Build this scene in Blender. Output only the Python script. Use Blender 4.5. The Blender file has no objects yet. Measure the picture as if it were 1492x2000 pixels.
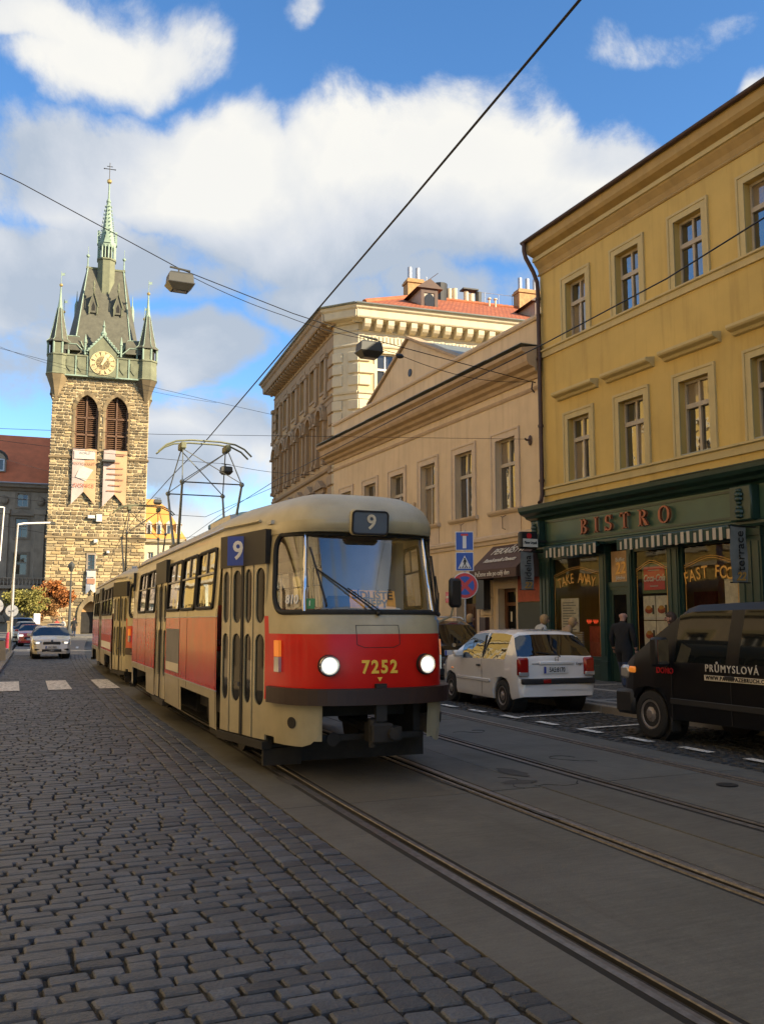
import bpy, bmesh, math, random
from mathutils import Matrix, Vector, noise
R = math.radians
random.seed(7)
scene = bpy.context.scene
COL = scene.collection

# ---------------------------------------------------------------- camera
cam_d = bpy.data.cameras.new('camera')
cam = bpy.data.objects.new('camera', cam_d); COL.objects.link(cam)
cam_d.sensor_fit = 'VERTICAL'; cam_d.sensor_height = 24.0; cam_d.sensor_width = 18.0
cam_d.lens = 24.0 * 1804 / 2000
cam_d.clip_start = 0.1; cam_d.clip_end = 3000
YAW, PITCH, EYE = R(24.06), R(6.70), 1.65
cam.location = (0, 0, EYE)
cam.rotation_euler = (R(90) + PITCH, 0, -YAW)
scene.camera = cam

# ---------------------------------------------------------------- light and exposure
SUN_AZ, SUN_EL = R(139.0), R(27.0)      # azimuth clockwise from +Y
sd = Vector((math.sin(SUN_AZ) * math.cos(SUN_EL), math.cos(SUN_AZ) * math.cos(SUN_EL), math.sin(SUN_EL)))
sun_d = bpy.data.lights.new('sun', 'SUN'); sun_d.energy = 5.0; sun_d.angle = R(0.53); sun_d.color = (1.0, 0.85, 0.62)
sun = bpy.data.objects.new('sun', sun_d); COL.objects.link(sun)
sun.rotation_euler = (-sd).to_track_quat('-Z', 'Y').to_euler()
vs = scene.view_settings
vs.view_transform = 'Standard'; vs.look = 'None'; vs.exposure = 1.22; vs.gamma = 1.0; vs.use_curve_mapping = False
scene.cycles.use_denoising = True
scene.cycles.max_bounces = 6; scene.cycles.diffuse_bounces = 3; scene.cycles.glossy_bounces = 3
scene.cycles.transparent_max_bounces = 10; scene.cycles.transmission_bounces = 4
scene.cycles.caustics_reflective = False; scene.cycles.caustics_refractive = False
scene.cycles.sample_clamp_indirect = 6.0

# ---------------------------------------------------------------- node helper
class NT:
    def __init__(s, tree):
        s.t = tree; s.n = tree.nodes; s.l = tree.links
    def new(s, typ, **kw):
        n = s.n.new(typ)
        for k, v in kw.items(): setattr(n, k, v)
        return n
    def put(s, sock, v):
        if isinstance(v, bpy.types.NodeSocket): s.l.new(v, sock)
        elif v is not None:
            if sock.type == 'RGBA' and not isinstance(v, (int, float)) and len(v) == 3: v = (*v, 1)
            sock.default_value = v
    def math(s, op, a, b=None, c=None, clamp=False):
        n = s.new('ShaderNodeMath', operation=op, use_clamp=clamp)
        s.put(n.inputs[0], a)
        if b is not None: s.put(n.inputs[1], b)
        if c is not None: s.put(n.inputs[2], c)
        return n.outputs[0]
    def vec(s, op, a, b=None, out=0):
        n = s.new('ShaderNodeVectorMath', operation=op)
        s.put(n.inputs[0], a)
        if b is not None: s.put(n.inputs[3] if op == 'SCALE' else n.inputs[1], b)
        return n.outputs[out]
    def noise(s, v, scale, detail=4, rough=.55, dist=0):
        n = s.new('ShaderNodeTexNoise')
        s.put(n.inputs['Vector'], v); s.put(n.inputs['Scale'], scale); s.put(n.inputs['Detail'], detail)
        s.put(n.inputs['Roughness'], rough); s.put(n.inputs['Distortion'], dist)
        return n.outputs['Fac']
    def mapr(s, v, a, b, c=0., d=1., smooth=False):
        n = s.new('ShaderNodeMapRange'); n.clamp = True
        if smooth: n.interpolation_type = 'SMOOTHSTEP'
        s.put(n.inputs[0], v)
        for i, q in zip((1, 2, 3, 4), (a, b, c, d)): s.put(n.inputs[i], q)
        return n.outputs[0]
    def mix(s, f, a, b, mode='MIX'):
        n = s.new('ShaderNodeMix', data_type='RGBA', blend_type=mode)
        s.put(n.inputs[0], f); s.put(n.inputs[6], a); s.put(n.inputs[7], b)
        return n.outputs[2]

# ---------------------------------------------------------------- world: sky with clouds
world = bpy.data.worlds.new('World'); scene.world = world; world.use_nodes = True
W = NT(world.node_tree); W.n.clear()
def px_dir(x, y):          # direction (azimuth, elevation) of a cloud seen in the sky
    r = Vector((math.cos(YAW), -math.sin(YAW), 0)); f = Vector((math.sin(YAW) * math.cos(PITCH), math.cos(YAW) * math.cos(PITCH), math.sin(PITCH)))
    d = (f * 1804 + r * (x - 746) - r.cross(f) * (y - 1000)).normalized()
    return math.atan2(d.x, d.y), math.asin(d.z)
CLOUDS = [  # azimuth / elevation centres of the cumulus banks, radii and weight
    (880, 360, 470, 215, .85), (350, 350, 400, 160, .92), (1130, 340, 190, 160, .75), (650, 450, 420, 160, .80),
    (215, 95, 230, 145, .68), (40, 0, 210, 80, .62), (-20, 425, 160, 80, .72), (130, 505, 360, 135, .76), (-60, 580, 260, 150, .62),
    (395, 690, 190, 100, .84), (40, 710, 240, 150, .60), (610, 580, 190, 90, .66), (830, 575, 290, 95, .66),
    (1290, 80, 190, 60, .43), (1470, 200, 100, 90, .60), (590, 45, 60, 55, .38), (450, 890, 300, 150, .64), (370, 1080, 400, 130, .62)]
geo = W.new('ShaderNodeTexCoord'); D0 = W.vec('NORMALIZE', geo.outputs['Generated'])
def azel(d):
    s = W.new('ShaderNodeSeparateXYZ'); W.put(s.inputs[0], d)
    az = W.math('ARCTAN2', s.outputs[0], s.outputs[1]); el = W.math('ARCSINE', s.outputs[2])
    c = W.new('ShaderNodeCombineXYZ'); W.put(c.inputs[0], az); W.put(c.inputs[1], el)
    return c.outputs[0], s.outputs[2]
def density(d, fine=True):
    v, up = azel(d)
    wn = W.new('ShaderNodeTexNoise'); W.put(wn.inputs['Vector'], d); wn.inputs['Scale'].default_value = 7.0; wn.inputs['Detail'].default_value = 3
    if fine: v = W.vec('ADD', v, W.vec('MULTIPLY', W.vec('SUBTRACT', wn.outputs['Color'], (.5, .5, .5)), (.22, .13, 0)))
    nz = W.noise(d, 5.5, 10 if fine else 3, .68, .25)
    field = None
    for (x, y, rx, ry, w) in (CLOUDS if fine else CLOUDS[:14]):
        a, e = px_dir(x, y); a2, _ = px_dir(x + rx, y); _, e2 = px_dir(x, y - ry)
        q = W.vec('DIVIDE', W.vec('SUBTRACT', v, (a, e, 0)), (abs(a2 - a), abs(e2 - e), 1))
        m = W.mapr(W.vec('LENGTH', q, out=1), 1.35, 0.25, 0, w, True)
        field = m if field is None else W.math('MAXIMUM', field, m)
    # away from the picture the same kind of scattered banks goes on
    s = W.new('ShaderNodeSeparateXYZ'); W.put(s.inputs[0], v)
    dx = W.math('ABSOLUTE', W.math('SUBTRACT', s.outputs[0], YAW))
    far = W.math('MAXIMUM', W.mapr(dx, .42, .6, 0, 1, True), W.mapr(s.outputs[1], .62, .8, 0, 1, True))
    bank = W.math('MULTIPLY', W.mapr(W.noise(d, 2.2, 2, .5), .40, .60, 0, .72, True), far)
    field = W.math('MAXIMUM', field, bank)
    return W.math('ADD', W.math('SUBTRACT', field, .33), W.math('MULTIPLY', W.math('SUBTRACT', nz, .5), 1.15))
den = density(D0)
lit_shift = W.vec('NORMALIZE', W.vec('ADD', D0, (0.045, 0.0, 0.13)))
den2 = density(lit_shift, False)
sky = W.new('ShaderNodeTexSky', sky_type='NISHITA')
sky.sun_disc = False; sky.sun_elevation = SUN_EL; sky.sun_rotation = SUN_AZ
sky.altitude = 250; sky.air_density = .85; sky.dust_density = 0.2; sky.ozone_density = 2.2
hsv = W.new('ShaderNodeHueSaturation'); hsv.inputs['Saturation'].default_value = 1.20; hsv.inputs['Value'].default_value = 1.05
W.put(hsv.inputs['Color'], sky.outputs[0])
cover = W.mapr(den, -.09, .26, 0, .97, True)
light = W.mapr(W.math('SUBTRACT', den, den2), -.22, .66, 0, 1)
thick = W.mapr(den, .05, .55, 0, 1)
light2 = W.math('SUBTRACT', light, W.math('MULTIPLY', thick, .12))
cr = W.new('ShaderNodeValToRGB'); W.put(cr.inputs[0], light2); E_ = cr.color_ramp.elements
E_[0].color = (.48, .55, .65, 1); E_[1].color = (1.0, .975, .90, 1); e3 = E_.new(.42); e3.color = (.70, .735, .79, 1)
ccol = W.vec('SCALE', cr.outputs[0], 4.0)
out = W.new('ShaderNodeOutputWorld'); bg = W.new('ShaderNodeBackground')
W.put(bg.inputs[0], W.mix(cover, hsv.outputs[0], ccol)); bg.inputs[1].default_value = 0.11
W.l.new(bg.outputs[0], out.inputs[0])
world.cycles.sampling_method = 'MANUAL'; world.cycles.sample_map_resolution = 256

# ---------------------------------------------------------------- materials
MATS = {}
def pm(name, col, rough=.6, metal=0., var=.18, scale=3., col2=None, c2=(.5, .7), bump=0., bscale=40., coat=0., streak=0., streakcol=None, rnd=0., spec=.5, emit=None, es=1., fine=0., alpha=None):
    m = bpy.data.materials.new(name); m.use_nodes = True
    t = NT(m.node_tree); b = t.n['Principled BSDF']
    g = t.new('ShaderNodeNewGeometry'); P = g.outputs['Position']
    c = None
    if var > 0:
        v = t.noise(P, scale, 5, .6)
        k = t.mapr(v, .3, .7, 1 - var, 1 + var)
        c = t.vec('SCALE', (*col,), k)
    else: c = (*col, 1)
    if col2:
        f = t.mapr(t.noise(P, scale * .45, 6, .65, .4), c2[0], c2[1], 0, 1)
        c = t.mix(f, c, col2)
    if fine:
        f = t.mapr(t.noise(P, bscale, 3, .7), .3, .7, 1 - fine, 1 + fine)
        c = t.vec('SCALE', c, f)
    if streak:
        sc = t.vec('MULTIPLY', P, (2.2, 2.2, .16))
        f = t.mapr(t.noise(sc, 1.6, 5, .65), .5, .78, 0, streak)
        c = t.mix(f, c, streakcol or tuple(q * .45 for q in col))
    if rnd:
        oi = t.new('ShaderNodeObjectInfo'); at = t.new('ShaderNodeAttribute', attribute_name='rnd')
        q = t.math('FRACT', t.math('ADD', oi.outputs['Random'], at.outputs['Fac']))
        c = t.vec('SCALE', c, t.mapr(q, 0, 1, 1 - rnd, 1 + rnd))
        q2 = t.math('FRACT', t.math('MULTIPLY', q, 7.31))
        c = t.mix(t.mapr(q2, .55, 1, 0, .5), c, tuple(v * f for v, f in zip(col, (1.12, 1.0, .80))))
    t.put(b.inputs['Base Color'], c)
    t.put(b.inputs['Roughness'], rough); t.put(b.inputs['Metallic'], metal); t.put(b.inputs['Specular IOR Level'], spec)
    if coat: t.put(b.inputs['Coat Weight'], coat); t.put(b.inputs['Coat Roughness'], .06)
    if bump:
        bn = t.new('ShaderNodeBump'); bn.inputs['Strength'].default_value = bump; bn.inputs['Distance'].default_value = .02
        t.put(bn.inputs['Height'], t.noise(P, bscale, 4, .65)); t.l.new(bn.outputs[0], b.inputs['Normal'])
    if emit: t.put(b.inputs['Emission Color'], emit); t.put(b.inputs['Emission Strength'], es)
    MATS[name] = m
    return m
def glass_dark(name, tint=(.015, .017, .02), refl=1.0, wav=.0, wscale=1.2, ior=1.6, rough=.02):
    """window pane seen from outside: dark room behind, mirror of the street in front"""
    m = bpy.data.materials.new(name); m.use_nodes = True
    t = NT(m.node_tree); b = t.n['Principled BSDF']
    t.put(b.inputs['Base Color'], tint); t.put(b.inputs['Roughness'], rough); t.put(b.inputs['IOR'], ior)
    if wav:
        g = t.new('ShaderNodeNewGeometry')
        bn = t.new('ShaderNodeBump'); bn.inputs['Strength'].default_value = wav; bn.inputs['Distance'].default_value = .05
        t.put(bn.inputs['Height'], t.noise(g.outputs['Position'], wscale, 2, .5)); t.l.new(bn.outputs[0], b.inputs['Normal'])
    MATS[name] = m; return m
def glass_clear(name, tint=(.75, .78, .78), ior=1.5, wav=0.):
    m = bpy.data.materials.new(name); m.use_nodes = True
    t = NT(m.node_tree); t.n.remove(t.n['Principled BSDF']); o = t.n['Material Output']
    tr = t.new('ShaderNodeBsdfTransparent'); t.put(tr.inputs[0], tint)
    gl = t.new('ShaderNodeBsdfGlossy'); t.put(gl.inputs['Roughness'], .02); t.put(gl.inputs[0], (1, 1, 1))
    gq = t.new('ShaderNodeNewGeometry'); ca = t.math('ABSOLUTE', t.vec('DOT_PRODUCT', gq.outputs['Incoming'], gq.outputs['Normal'], out=1)); f0 = ((ior - 1) / (ior + 1)) ** 2
    frs = t.math('ADD', f0, t.math('MULTIPLY', 1 - f0, t.math('POWER', t.math('SUBTRACT', 1, ca, clamp=True), 5)))
    if wav:
        g = t.new('ShaderNodeNewGeometry')
        bn = t.new('ShaderNodeBump'); bn.inputs['Strength'].default_value = wav; bn.inputs['Distance'].default_value = .05
        t.put(bn.inputs['Height'], t.noise(g.outputs['Position'], 1.5, 2, .5)); t.l.new(bn.outputs[0], gl.inputs['Normal'])
    mx = t.new('ShaderNodeMixShader'); t.l.new(frs, mx.inputs[0]); t.l.new(tr.outputs[0], mx.inputs[1]); t.l.new(gl.outputs[0], mx.inputs[2])
    t.l.new(mx.outputs[0], o.inputs[0])
    MATS[name] = m; return m

pm('earth', (.034, .031, .027), .95, var=.3)
pm('cobble', (.062, .070, .083), .50, var=.16, scale=9, col2=(.040, .040, .042), c2=(.50, .78), bump=.6, bscale=45, rnd=.42, fine=.24, spec=.5)
pm('sett', (.052, .055, .058), .55, var=.2, scale=4, bump=.4, bscale=40, rnd=.30, spec=.4)
# concrete slabs: blotches, fine transverse brush marks, oil
m = pm('concrete', (.100, .098, .086), .80, var=.20, scale=1.1, bump=.3, bscale=70, fine=.14, rnd=.10)
t = NT(m.node_tree); b = t.n['Principled BSDF']; old = b.inputs['Base Color'].links[0].from_socket
g = t.new('ShaderNodeNewGeometry'); P_ = g.outputs['Position']
scr = t.noise(t.vec('MULTIPLY', P_, (3.2, 26, 1)), 1.0, 4, .7); blot = t.noise(P_, .55, 6, .7, .6); drip = t.noise(t.vec('MULTIPLY', P_, (7, .35, 1)), 1.0, 5, .65)
c_ = t.vec('SCALE', old, t.mapr(scr, .3, .7, .80, 1.18)); c_ = t.mix(t.mapr(blot, .52, .72, 0, .55), c_, (.060, .055, .047)); c_ = t.mix(t.mapr(drip, .55, .75, 0, .45), c_, (.055, .05, .044))
t.put(b.inputs['Base Color'], c_); t.put(b.inputs['Roughness'], t.mapr(blot, .4, .7, .85, .55))
pm('asphalt', (.055, .053, .05), .85, var=.2, scale=2, bump=.4, bscale=60, fine=.2)
pm('tar', (.008, .008, .008), .9, var=.2)
pm('rail', (.15, .145, .145), .42, .45, var=.35, scale=14, fine=.2)
pm('railside', (.010, .009, .008), .9, .0, var=.3, scale=20)
pm('kerb', (.24, .225, .2), .75, var=.15, scale=5, bump=.3, bscale=60, rnd=.12)
pm('paint', (.62, .60, .55), .8, var=.2, scale=6, col2=(.25, .24, .22), c2=(.55, .8), fine=.15)
pm('yplaster', (.55, .385, .115), .85, var=.10, scale=.7, streak=.42, streakcol=(.27, .17, .05), bump=.12, bscale=90)
pm('ytrim', (.50, .40, .19), .8, var=.07, scale=2, streak=.3, streakcol=(.26, .2, .1), bump=.1, bscale=60)
pm('ytrim_dark', (.40, .27, .10), .85, var=.1, scale=2, streak=.35, streakcol=(.2, .13, .05))
pm('bplaster', (.63, .485, .305), .85, var=.10, scale=.8, streak=.40, streakcol=(.30, .2, .11), bump=.12, bscale=90)
pm('btrim', (.56, .44, .31), .8, var=.07, scale=2, streak=.22, streakcol=(.3, .22, .14))
pm('bcornice', (.42, .30, .18), .85, var=.12, scale=2, streak=.3, streakcol=(.18, .12, .07))
pm('cplaster', (.58, .46, .25), .8, var=.06, scale=1, streak=.12)
pm('ctrim', (.58, .50, .34), .8, var=.08, scale=2, streak=.22, streakcol=(.33, .27, .18))
pm('cplaster_shaded', (.46, .31, .15), .85, var=.08, scale=1, streak=.3, streakcol=(.2, .13, .07))  # darker version of cplaster: the street front's shade is put into the colour
pm('ctrim_shaded', (.34, .24, .14), .85, var=.12, scale=2, streak=.3, streakcol=(.16, .1, .06))  # darker version of ctrim, with the street front's shade in its colour
pm('zinc', (.22, .24, .22), .5, .5, var=.15)
pm('brownmetal', (.055, .028, .022), .5, .2, var=.2)
pm('winwood', (.42, .36, .27), .6, var=.1)
pm('winwhite', (.62, .60, .55), .55, var=.08)
pm('darkroom', (.02, .018, .016), .9, var=.3)
pm('curtain', (.42, .36, .26), .9, var=.15, scale=8)
pm('green', (.014, .040, .030), .38, var=.2, scale=3, spec=.5)
pm('green_fascia', (.035, .085, .058), .40, var=.12, scale=2, spec=.5)
pm('copperletter', (.30, .095, .045), .45, .3, var=.15)
pm('gold', (.60, .33, .075), .4, .3, var=.1)
pm('awn_white', (.46, .41, .33), .85, var=.1)
pm('awn_green', (.018, .045, .032), .8, var=.15)
pm('brown_awn', (.085, .048, .036), .8, var=.12)
pm('letter_white', (.62, .58, .5), .7, var=.05)
pm('black', (.012, .012, .012), .5, var=.15)
pm('rubber', (.016, .016, .016), .75, var=.2)
pm('steel', (.35, .35, .36), .4, .8, var=.1)
pm('alum', (.42, .42, .43), .45, .7, var=.12, scale=9)
pm('chrome', (.6, .6, .6), .15, 1.0, var=.05)
pm('tile', (.36, .105, .035), .7, var=.25, scale=1.5, bump=.3, bscale=12)
pm('tile2', (.60, .16, .06), .75, var=.15, scale=.8)
pm('tile_or', (.62, .30, .07), .75, var=.1, scale=.6)
pm('brick', (.40, .24, .10), .85, var=.25, scale=6, bump=.3, bscale=20)
pm('brown_wood', (.075, .033, .016), .6, var=.2, scale=6)
pm('door_wood', (.13, .05, .022), .5, var=.2, scale=6)
pm('dark_stone', (.40, .315, .23), .85, var=.2, scale=.8, streak=.3)
pm('dark_stone2', (.30, .235, .17), .85, var=.2, scale=.9, streak=.3)
pm('tstone', (.195, .142, .074), .88, var=.25, scale=.6, rnd=.42, bump=.35, bscale=8)
pm('tmortar', (.54, .435, .255), .9, var=.15, scale=.5)
pm('tstone_pale', (.42, .31, .155), .88, var=.22, scale=.6, rnd=.30, bump=.35, bscale=8)  # lighter stones, mostly low down: the washed sunlit look put into their colour
pm('tslate', (.098, .092, .062), .7, var=.22, scale=1.6, bump=.5, bscale=3.5)
pm('copper', (.25, .33, .245), .65, var=.2, scale=1, streak=.3, streakcol=(.12, .17, .11))
pm('copper_dk', (.165, .170, .098), .7, var=.25, scale=1, streak=.4, streakcol=(.07, .08, .05))
pm('louvre', (.13, .065, .032), .7, var=.15)
pm('gilt', (.85, .58, .22), .3, .9, var=.05)
pm('clockface', (.14, .075, .05), .6, var=.1)
pm('clocknum', (.75, .60, .30), .5, var=.05)
pm('banner_or', (.52, .31, .16), .8, var=.08, scale=1)
pm('banner_pk', (.47, .36, .31), .8, var=.08, scale=1)
pm('banner_wh', (.52, .47, .40), .8, var=.08)
pm('print_brown', (.34, .17, .10), .8, var=.1)
pm('print_red', (.42, .12, .07), .8, var=.1)
pm('print_grey', (.20, .20, .21), .8, var=.1)
pm('t_cream', (.41, .36, .23), .34, var=.10, scale=4, streak=.22, streakcol=(.22, .17, .09), coat=.2)
pm('t_roof', (.42, .38, .27), .45, var=.12, scale=3, streak=.2, streakcol=(.2, .15, .08))
pm('t_red', (.58, .012, .008), .30, var=.06, scale=4, coat=.06, spec=.25)
pm('t_red2', (.50, .022, .012), .26, var=.14, scale=3, col2=(.38, .045, .03), c2=(.5, .8), coat=.08, spec=.28, streak=.25, streakcol=(.26, .05, .03))
pm('t_dark', (.012, .011, .010), .6, var=.2)
pm('t_under', (.020, .018, .016), .8, var=.3, scale=8)
pm('t_bumper', (.028, .013, .011), .5, var=.15)
pm('t_yellow', (.88, .58, .07), .5, var=.04)
pm('t_int', (.50, .48, .42), .7, var=.1)
pm('t_floor', (.10, .09, .08), .8, var=.2)
pm('t_seat', (.30, .05, .03), .6, var=.1)
pm('t_console', (.16, .24, .33), .5, var=.1)
pm('orange_board', (.95, .44, .08), .6, var=.04)
pm('blue_board', (.015, .06, .36), .45, var=.06)
pm('route_blue', (.10, .13, .17), .35, var=.08)
pm('signgreen', (.02, .20, .09), .5, var=.05)
pm('indicator', (.80, .20, .03), .2, var=.05, emit=(1, .32, .04), es=.15)
pm('lampglass', (.9, .88, .82), .15, var=.0, emit=(1, .93, .78), es=.55)
pm('lampring', (.85, .85, .82), .2, .3, var=.1, emit=(1, .95, .85), es=.16)
pm('lampclear', (.5, .5, .5), .15, .4, var=.1)
pm('taillamp', (.32, .012, .01), .15, var=.08, coat=.6)
pm('sign_blue', (.012, .075, .42), .35, var=.05)
pm('sign_white', (.70, .70, .70), .4, var=.04)
pm('sign_red', (.55, .02, .025), .35, var=.05)
pm('sign_black', (.01, .01, .01), .5, var=.0)
pm('car_white', (.80, .79, .77), .22, var=.04, coat=.9)
pm('car_silver', (.62, .58, .50), .25, var=.04, coat=.8)
pm('car_black', (.010, .011, .012), .14, var=.1, coat=1.0)
pm('van_black', (.006, .006, .007), .42, var=.15, coat=.0, spec=.3)
pm('car_red', (.50, .02, .02), .22, var=.04, coat=.9)
pm('car_blue', (.03, .14, .32), .3, var=.05, coat=.8)
pm('car_cream', (.50, .42, .28), .3, var=.06, coat=.6)
pm('trim_black', (.02, .02, .02), .55, var=.15)
pm('plate', (.68, .68, .66), .4, var=.03)
pm('plateblue', (.02, .06, .35), .4, var=.03)
pm('hub', (.30, .27, .25), .4, .5, var=.12, scale=20)
pm('skin', (.45, .24, .17), .6, var=.08, scale=20)
pm('hair_blond', (.40, .25, .11), .7, var=.35, scale=60)
pm('hair_dark', (.05, .028, .018), .7, var=.35, scale=60)
pm('coat_black', (.012, .012, .014), .9, var=.3, scale=12)
pm('coat_navy', (.02, .02, .035), .9, var=.3, scale=12)
pm('coat_beige', (.38, .24, .12), .9, var=.12, scale=12)
pm('coat_light', (.50, .48, .42), .9, var=.12, scale=12)
pm('coat_red', (.30, .04, .03), .9, var=.12, scale=12)
pm('jeans', (.03, .045, .09), .9, var=.2, scale=12)
pm('shoe', (.015, .013, .012), .5, var=.1)
pm('wire', (.010, .010, .012), .5, .4, var=0)
pm('lampbody', (.060, .060, .052), .6, .2, var=.12)
pm('lampbowl', (.035, .032, .025), .35, var=.15)
pm('bark', (.10, .07, .045), .9, var=.25, scale=10)
pm('leaf_y', (.19, .17, .035), .8, var=.35, scale=1.5, rnd=.3)
pm('leaf_o', (.30, .105, .022), .8, var=.35, scale=1.5, rnd=.3)
pm('leaf_b', (.20, .095, .025), .8, var=.35, scale=1.5, rnd=.3)
pm('concrete_lt', (.42, .36, .25), .85, var=.1, scale=3)
pm('magenta', (.36, .03, .07), .6, var=.1)
pm('silverbanner', (.24, .24, .22), .55, .3, var=.2, scale=4)
pm('cokered', (.55, .06, .04), .6, var=.05)
pm('foodpaper', (.66, .60, .46), .7, var=.2, scale=9)
pm('foodgreen', (.10, .13, .05), .7, var=.2, scale=9)
pm('foodred', (.36, .07, .03), .7, var=.25, scale=9)
pm('foodyel', (.50, .26, .05), .7, var=.25, scale=9)
pm('board_green', (.042, .045, .028), .6, var=.1)
pm('shop_warm', (.42, .26, .115), .8, var=.3, scale=1.6)
pm('shop_dark', (.07, .04, .02), .8, var=.3, scale=1.6)
pm('neon', (.6, .05, .02), .4, var=0, emit=(1, .10, .03), es=.22)
pm('palecream', (.60, .52, .36), .8, var=.06, scale=1)
pm('pave', (.13, .122, .11), .8, var=.2, scale=3, bump=.5, bscale=22, fine=.25)
pm('pave_light', (.30, .28, .25), .8, var=.2, scale=8, bump=.4, bscale=22)
pm('interior_wall', (.5, .42, .3), .9, var=.05)
glass_dark('pane', (.03, .026, .02), wav=.08, wscale=2.6, ior=3.0)
glass_dark('pane_curtain', (.22, .17, .11), wav=.08, wscale=2.6, ior=2.4)
glass_dark('pane_far', (.03, .032, .035), wav=.03, ior=1.7)
glass_dark('carglass', (.008, .010, .011), ior=1.9, rough=.015)
glass_dark('vanglass', (.008, .010, .010), ior=1.33, rough=.03)
glass_dark('carglass_side', (.008, .010, .011), ior=2.2, rough=.015, wav=.02, wscale=2.5)
glass_dark('doorglass', (.008, .008, .007), ior=1.22, rough=.04)
glass_clear('shopglass', (.80, .80, .76), 1.45, .03)
glass_clear('tramglass', (.75, .77, .73), 2.0, .05)
glass_clear('windscreen', (.97, .98, .98), 2.25, .0)

# ---------------------------------------------------------------- mesh builder
class MB:
    def __init__(s): s.v = []; s.f = []; s.m = []; s.mi = 0; s.T = None
    def add(s, vs, fs):
        b = len(s.v)
        if s.T is not None: vs = [tuple(s.T @ Vector(q)) for q in vs]
        s.v += [tuple(q) for q in vs]
        for f in fs: s.f.append(tuple(i + b for i in f)); s.m.append(s.mi)
        return s
    def box(s, x0, x1, y0, y1, z0, z1):
        return s.add([(x0, y0, z0), (x1, y0, z0), (x1, y1, z0), (x0, y1, z0), (x0, y0, z1), (x1, y0, z1), (x1, y1, z1), (x0, y1, z1)],
                     [(3, 2, 1, 0), (4, 5, 6, 7), (0, 1, 5, 4), (1, 2, 6, 5), (2, 3, 7, 6), (3, 0, 4, 7)])
    def bbox(s, x0, x1, y0, y1, z0, z1, c=.01):      # box with chamfered vertical and top edges
        P = [(x0 + c, y0), (x1 - c, y0), (x1, y0 + c), (x1, y1 - c), (x1 - c, y1), (x0 + c, y1), (x0, y1 - c), (x0, y0 + c)]
        Q = [(min(max(x, x0 + c), x1 - c), min(max(y, y0 + c), y1 - c)) for x, y in P]
        v = [(x, y, z0 + c) for x, y in P] + [(x, y, z1 - c) for x, y in P] + [(x, y, z1) for x, y in Q] + [(x, y, z0) for x, y in Q]
        f = []
        for i in range(8):
            j = (i + 1) % 8
            f += [(i, j, 8 + j, 8 + i), (8 + i, 8 + j, 16 + j, 16 + i), (24 + i, 24 + j, j, i)]
        f += [tuple(range(16, 24)), tuple(range(31, 23, -1))]
        return s.add(v, f)
    def cyl(s, p0, p1, r0, r1=None, n=8, cap=True):
        p0, p1 = Vector(p0), Vector(p1); r1 = r0 if r1 is None else r1
        d = (p1 - p0).normalized(); a = d.orthogonal().normalized(); b = d.cross(a)
        v = []
        for p, r in ((p0, r0), (p1, r1)):
            for i in range(n):
                t = 2 * math.pi * i / n; v.append(tuple(p + (a * math.cos(t) + b * math.sin(t)) * r))
        f = [(i, (i + 1) % n, n + (i + 1) % n, n + i) for i in range(n)]
        if cap: f += [tuple(range(n - 1, -1, -1)), tuple(range(n, 2 * n))]
        return s.add(v, f)
    def tube(s, pts, r, n=6, closed=False):
        pts = [Vector(p) for p in pts]; N = len(pts); v = []; up = None
        for i, p in enumerate(pts):
            if closed: d = (pts[(i + 1) % N] - pts[i - 1])
            else: d = (pts[min(i + 1, N - 1)] - pts[max(i - 1, 0)])
            d.normalize()
            a = d.orthogonal().normalized() if up is None else (up - d * up.dot(d)).normalized()
            up = a; b = d.cross(a); rr = r[i] if isinstance(r, (list, tuple)) else r
            for k in range(n):
                t = 2 * math.pi * k / n; v.append(tuple(p + (a * math.cos(t) + b * math.sin(t)) * rr))
        f = []
        for i in range(N if closed else N - 1):
            j = (i + 1) % N
            for k in range(n): f.append((i * n + k, i * n + (k + 1) % n, j * n + (k + 1) % n, j * n + k))
        if not closed: f += [tuple(range(n - 1, -1, -1)), tuple(range((N - 1) * n, N * n))]
        return s.add(v, f)
    def prism(s, poly, ax, a, b):
        n = len(poly)
        mk = {'x': lambda p, t: (t, p[0], p[1]), 'y': lambda p, t: (p[0], t, p[1]), 'z': lambda p, t: (p[0], p[1], t)}[ax]
        v = [mk(p, a) for p in poly] + [mk(p, b) for p in poly]
        f = [(i, (i + 1) % n, n + (i + 1) % n, n + i) for i in range(n)] + [tuple(range(n - 1, -1, -1)), tuple(range(n, 2 * n))]
        return s.add(v, f)
    def lathe(s, prof, c=(0, 0, 0), n=12, rot=0.):
        v = []; f = []
        for r, z in prof:
            for k in range(n):
                t = 2 * math.pi * k / n + rot; v.append((c[0] + r * math.cos(t), c[1] + r * math.sin(t), c[2] + z))
        for i in range(len(prof) - 1):
            for k in range(n): f.append((i * n + k, i * n + (k + 1) % n, (i + 1) * n + (k + 1) % n, (i + 1) * n + k))
        f += [tuple(range(n - 1, -1, -1)), tuple(range((len(prof) - 1) * n, len(prof) * n))]
        return s.add(v, f)
    def sphere(s, c, r, n=10, sc=(1, 1, 1)):
        v = []; f = []; m = n // 2 + 1
        for i in range(m + 1):
            p = math.pi * i / m
            for k in range(n):
                t = 2 * math.pi * k / n
                v.append((c[0] + r * sc[0] * math.sin(p) * math.cos(t), c[1] + r * sc[1] * math.sin(p) * math.sin(t), c[2] - r * sc[2] * math.cos(p)))
        for i in range(m):
            for k in range(n): f.append((i * n + k, i * n + (k + 1) % n, (i + 1) * n + (k + 1) % n, (i + 1) * n + k))
        return s.add(v, f)
    def poly(s, *p): return s.add(p, [tuple(range(len(p)))])
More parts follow.
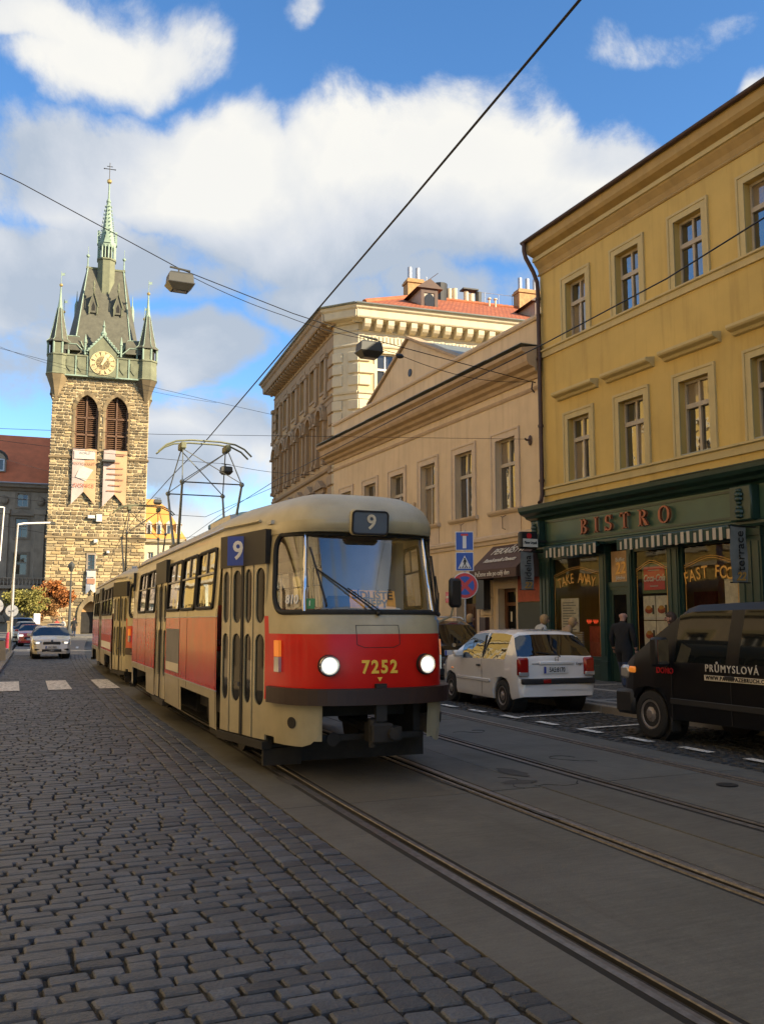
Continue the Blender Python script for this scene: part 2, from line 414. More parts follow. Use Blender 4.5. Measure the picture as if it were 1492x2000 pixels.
    def mesh(s, name, mats, smooth=None):
        me = bpy.data.meshes.new(name); me.from_pydata(s.v, [], s.f)
        for m in (mats if isinstance(mats, (list, tuple)) else [mats]): me.materials.append(MATS[m] if isinstance(m, str) else m)
        if any(s.m): me.polygons.foreach_set('material_index', s.m)
        if smooth:
            me.polygons.foreach_set('use_smooth', [True] * len(s.f)); me.set_sharp_from_angle(angle=R(smooth))
        me.update(); return me
    def build(s, name, mats, parent=None, smooth=None, **kw):
        return link(name, s.mesh(name, mats, smooth), parent, **kw)
def link(name, data, parent=None, loc=None, rot=None, scale=None, label=None, cat=None, group=None, kind=None):
    o = bpy.data.objects.new(name, data); COL.objects.link(o)
    if parent is not None: o.parent = parent
    if loc is not None: o.location = loc
    if rot is not None: o.rotation_euler = rot
    if scale is not None: o.scale = scale
    for k, v in (('label', label), ('category', cat), ('group', group), ('kind', kind)):
        if v: o[k] = v
    return o
def thing(name, label, cat, loc=(0, 0, 0), rz=0., group=None, kind=None):
    return link(name, None, None, loc, (0, 0, rz), None, label, cat, group, kind)
def copy_tree(o, parent=None):
    c = o.copy(); COL.objects.link(c); c.parent = parent
    for ch in list(o.children): copy_tree(ch, c)
    return c
def text_mesh(txt, size, depth=.0, spacing=1.0, shear=0., align='CENTER', bold=0.):
    cu = bpy.data.curves.new('t', 'FONT'); cu.body = txt; cu.size = size; cu.extrude = depth; cu.offset = bold
    cu.align_x = align; cu.align_y = 'CENTER'; cu.space_character = spacing; cu.shear = shear; cu.resolution_u = 3
    o = bpy.data.objects.new('t', cu); COL.objects.link(o)
    me = bpy.data.meshes.new_from_object(o)
    bpy.data.objects.remove(o); bpy.data.curves.remove(cu)
    return me
def text(name, txt, size, mat, parent, M, depth=.004, sx=1., **kw):
    """flat lettering; M maps letter plane (x right, y up, z towards viewer) into the parent's space"""
    me = text_mesh(txt, size, depth, **kw)
    me.transform(M @ Matrix.Diagonal((sx, 1, 1, 1))); me.materials.clear(); me.materials.append(MATS[mat]); me.name = name
    return link(name, me, parent)
def face_front(x, y, z, rot=0.):       # plane facing local -y
    return Matrix.Translation((x, y, z)) @ Matrix.Rotation(R(90), 4, 'X') @ Matrix.Rotation(rot, 4, 'Z')
def frame_mat(o, xdir, ydir):          # arbitrary plane from origin, right and up vectors
    x = Vector(xdir).normalized(); y = Vector(ydir); y = (y - x * y.dot(x)).normalized(); z = x.cross(y)
    return Matrix(((x.x, y.x, z.x, o[0]), (x.y, y.y, z.y, o[1]), (x.z, y.z, z.z, o[2]), (0, 0, 0, 1)))
def wall_skin(mb, x0, x1, z0, z1, holes, y=0., depth=.25):
    xs = sorted({x0, x1, *[h[0] for h in holes], *[h[1] for h in holes]}); zs = sorted({z0, z1, *[h[2] for h in holes], *[h[3] for h in holes]})
    xs = [q for q in xs if x0 <= q <= x1]; zs = [q for q in zs if z0 <= q <= z1]
    for i in range(len(xs) - 1):
        run = None
        for j in range(len(zs) - 1):
            cx, cz = (xs[i] + xs[i + 1]) / 2, (zs[j] + zs[j + 1]) / 2
            hit = any(h[0] < cx < h[1] and h[2] < cz < h[3] for h in holes)
            if not hit:
                if run is None: run = zs[j]
            if (hit or j == len(zs) - 2) and run is not None:
                top = zs[j] if hit else zs[j + 1]
                mb.poly((xs[i], y, run), (xs[i + 1], y, run), (xs[i + 1], y, top), (xs[i], y, top)); run = None
    for (a, b, c, d) in holes:
        mb.poly((a, y, c), (a, y, d), (a, y + depth, d), (a, y + depth, c)); mb.poly((b, y, d), (b, y, c), (b, y + depth, c), (b, y + depth, d))
        mb.poly((a, y, d), (b, y, d), (b, y + depth, d), (a, y + depth, d)); mb.poly((b, y, c), (a, y, c), (a, y + depth, c), (b, y + depth, c))
def frame_ring(mb, x0, x1, z0, z1, w, y0, y1, bottom=True):
    mb.box(x0 - w, x0, y0, y1, z0, z1 + w); mb.box(x1, x1 + w, y0, y1, z0, z1 + w); mb.box(x0, x1, y0, y1, z1, z1 + w)
    if bottom: mb.box(x0 - w, x1 + w, y0, y1, z0 - w, z0)
# ================================================================= GROUND
TC = [(-12, 3.05), (-4, 3.36), (3.2, 3.67), (5.1, 3.75), (8.1, 3.90), (10, 4.02), (12.7, 4.18), (16, 4.34), (19.1, 4.51), (24, 4.80), (29, 5.12), (34, 5.48), (44, 6.3), (60, 8.0), (90, 11.6)]
def tc(y):                                   # centre line of the near track
    for i in range(len(TC) - 1):
        if y <= TC[i + 1][0] or i == len(TC) - 2:
            p0 = TC[max(i - 1, 0)]; p1 = TC[i]; p2 = TC[i + 1]; p3 = TC[min(i + 2, len(TC) - 1)]
            h = p2[0] - p1[0]; t = (y - p1[0]) / h
            m1 = (p2[1] - p0[1]) / (p2[0] - p0[0]); m2 = (p3[1] - p1[1]) / (p3[0] - p1[0])
            return (2 * t**3 - 3 * t**2 + 1) * p1[1] + (t**3 - 2 * t**2 + t) * h * m1 + (-2 * t**3 + 3 * t**2) * p2[1] + (t**3 - t**2) * h * m2
kl = lambda y: -1.08 + .0635 * y             # left kerb
GAP2, EDGE = 2.9, 1.27
gd = MB(); gd.poly((-900, -700, -.12), (900, -700, -.12), (900, 1500, -.12), (-900, 1500, -.12))
gd.build('ground', 'asphalt', kind='structure')
# cobble look for the far road (rows across the street)
m = bpy.data.materials.new('cobble_far'); m.use_nodes = True; t = NT(m.node_tree); b = t.n['Principled BSDF']
g = t.new('ShaderNodeNewGeometry'); br = t.new('ShaderNodeTexBrick')
t.put(br.inputs['Vector'], g.outputs['Position']); br.inputs['Scale'].default_value = 1
br.inputs['Brick Width'].default_value = .3; br.inputs['Row Height'].default_value = .165; br.inputs['Mortar Size'].default_value = .012
br.inputs['Color1'].default_value = (.09, .09, .088, 1); br.inputs['Color2'].default_value = (.13, .125, .115, 1); br.inputs['Mortar'].default_value = (.03, .028, .025, 1)
t.put(b.inputs['Base Color'], br.outputs[0]); b.inputs['Roughness'].default_value = .5
bn = t.new('ShaderNodeBump'); bn.inputs['Strength'].default_value = .6; bn.inputs['Distance'].default_value = .02
t.put(bn.inputs['Height'], t.math('SUBTRACT', 1, br.outputs[1])); t.l.new(bn.outputs[0], b.inputs['Normal']); MATS['cobble_far'] = m

road = link('road', None, kind='structure')
mb = MB()
for k in range(24):
    y0, y1 = -12 + k * 2.5, -12 + (k + 1) * 2.5
    mb.poly((kl(y0), y0, -.03), (10.62, y0, -.03), (10.62, y1, -.03), (kl(y1), y1, -.03))
mb.build('road_bed', 'earth', road)
mb = MB()
for k in range(30):
    y0, y1 = 48 + k * 3, 51 + k * 3
    mb.poly((kl(y0), y0, 0), (tc(min(y0, 90)) - EDGE, y0, 0), (tc(min(y1, 90)) - EDGE, y1, 0), (kl(y1), y1, 0))
    mb.poly((tc(min(y0, 90)) + GAP2 + EDGE, y0, 0), (40, y0, 0), (40, y1, 0), (tc(min(y1, 90)) + GAP2 + EDGE, y1, 0))
mb.build('far_paving', 'cobble_far', road)
mb = MB(); mb.poly((10.62, 41.5, -.02), (60, 41.5, -.02), (60, 48, -.02), (10.62, 48, -.02)); mb.build('side_street_paving', 'cobble_far', road)

def stone(rng, w, l, simple=False):
    """one worn paving stone, outline w (x) by l (y), top at z = 0"""
    c = min(w, l) * rng.uniform(.06, .15); j = min(w, l) * .04
    P = [(-w/2 + c, -l/2), (w/2 - c, -l/2), (w/2, -l/2 + c), (w/2, l/2 - c), (w/2 - c, l/2), (-w/2 + c, l/2), (-w/2, l/2 - c), (-w/2, -l/2 + c)]
    P = [(x + rng.uniform(-j, j), y + rng.uniform(-j, j)) for x, y in P]
    if simple:
        v = [(x, y, -.04) for x, y in P[::2]] + [(x * .86, y * .82, rng.uniform(-.006, .003)) for x, y in P[::2]]
        return v, [(0, 1, 5, 4), (1, 2, 6, 5), (2, 3, 7, 6), (3, 0, 4, 7), (4, 5, 6, 7)]
    q = .011
    v = [(x, y, -.045) for x, y in P] + [(x * (1 - .3 * q / w), y * (1 - .3 * q / l), -.011) for x, y in P]
    v += [(x * (1 - 1.7 * q / w), y * (1 - 1.7 * q / l), -.003 + rng.uniform(-.002, .002)) for x, y in P] + [(rng.uniform(-.02, .02), 0, rng.uniform(-.003, .002))]
    f = []
    for i in range(8):
        k = (i + 1) % 8
        f += [(i, k, 8 + k, 8 + i), (8 + i, 8 + k, 16 + k, 16 + i), (16 + i, 16 + k, 24)]
    return v, f
rng = random.Random(3)
cob = []                                     # (x, y, w, l, rot)
y = 2.2
while y < 48:
    pitch = rng.uniform(.107, .124); x = kl(y) - rng.uniform(0, .3) + .05; xe = tc(y) - EDGE - .66
    while x < xe - .05:
        w = rng.choice((rng.uniform(.13, .18), rng.uniform(.17, .24), rng.uniform(.20, .30)))
        if x + w > xe - .10: w = xe - x
        if w > .07:
            cx = x + w / 2; yy = y + .016 * noise.noise(Vector((cx * .9, y * .5, 0))) + rng.uniform(-.006, .006)
            cob.append((cx, yy, w - rng.uniform(.010, .022), pitch - rng.uniform(.004, .012), rng.gauss(0, .010), 0))
        x += w
    y += pitch
for col in range(4):                         # edge rows running along the track
    y = 2.2 + col * .05
    while y < 48:
        l = rng.uniform(.13, .18); cx = tc(y) - EDGE - .66 + .0825 + col * .165
        cob.append((cx + rng.uniform(-.006, .006), y + l / 2, .165 - rng.uniform(.008, .016), l - rng.uniform(.008, .014), -math.atan((tc(y + 1) - tc(y))) + rng.gauss(0, .02), 1)); y += l
def seen(x, y):
    v = Vector((x, y, -EYE)); r = Vector((math.cos(YAW), -math.sin(YAW), 0)); f = Vector((math.sin(YAW) * math.cos(PITCH), math.cos(YAW) * math.cos(PITCH), math.sin(PITCH)))
    d = v.dot(f); return d > .1 and abs(v.dot(r) / d * 1804) < 760 and abs(v.dot(r.cross(f)) / d * 1804) < 1010
order = sorted((c for c in cob if seen(c[0], c[1])), key=lambda c: c[0]**2 + c[1]**2 - 4 * c[2] * c[3])
big = set(id(c) for c in order[:290])
variants = {}
for kind_, (w, l) in ((0, (.20, .107)), (1, (.155, .14))):
    for k in range(14):
        s_ = MB(); s_.add(*stone(rng, w, l)); variants[kind_, k] = s_.mesh('cobble', 'cobble', 20)
mb = MB(); ids = []
for c in cob:
    cx, cy, w, l, ro, kd = c
    dz = .007 * noise.noise(Vector((cx * 1.3, cy * 1.3, 3))) + rng.uniform(-.005, .004)
    if id(c) in big:
        bw, bl = ((.20, .107), (.155, .14))[kd]
        link('cobble', variants[kd, rng.randrange(14)], road, (cx, cy, dz), (rng.gauss(0, .012), rng.gauss(0, .012), ro), (w / bw, l / bl, 1))
    else:
        vv, ff = stone(rng, w, l); mb.T = Matrix.Translation((cx, cy, dz)) @ Matrix.Rotation(ro, 4, 'Z') @ Matrix.Rotation(rng.gauss(0, .012), 4, 'X')
        mb.add(vv, ff); ids += [rng.random()] * len(ff)
mb.T = None
me = mb.mesh('cobbles', 'cobble', 20); at = me.attributes.new('rnd', 'FLOAT', 'FACE'); at.data.foreach_set('value', ids)
link('cobbles', me, road, kind='stuff')
# small setts of the parking lane
mb = MB(); ids = []; y = 4.6
while y < 42:
    pitch = rng.uniform(.115, .14); x = tc(y) + GAP2 + EDGE + .01
    while x < 10.55:
        w = rng.uniform(.12, .19); w = min(w, 10.58 - x)
        if w > .05:
            vv, ff = stone(rng, w - .014, pitch - .014, True); mb.T = Matrix.Translation((x + w / 2, y + rng.uniform(-.008, .008), rng.uniform(-.008, .004) - .004)) @ Matrix.Rotation(rng.gauss(0, .02), 4, 'Z')
            mb.add(vv, ff); ids += [rng.random()] * len(ff)
        x += w
    y += pitch
mb.T = None
me = mb.mesh('setts', 'sett'); at = me.attributes.new('rnd', 'FLOAT', 'FACE'); at.data.foreach_set('value', ids); link('setts', me, road, kind='stuff')

# ---- tram track: concrete slabs, rails
track = link('tram_track', None, kind='structure')
def strip(mbx, a, b, y0, y1, z=0., th=.09):
    n = max(2, int((y1 - y0) / .75)); V = []
    for i in range(n + 1):
        yy = y0 + (y1 - y0) * i / n; c = tc(yy)
        V += [(c + a, yy, z - th), (c + a, yy, z - .003), (c + a + .003, yy, z), (c + b - .003, yy, z), (c + b, yy, z - .003), (c + b, yy, z - th)]
    F = []
    for i in range(n):
        for k in range(5): F.append((i * 6 + k, i * 6 + 6 + k, i * 6 + 7 + k, i * 6 + 1 + k))
    F += [tuple(range(6)), tuple(range(n * 6 + 5, n * 6 - 1, -1))]
    mbx.add(V, F)
joints = [-9.95 + 6 * k for k in range(14)]
for (a, b) in ((-EDGE, -.75 - .13), (-.75 + .13, .75 - .13), (.75 + .13, 1.44), (1.455, GAP2 - .75 - .13), (GAP2 - .75 + .13, GAP2 + .75 - .13), (GAP2 + .75 + .13, GAP2 + EDGE)):
    for i in range(len(joints) - 1):
        if joints[i] > 62: continue
        mb = MB(); strip(mb, a, b, joints[i] + .008, joints[i + 1] - .008, rng.uniform(-.009, -.004)); mb.build('concrete_slab', 'concrete', track)
for e, sgn in ((-.75, 1), (.75, -1), (GAP2 - .75, 1), (GAP2 + .75, -1)):
    prof = [(-.135, -.012, 1), (-.096, -.004, 1), (-.092, .0, 0), (-.055, .003, 0), (-.024, .0, 0), (-.018, -.012, 2), (-.012, -.045, 2), (.040, -.045, 2), (.046, -.008, 0), (.05, -.001, 0), (.082, -.002, 0), (.086, -.014, 1), (.135, -.010, 1)]
    V = []; F = []; Mi = []; n = 0; ys = [-10 + .75 * i for i in range(100)]
    for yy in ys:
        c = tc(yy)
        for (u, z, _) in prof: V.append((c + e + u * sgn, yy, z))
    P = len(prof)
    mb = MB()
    for i in range(len(ys) - 1):
        for k in range(P - 1): F.append((i * P + k, i * P + k + 1, i * P + P + k + 1, i * P + P + k)); Mi.append(prof[k][2])
    mb.v = V; mb.f = F; mb.m = Mi; mb.build('rail', ['rail', 'tar', 'railside'], track)
mb = MB(); mb.lathe([(.11, 0), (.10, .004)], (8.0 - .9, 7.35, .001), 16); mb.build('access_cover', 'railside', track)

# cracks, tar repairs and stains in the slabs
def blot(cx, cy, rx, ry, mat, nm, n=22):
    mb = MB(); P = [(cx + rx * (1 + .45 * noise.noise(Vector((math.cos(a) * 2 + cx, math.sin(a) * 2 + cy, 1)))) * math.cos(a), cy + ry * (1 + .45 * noise.noise(Vector((math.cos(a) * 2 + cx, math.sin(a) * 2, cy)))) * math.sin(a), -.001) for a in [2 * math.pi * k / n for k in range(n)]]
    mb.poly(*P); mb.build(nm, mat, track)
for (x, y, a, L_) in ((5.15, 8.05, 2.4, .9), (5.3, 8.1, .3, .8), (3.4, 12, .4, .8), (6.9, 9.2, 1.9, 1.2), (6.7, 12.4, .9, 1.0)):
    pts = []; px0, py0 = x, y
    for k in range(12): pts.append((px0, py0, -.006)); a += rng.gauss(0, .45); px0 += math.cos(a) * L_ / 12; py0 += math.sin(a) * L_ / 12
    mb = MB(); mb.tube(pts, [.004 + .003 * rng.random() for _ in pts], 4); mb.build('crack', 'tar', track)
for (x, y, rx, ry) in ((5.28, 8.35, .20, .10), (5.55, 8.9, .12, .3), (3.1, 9.4, .05, .3), (4.6, 6.9, .03, .25), (4.56, 8.6, .025, .4)): blot(x, y, rx, ry, 'asphalt', 'tar_repair')

# ---- kerbs and pavements
kerb = link('kerb', None, kind='structure')
mbk = MB(); mbk.bbox(-.075, .075, -.485, .485, -.1, .125, .014); kme = mbk.mesh('kerb_stone', 'kerb')
for k in range(40): link('kerb_stone', kme, kerb, (10.69 + rng.uniform(-.006, .006), 2 + k + .5, rng.uniform(-.006, .006)), (0, 0, rng.gauss(0, .004)))
for k in range(26):
    yy = 26 + k * 1.0; link('kerb_stone', kme, kerb, (kl(yy), yy, rng.uniform(-.006, .006)), (0, 0, -.0635), (1.7, 1, 1))
pv = MB(); pv.box(10.77, 15.4, -12, 41.4, -.1, .118)
pvr = pv.build('pavement', 'pave', kind='structure')
for (x0, y0, x1, y1) in ((11.05, 4, 11.05, 41), (12.9, 4, 12.9, 41)):
    s_ = MB(); s_.box(x0, x1 + .22, y0, y1, .119, .122); s_.build('paving_band', 'pave_light', pvr)
for k in range(14):
    s_ = MB(); yy = 5.2 + k * 2.4; s_.box(11.27, 12.9, yy, yy + .2, .119, .1225); s_.build('paving_band', 'pave_light', pvr)
    s_ = MB(); s_.box(13.12, 14.8, yy + 1.1, yy + 1.3, .119, .1225); s_.build('paving_band', 'pave_light', pvr)
# mosaic of the pavement: small stone cubes, joined
mb = MB(); ids = []; y = 8.5
while y < 24:
    x = 10.79
    while x < 14.8:
        band = (11.05 < x < 11.27) or (12.9 < x < 13.12)
        w = rng.uniform(.07, .10)
        if not band:
            vv, ff = stone(rng, w - .010, .075, True); mb.T = Matrix.Translation((x + w / 2, y, .119 + rng.uniform(-.002, .003))); mb.add([(a, b_, max(c, -.01)) for a, b_, c in vv], ff); ids += [rng.random()] * len(ff)
        x += w
    y += .086
mb.T = None
me = mb.mesh('mosaic_stones', 'sett'); at = me.attributes.new('rnd', 'FLOAT', 'FACE'); at.data.foreach_set('value', ids); link('mosaic_stones', me, pvr, kind='stuff')
pl = MB()
for k in range(40):
    y0, y1 = -12 + k * 4, -8 + k * 4
    pl.poly((kl(y0) - 8, y0, .118), (kl(y0) - .12, y0, .118), (kl(y1) - .12, y1, .118), (kl(y1) - 8, y1, .118))
    pl.poly((kl(y0) - .12, y0, -.1), (kl(y0) - .12, y0, .118), (kl(y1) - .12, y1, .118), (kl(y1) - .12, y1, -.1))
pl.build('pavement_left', 'pave', kind='structure')
sq = MB(); sq.box(6.5, 60, 96, 112, -.1, .118); sq.build('square_pavement', 'pave', kind='structure')

# ---- painted markings (worn)
m = bpy.data.materials.new('worn_paint'); m.use_nodes = True; t = NT(m.node_tree); b = t.n['Principled BSDF']
g = t.new('ShaderNodeNewGeometry'); n1 = t.noise(g.outputs['Position'], 9, 5, .7); n2 = t.noise(g.outputs['Position'], 45, 2, .5)
b.inputs['Roughness'].default_value = .75
t.put(b.inputs['Base Color'], t.mix(t.mapr(n1, .35, .65), (.55, .53, .48), (.82, .80, .74)))
t.put(b.inputs['Alpha'], t.math('MULTIPLY', t.mapr(n1, .36, .44), t.mapr(n2, .30, .40)))
MATS['worn_paint'] = m
def mark(pts, z=.010):
    s_ = MB(); s_.poly(*[(x, y, z) for x, y in pts]); s_.build('road_marking', 'worn_paint', road)
for x0, x1, sh in ((.62, 1.20, .16), (1.84, 2.38, .18), (3.02, 3.50, .18)):
    n = 10
    mark([(x0 + .02, 23.6), (x1 + .02, 23.6), (x1 + sh + .02, 27.2), (x0 + sh + .04, 27.2)], .012)
for k in range(13): mark([(8.52 + .004 * k, 6.9 + k * 1.12), (8.66 + .004 * k, 6.9 + k * 1.12), (8.68 + .004 * k, 7.46 + k * 1.12), (8.54 + .004 * k, 7.46 + k * 1.12)])
for yy in (11.9, 13.75, 18.6): mark([(8.75, yy), (10.5, yy + .12), (10.5, yy + .22), (8.75, yy + .1)])
mark([(3.2, 56), (3.9, 56), (3.95, 56.5), (3.25, 56.5)]); mark([(3.6, 68), (4.3, 68), (4.35, 69), (3.65, 69)]); mark([(6.0, 58), (6.15, 58), (6.6, 62), (6.45, 62)])
# ================================================================= BUILDINGS ON THE RIGHT
def win_frames(w, h, mats=('winwood', 'pane'), transom=.64, mull=1, fw=.055, y=.16, tall=None):
    """meshes of a window: frame bars and panes in a w x h opening, origin bottom left"""
    f = MB(); zt = h * transom if transom else None
    frame = fw
    f.box(0, frame, y, y + .07, 0, h); f.box(w - frame, w, y, y + .07, 0, h); f.box(frame, w - frame, y, y + .07, 0, frame); f.box(frame, w - frame, y, y + .07, h - frame, h)
    if zt: f.box(frame, w - frame, y - .03, y + .072, zt - .055, zt + .055)
    xs = [frame + (w - 2 * frame) * k / (mull + 1) for k in range(mull + 2)]
    for x in xs[1:-1]:
        if zt:
            f.box(x - .035, x + .035, y - .012, y + .068, frame, zt - .055); f.box(x - .03, x + .03, y - .006, y + .066, zt + .055, h - frame)
        else: f.box(x - .035, x + .035, y - .012, y + .068, frame, h - frame)
    fm = f.mesh('window', mats[0]); panes = []
    zz = [(frame, (zt or h) - frame)] + ([(zt + .055, h - frame)] if zt else [])
    for (a, b) in zz:
        for i in range(mull + 1):
            mt = mats[1] if len(mats) < 3 or rng.random() > .4 else mats[2]
            p = MB(); t0 = rng.uniform(-.014, .014); t1 = rng.uniform(-.014, .014)
            p.poly((xs[i], y + .04 + t0, a), (xs[i + 1], y + .04 - t0, a), (xs[i + 1], y + .04 - t0 + t1, b), (xs[i], y + .04 + t0 + t1, b)); panes.append(p.mesh('pane', mt))
    return fm, panes
def put_window(parent, wm, x, z, y=0.):
    o = link('window', wm[0], parent, (x, y, z))
    for p in wm[1]: link('pane', p, o)
    return o
def profile_run(mb, prof, x0, x1):           # profile of (y, z) swept along x, with ends
    mb.prism(prof, 'x', x0, x1)

# ---------------- yellow house with the bistro
Y0 = 22.15
yb = thing('yellow_house', 'yellow plastered three storey house with brown gutter above the green shopfront', 'house', (15, Y0, 0), R(-90))
LEN = 66  # added length runs on unseen behind the camera to shade the foreground
ops3 = [(1.27 + 2.2 * k, 2.19 + 2.2 * k, 9.49, 11.1) for k in range(7)]
ops2 = [(1.24 + 2.2 * k, 2.20 + 2.2 * k, 5.45, 7.2) for k in range(7)]
mb = MB(); wall_skin(mb, 0, LEN, 4.45, 12.0, ops3 + ops2, 0, .24)
mb.box(0, LEN, .3, 14, 4.45, 12.0); mb.poly((0, 0, 0), (0, 14, 0), (0, 14, 12.0), (0, 0, 12.0)); mb.box(8.4, LEN, .0, 13, -.1, 4.4); mb.box(0, 8.4, 3.4, 14, -.1, 4.44)
mb.build('wall', 'yplaster', yb)
mb = MB(); mb.prism([(-.50, 12.74), (14.5, 12.74), (6.5, 17.4)], 'x', -.05, LEN); mb.build('roof', 'tile2', yb)
mb = MB(); profile_run(mb, [(0, 11.76), (-.03, 11.76), (-.05, 11.79), (-.03, 11.82), (0, 11.86), (-.04, 11.98), (-.15, 12.12), (-.17, 12.17), (-.17, 12.29), (-.20, 12.31), (-.38, 12.38), (-.44, 12.46), (-.46, 12.70), (0, 12.73)], -.06, LEN); mb.build('cornice', 'ytrim_dark', yb)
mb = MB(); profile_run(mb, [(-.165, 12.16), (-.215, 12.17), (-.215, 12.28), (-.165, 12.29)], -.064, LEN); mb.build('cornice_fillet', 'ytrim', yb)
mb = MB(); pts = [(-.53 - .075 * math.cos(a), 12.74 - .075 * math.sin(a)) for a in [math.pi * k / 8 for k in range(9)]]
profile_run(mb, pts + [(-.46, 12.79)], -.12, LEN); mb.build('gutter', 'brownmetal', yb)
mb = MB(); mb.tube([(.0, -.54, 12.68), (.0, -.54, 12.45), (.0, -.48, 12.25), (.02, -.24, 11.85), (.04, -.13, 11.55), (.06, -.12, 11.2), (.06, -.12, 5.25), (.06, -.16, 5.05), (.1, -.24, 4.98)], .062, 10)
for z in (11.0, 9.2, 7.2, 5.6): mb.cyl((.06, -.12, z), (.06, -.12, z + .07), .085, n=10)
mb.build('downpipe', 'brownmetal', yb, 40)
for z, h in ((9.25, .22), (5.19, .24)):
    mb = MB(); profile_run(mb, [(0, z), (-.05, z), (-.06, z + h * .7), (-.11, z + h * .8), (-.11, z + h), (0, z + h + .02)], -.005, LEN); mb.build('string_course', 'ytrim', yb)
w3 = [win_frames(.92, 1.61, ('winwood', 'pane', 'pane_curtain'), .62) for _ in range(7)]; w2 = [win_frames(.96, 1.75, ('winwood', 'pane', 'pane_curtain'), .66) for _ in range(7)]
s3 = MB(); frame_ring(s3, 0, .92, 0, 1.61, .15, -.035, .01, False); frame_ring(s3, -.15, 1.07, 0, 1.76, .06, -.055, .008, False); s3m = s3.mesh('window_surround', 'ytrim')
s2 = MB(); frame_ring(s2, 0, .96, 0, 1.75, .15, -.035, .01, False); frame_ring(s2, -.15, 1.11, 0, 1.90, .06, -.055, .008, False); s2m = s2.mesh('window_surround', 'ytrim')
hd = MB(); profile_run(hd, [(0, 2.34), (-.08, 2.36), (-.12, 2.42), (-.24, 2.46), (-.27, 2.50), (-.27, 2.56), (0, 2.60)], -.42, 1.38); hdm = hd.mesh('window_hood', 'ytrim')
sl = MB(); sl.box(.0, .92, -.02, .2, -.005, .03); slm = sl.mesh('window_sill', 'zinc')
for k in range(7):
    x = ops3[k][0]; put_window(yb, w3[k], x, 9.49); link('window_surround', s3m, yb, (x, 0, 9.49)); link('window_sill', slm, yb, (x, 0, 9.49))
    x = ops2[k][0]; put_window(yb, w2[k], x, 5.45); link('window_surround', s2m, yb, (x, 0, 5.45)); link('window_hood', hdm, yb, (x, 0, 5.45)); link('window_sill', slm, yb, (x, 0, 5.45), None, (1.04, 1, 1))
# curtains of rooms are not seen: panes mirror the street

# ---------------- bistro shopfront
sh = thing('shopfront', 'dark green wooden bistro shopfront with copper letters below yellow house', 'shopfront', (15, Y0, 0), R(-90))
mb = MB(); profile_run(mb, [(0, 4.47), (-.12, 4.47), (-.16, 4.52), (-.3, 4.56), (-.34, 4.62), (-.5, 4.68), (-.56, 4.76), (-.58, 4.86), (0, 4.93)], -.52, 13.5); mb.build('cornice', 'green', sh)
for k in range(6):
    mb = MB(); mb.box(-.50 + k * 1.9, 1.38 + k * 1.9, -.60, .0, 4.862 + .012 * (k % 2), 4.880 + .012 * (k % 2)); mb.build('roof_sheet', 'green', sh)
mb = MB(); mb.box(.17, 7.36, -.12, .0, 3.76, 4.47); mb.build('fascia', 'green_fascia', sh)
mb = MB(); frame_ring(mb, .26, 7.27, 3.86, 4.38, .05, -.14, -.12); mb.build('fascia_moulding', 'green', sh)
mb = MB(); mb.box(8.0, 13.4, -.12, 0, 3.76, 4.47); mb.build('fascia', 'green_fascia', sh)
for x in (-.22, 7.36, 13.4):
    mb = MB(); mb.bbox(x, x + .39 if x < 0 else x + .62, -.34, 0, 3.72, 4.47, .03)
    for k in range(7): mb.sphere((x + .19 if x < 0 else x + .3, -.36, 3.82 + .09 * k), .07 + .02 * math.sin(k * 1.7), 8, (1.3, .8, .8))
    mb.build('bracket', 'green', sh, 40)
mb = MB(); profile_run(mb, [(0, 3.60), (-.16, 3.60), (-.2, 3.66), (-.2, 3.72), (-.13, 3.76), (0, 3.76)], -.25, 13.5); mb.build('transom_rail', 'green', sh)
def pillar(x0, x1, y0=-.1):
    mb = MB(); mb.box(x0, x1, y0, .1, .118, 3.60); mb.box(x0 - .02, x1 + .02, y0 - .03, .08, .119, .62); mb.box(x0 - .02, x1 + .02, y0 - .03, .08, 3.42, 3.595)
    n = max(1, int((x1 - x0) / .16))
    for k in range(n):
        a = x0 + (x1 - x0) * (k + .25) / n; mb.box(a, a + (x1 - x0) * .5 / n, y0 - .018, y0, .75, 3.3)
    mb.build('pillar', 'green', sh)
for a, b in ((-.2, .32), (2.55, 2.82), (3.66, 3.82), (5.12, 5.5), (7.32, 7.95), (9.9, 10.3), (12.9, 13.4)): pillar(a, b)
for a, b in ((.32, 2.55), (3.82, 5.12), (5.5, 7.32), (7.95, 9.9), (10.3, 12.9)):
    mb = MB(); mb.box(a, b, -.06, .06, .118, .60); mb.box(a + .1, b - .1, -.08, -.06, .22, .5); mb.box(a, b, -.1, .08, .60, .66); mb.build('stall_riser', 'green', sh)
    mb = MB(); frame_ring(mb, a + .06, b - .06, .72, 3.34, .06, -.04, .05); mb.build('window_frame', 'green', sh)
    mb = MB(); mb.poly((a + .06, .0, .72), (b - .06, .0, .72), (b - .06, .0, 3.34), (a + .06, .0, 3.34)); mb.build('shop_window', 'shopglass', sh)
    mb = MB(); mb.box(a, b, -.04, .05, 3.40, 3.60); mb.build('window_head', 'green', sh)
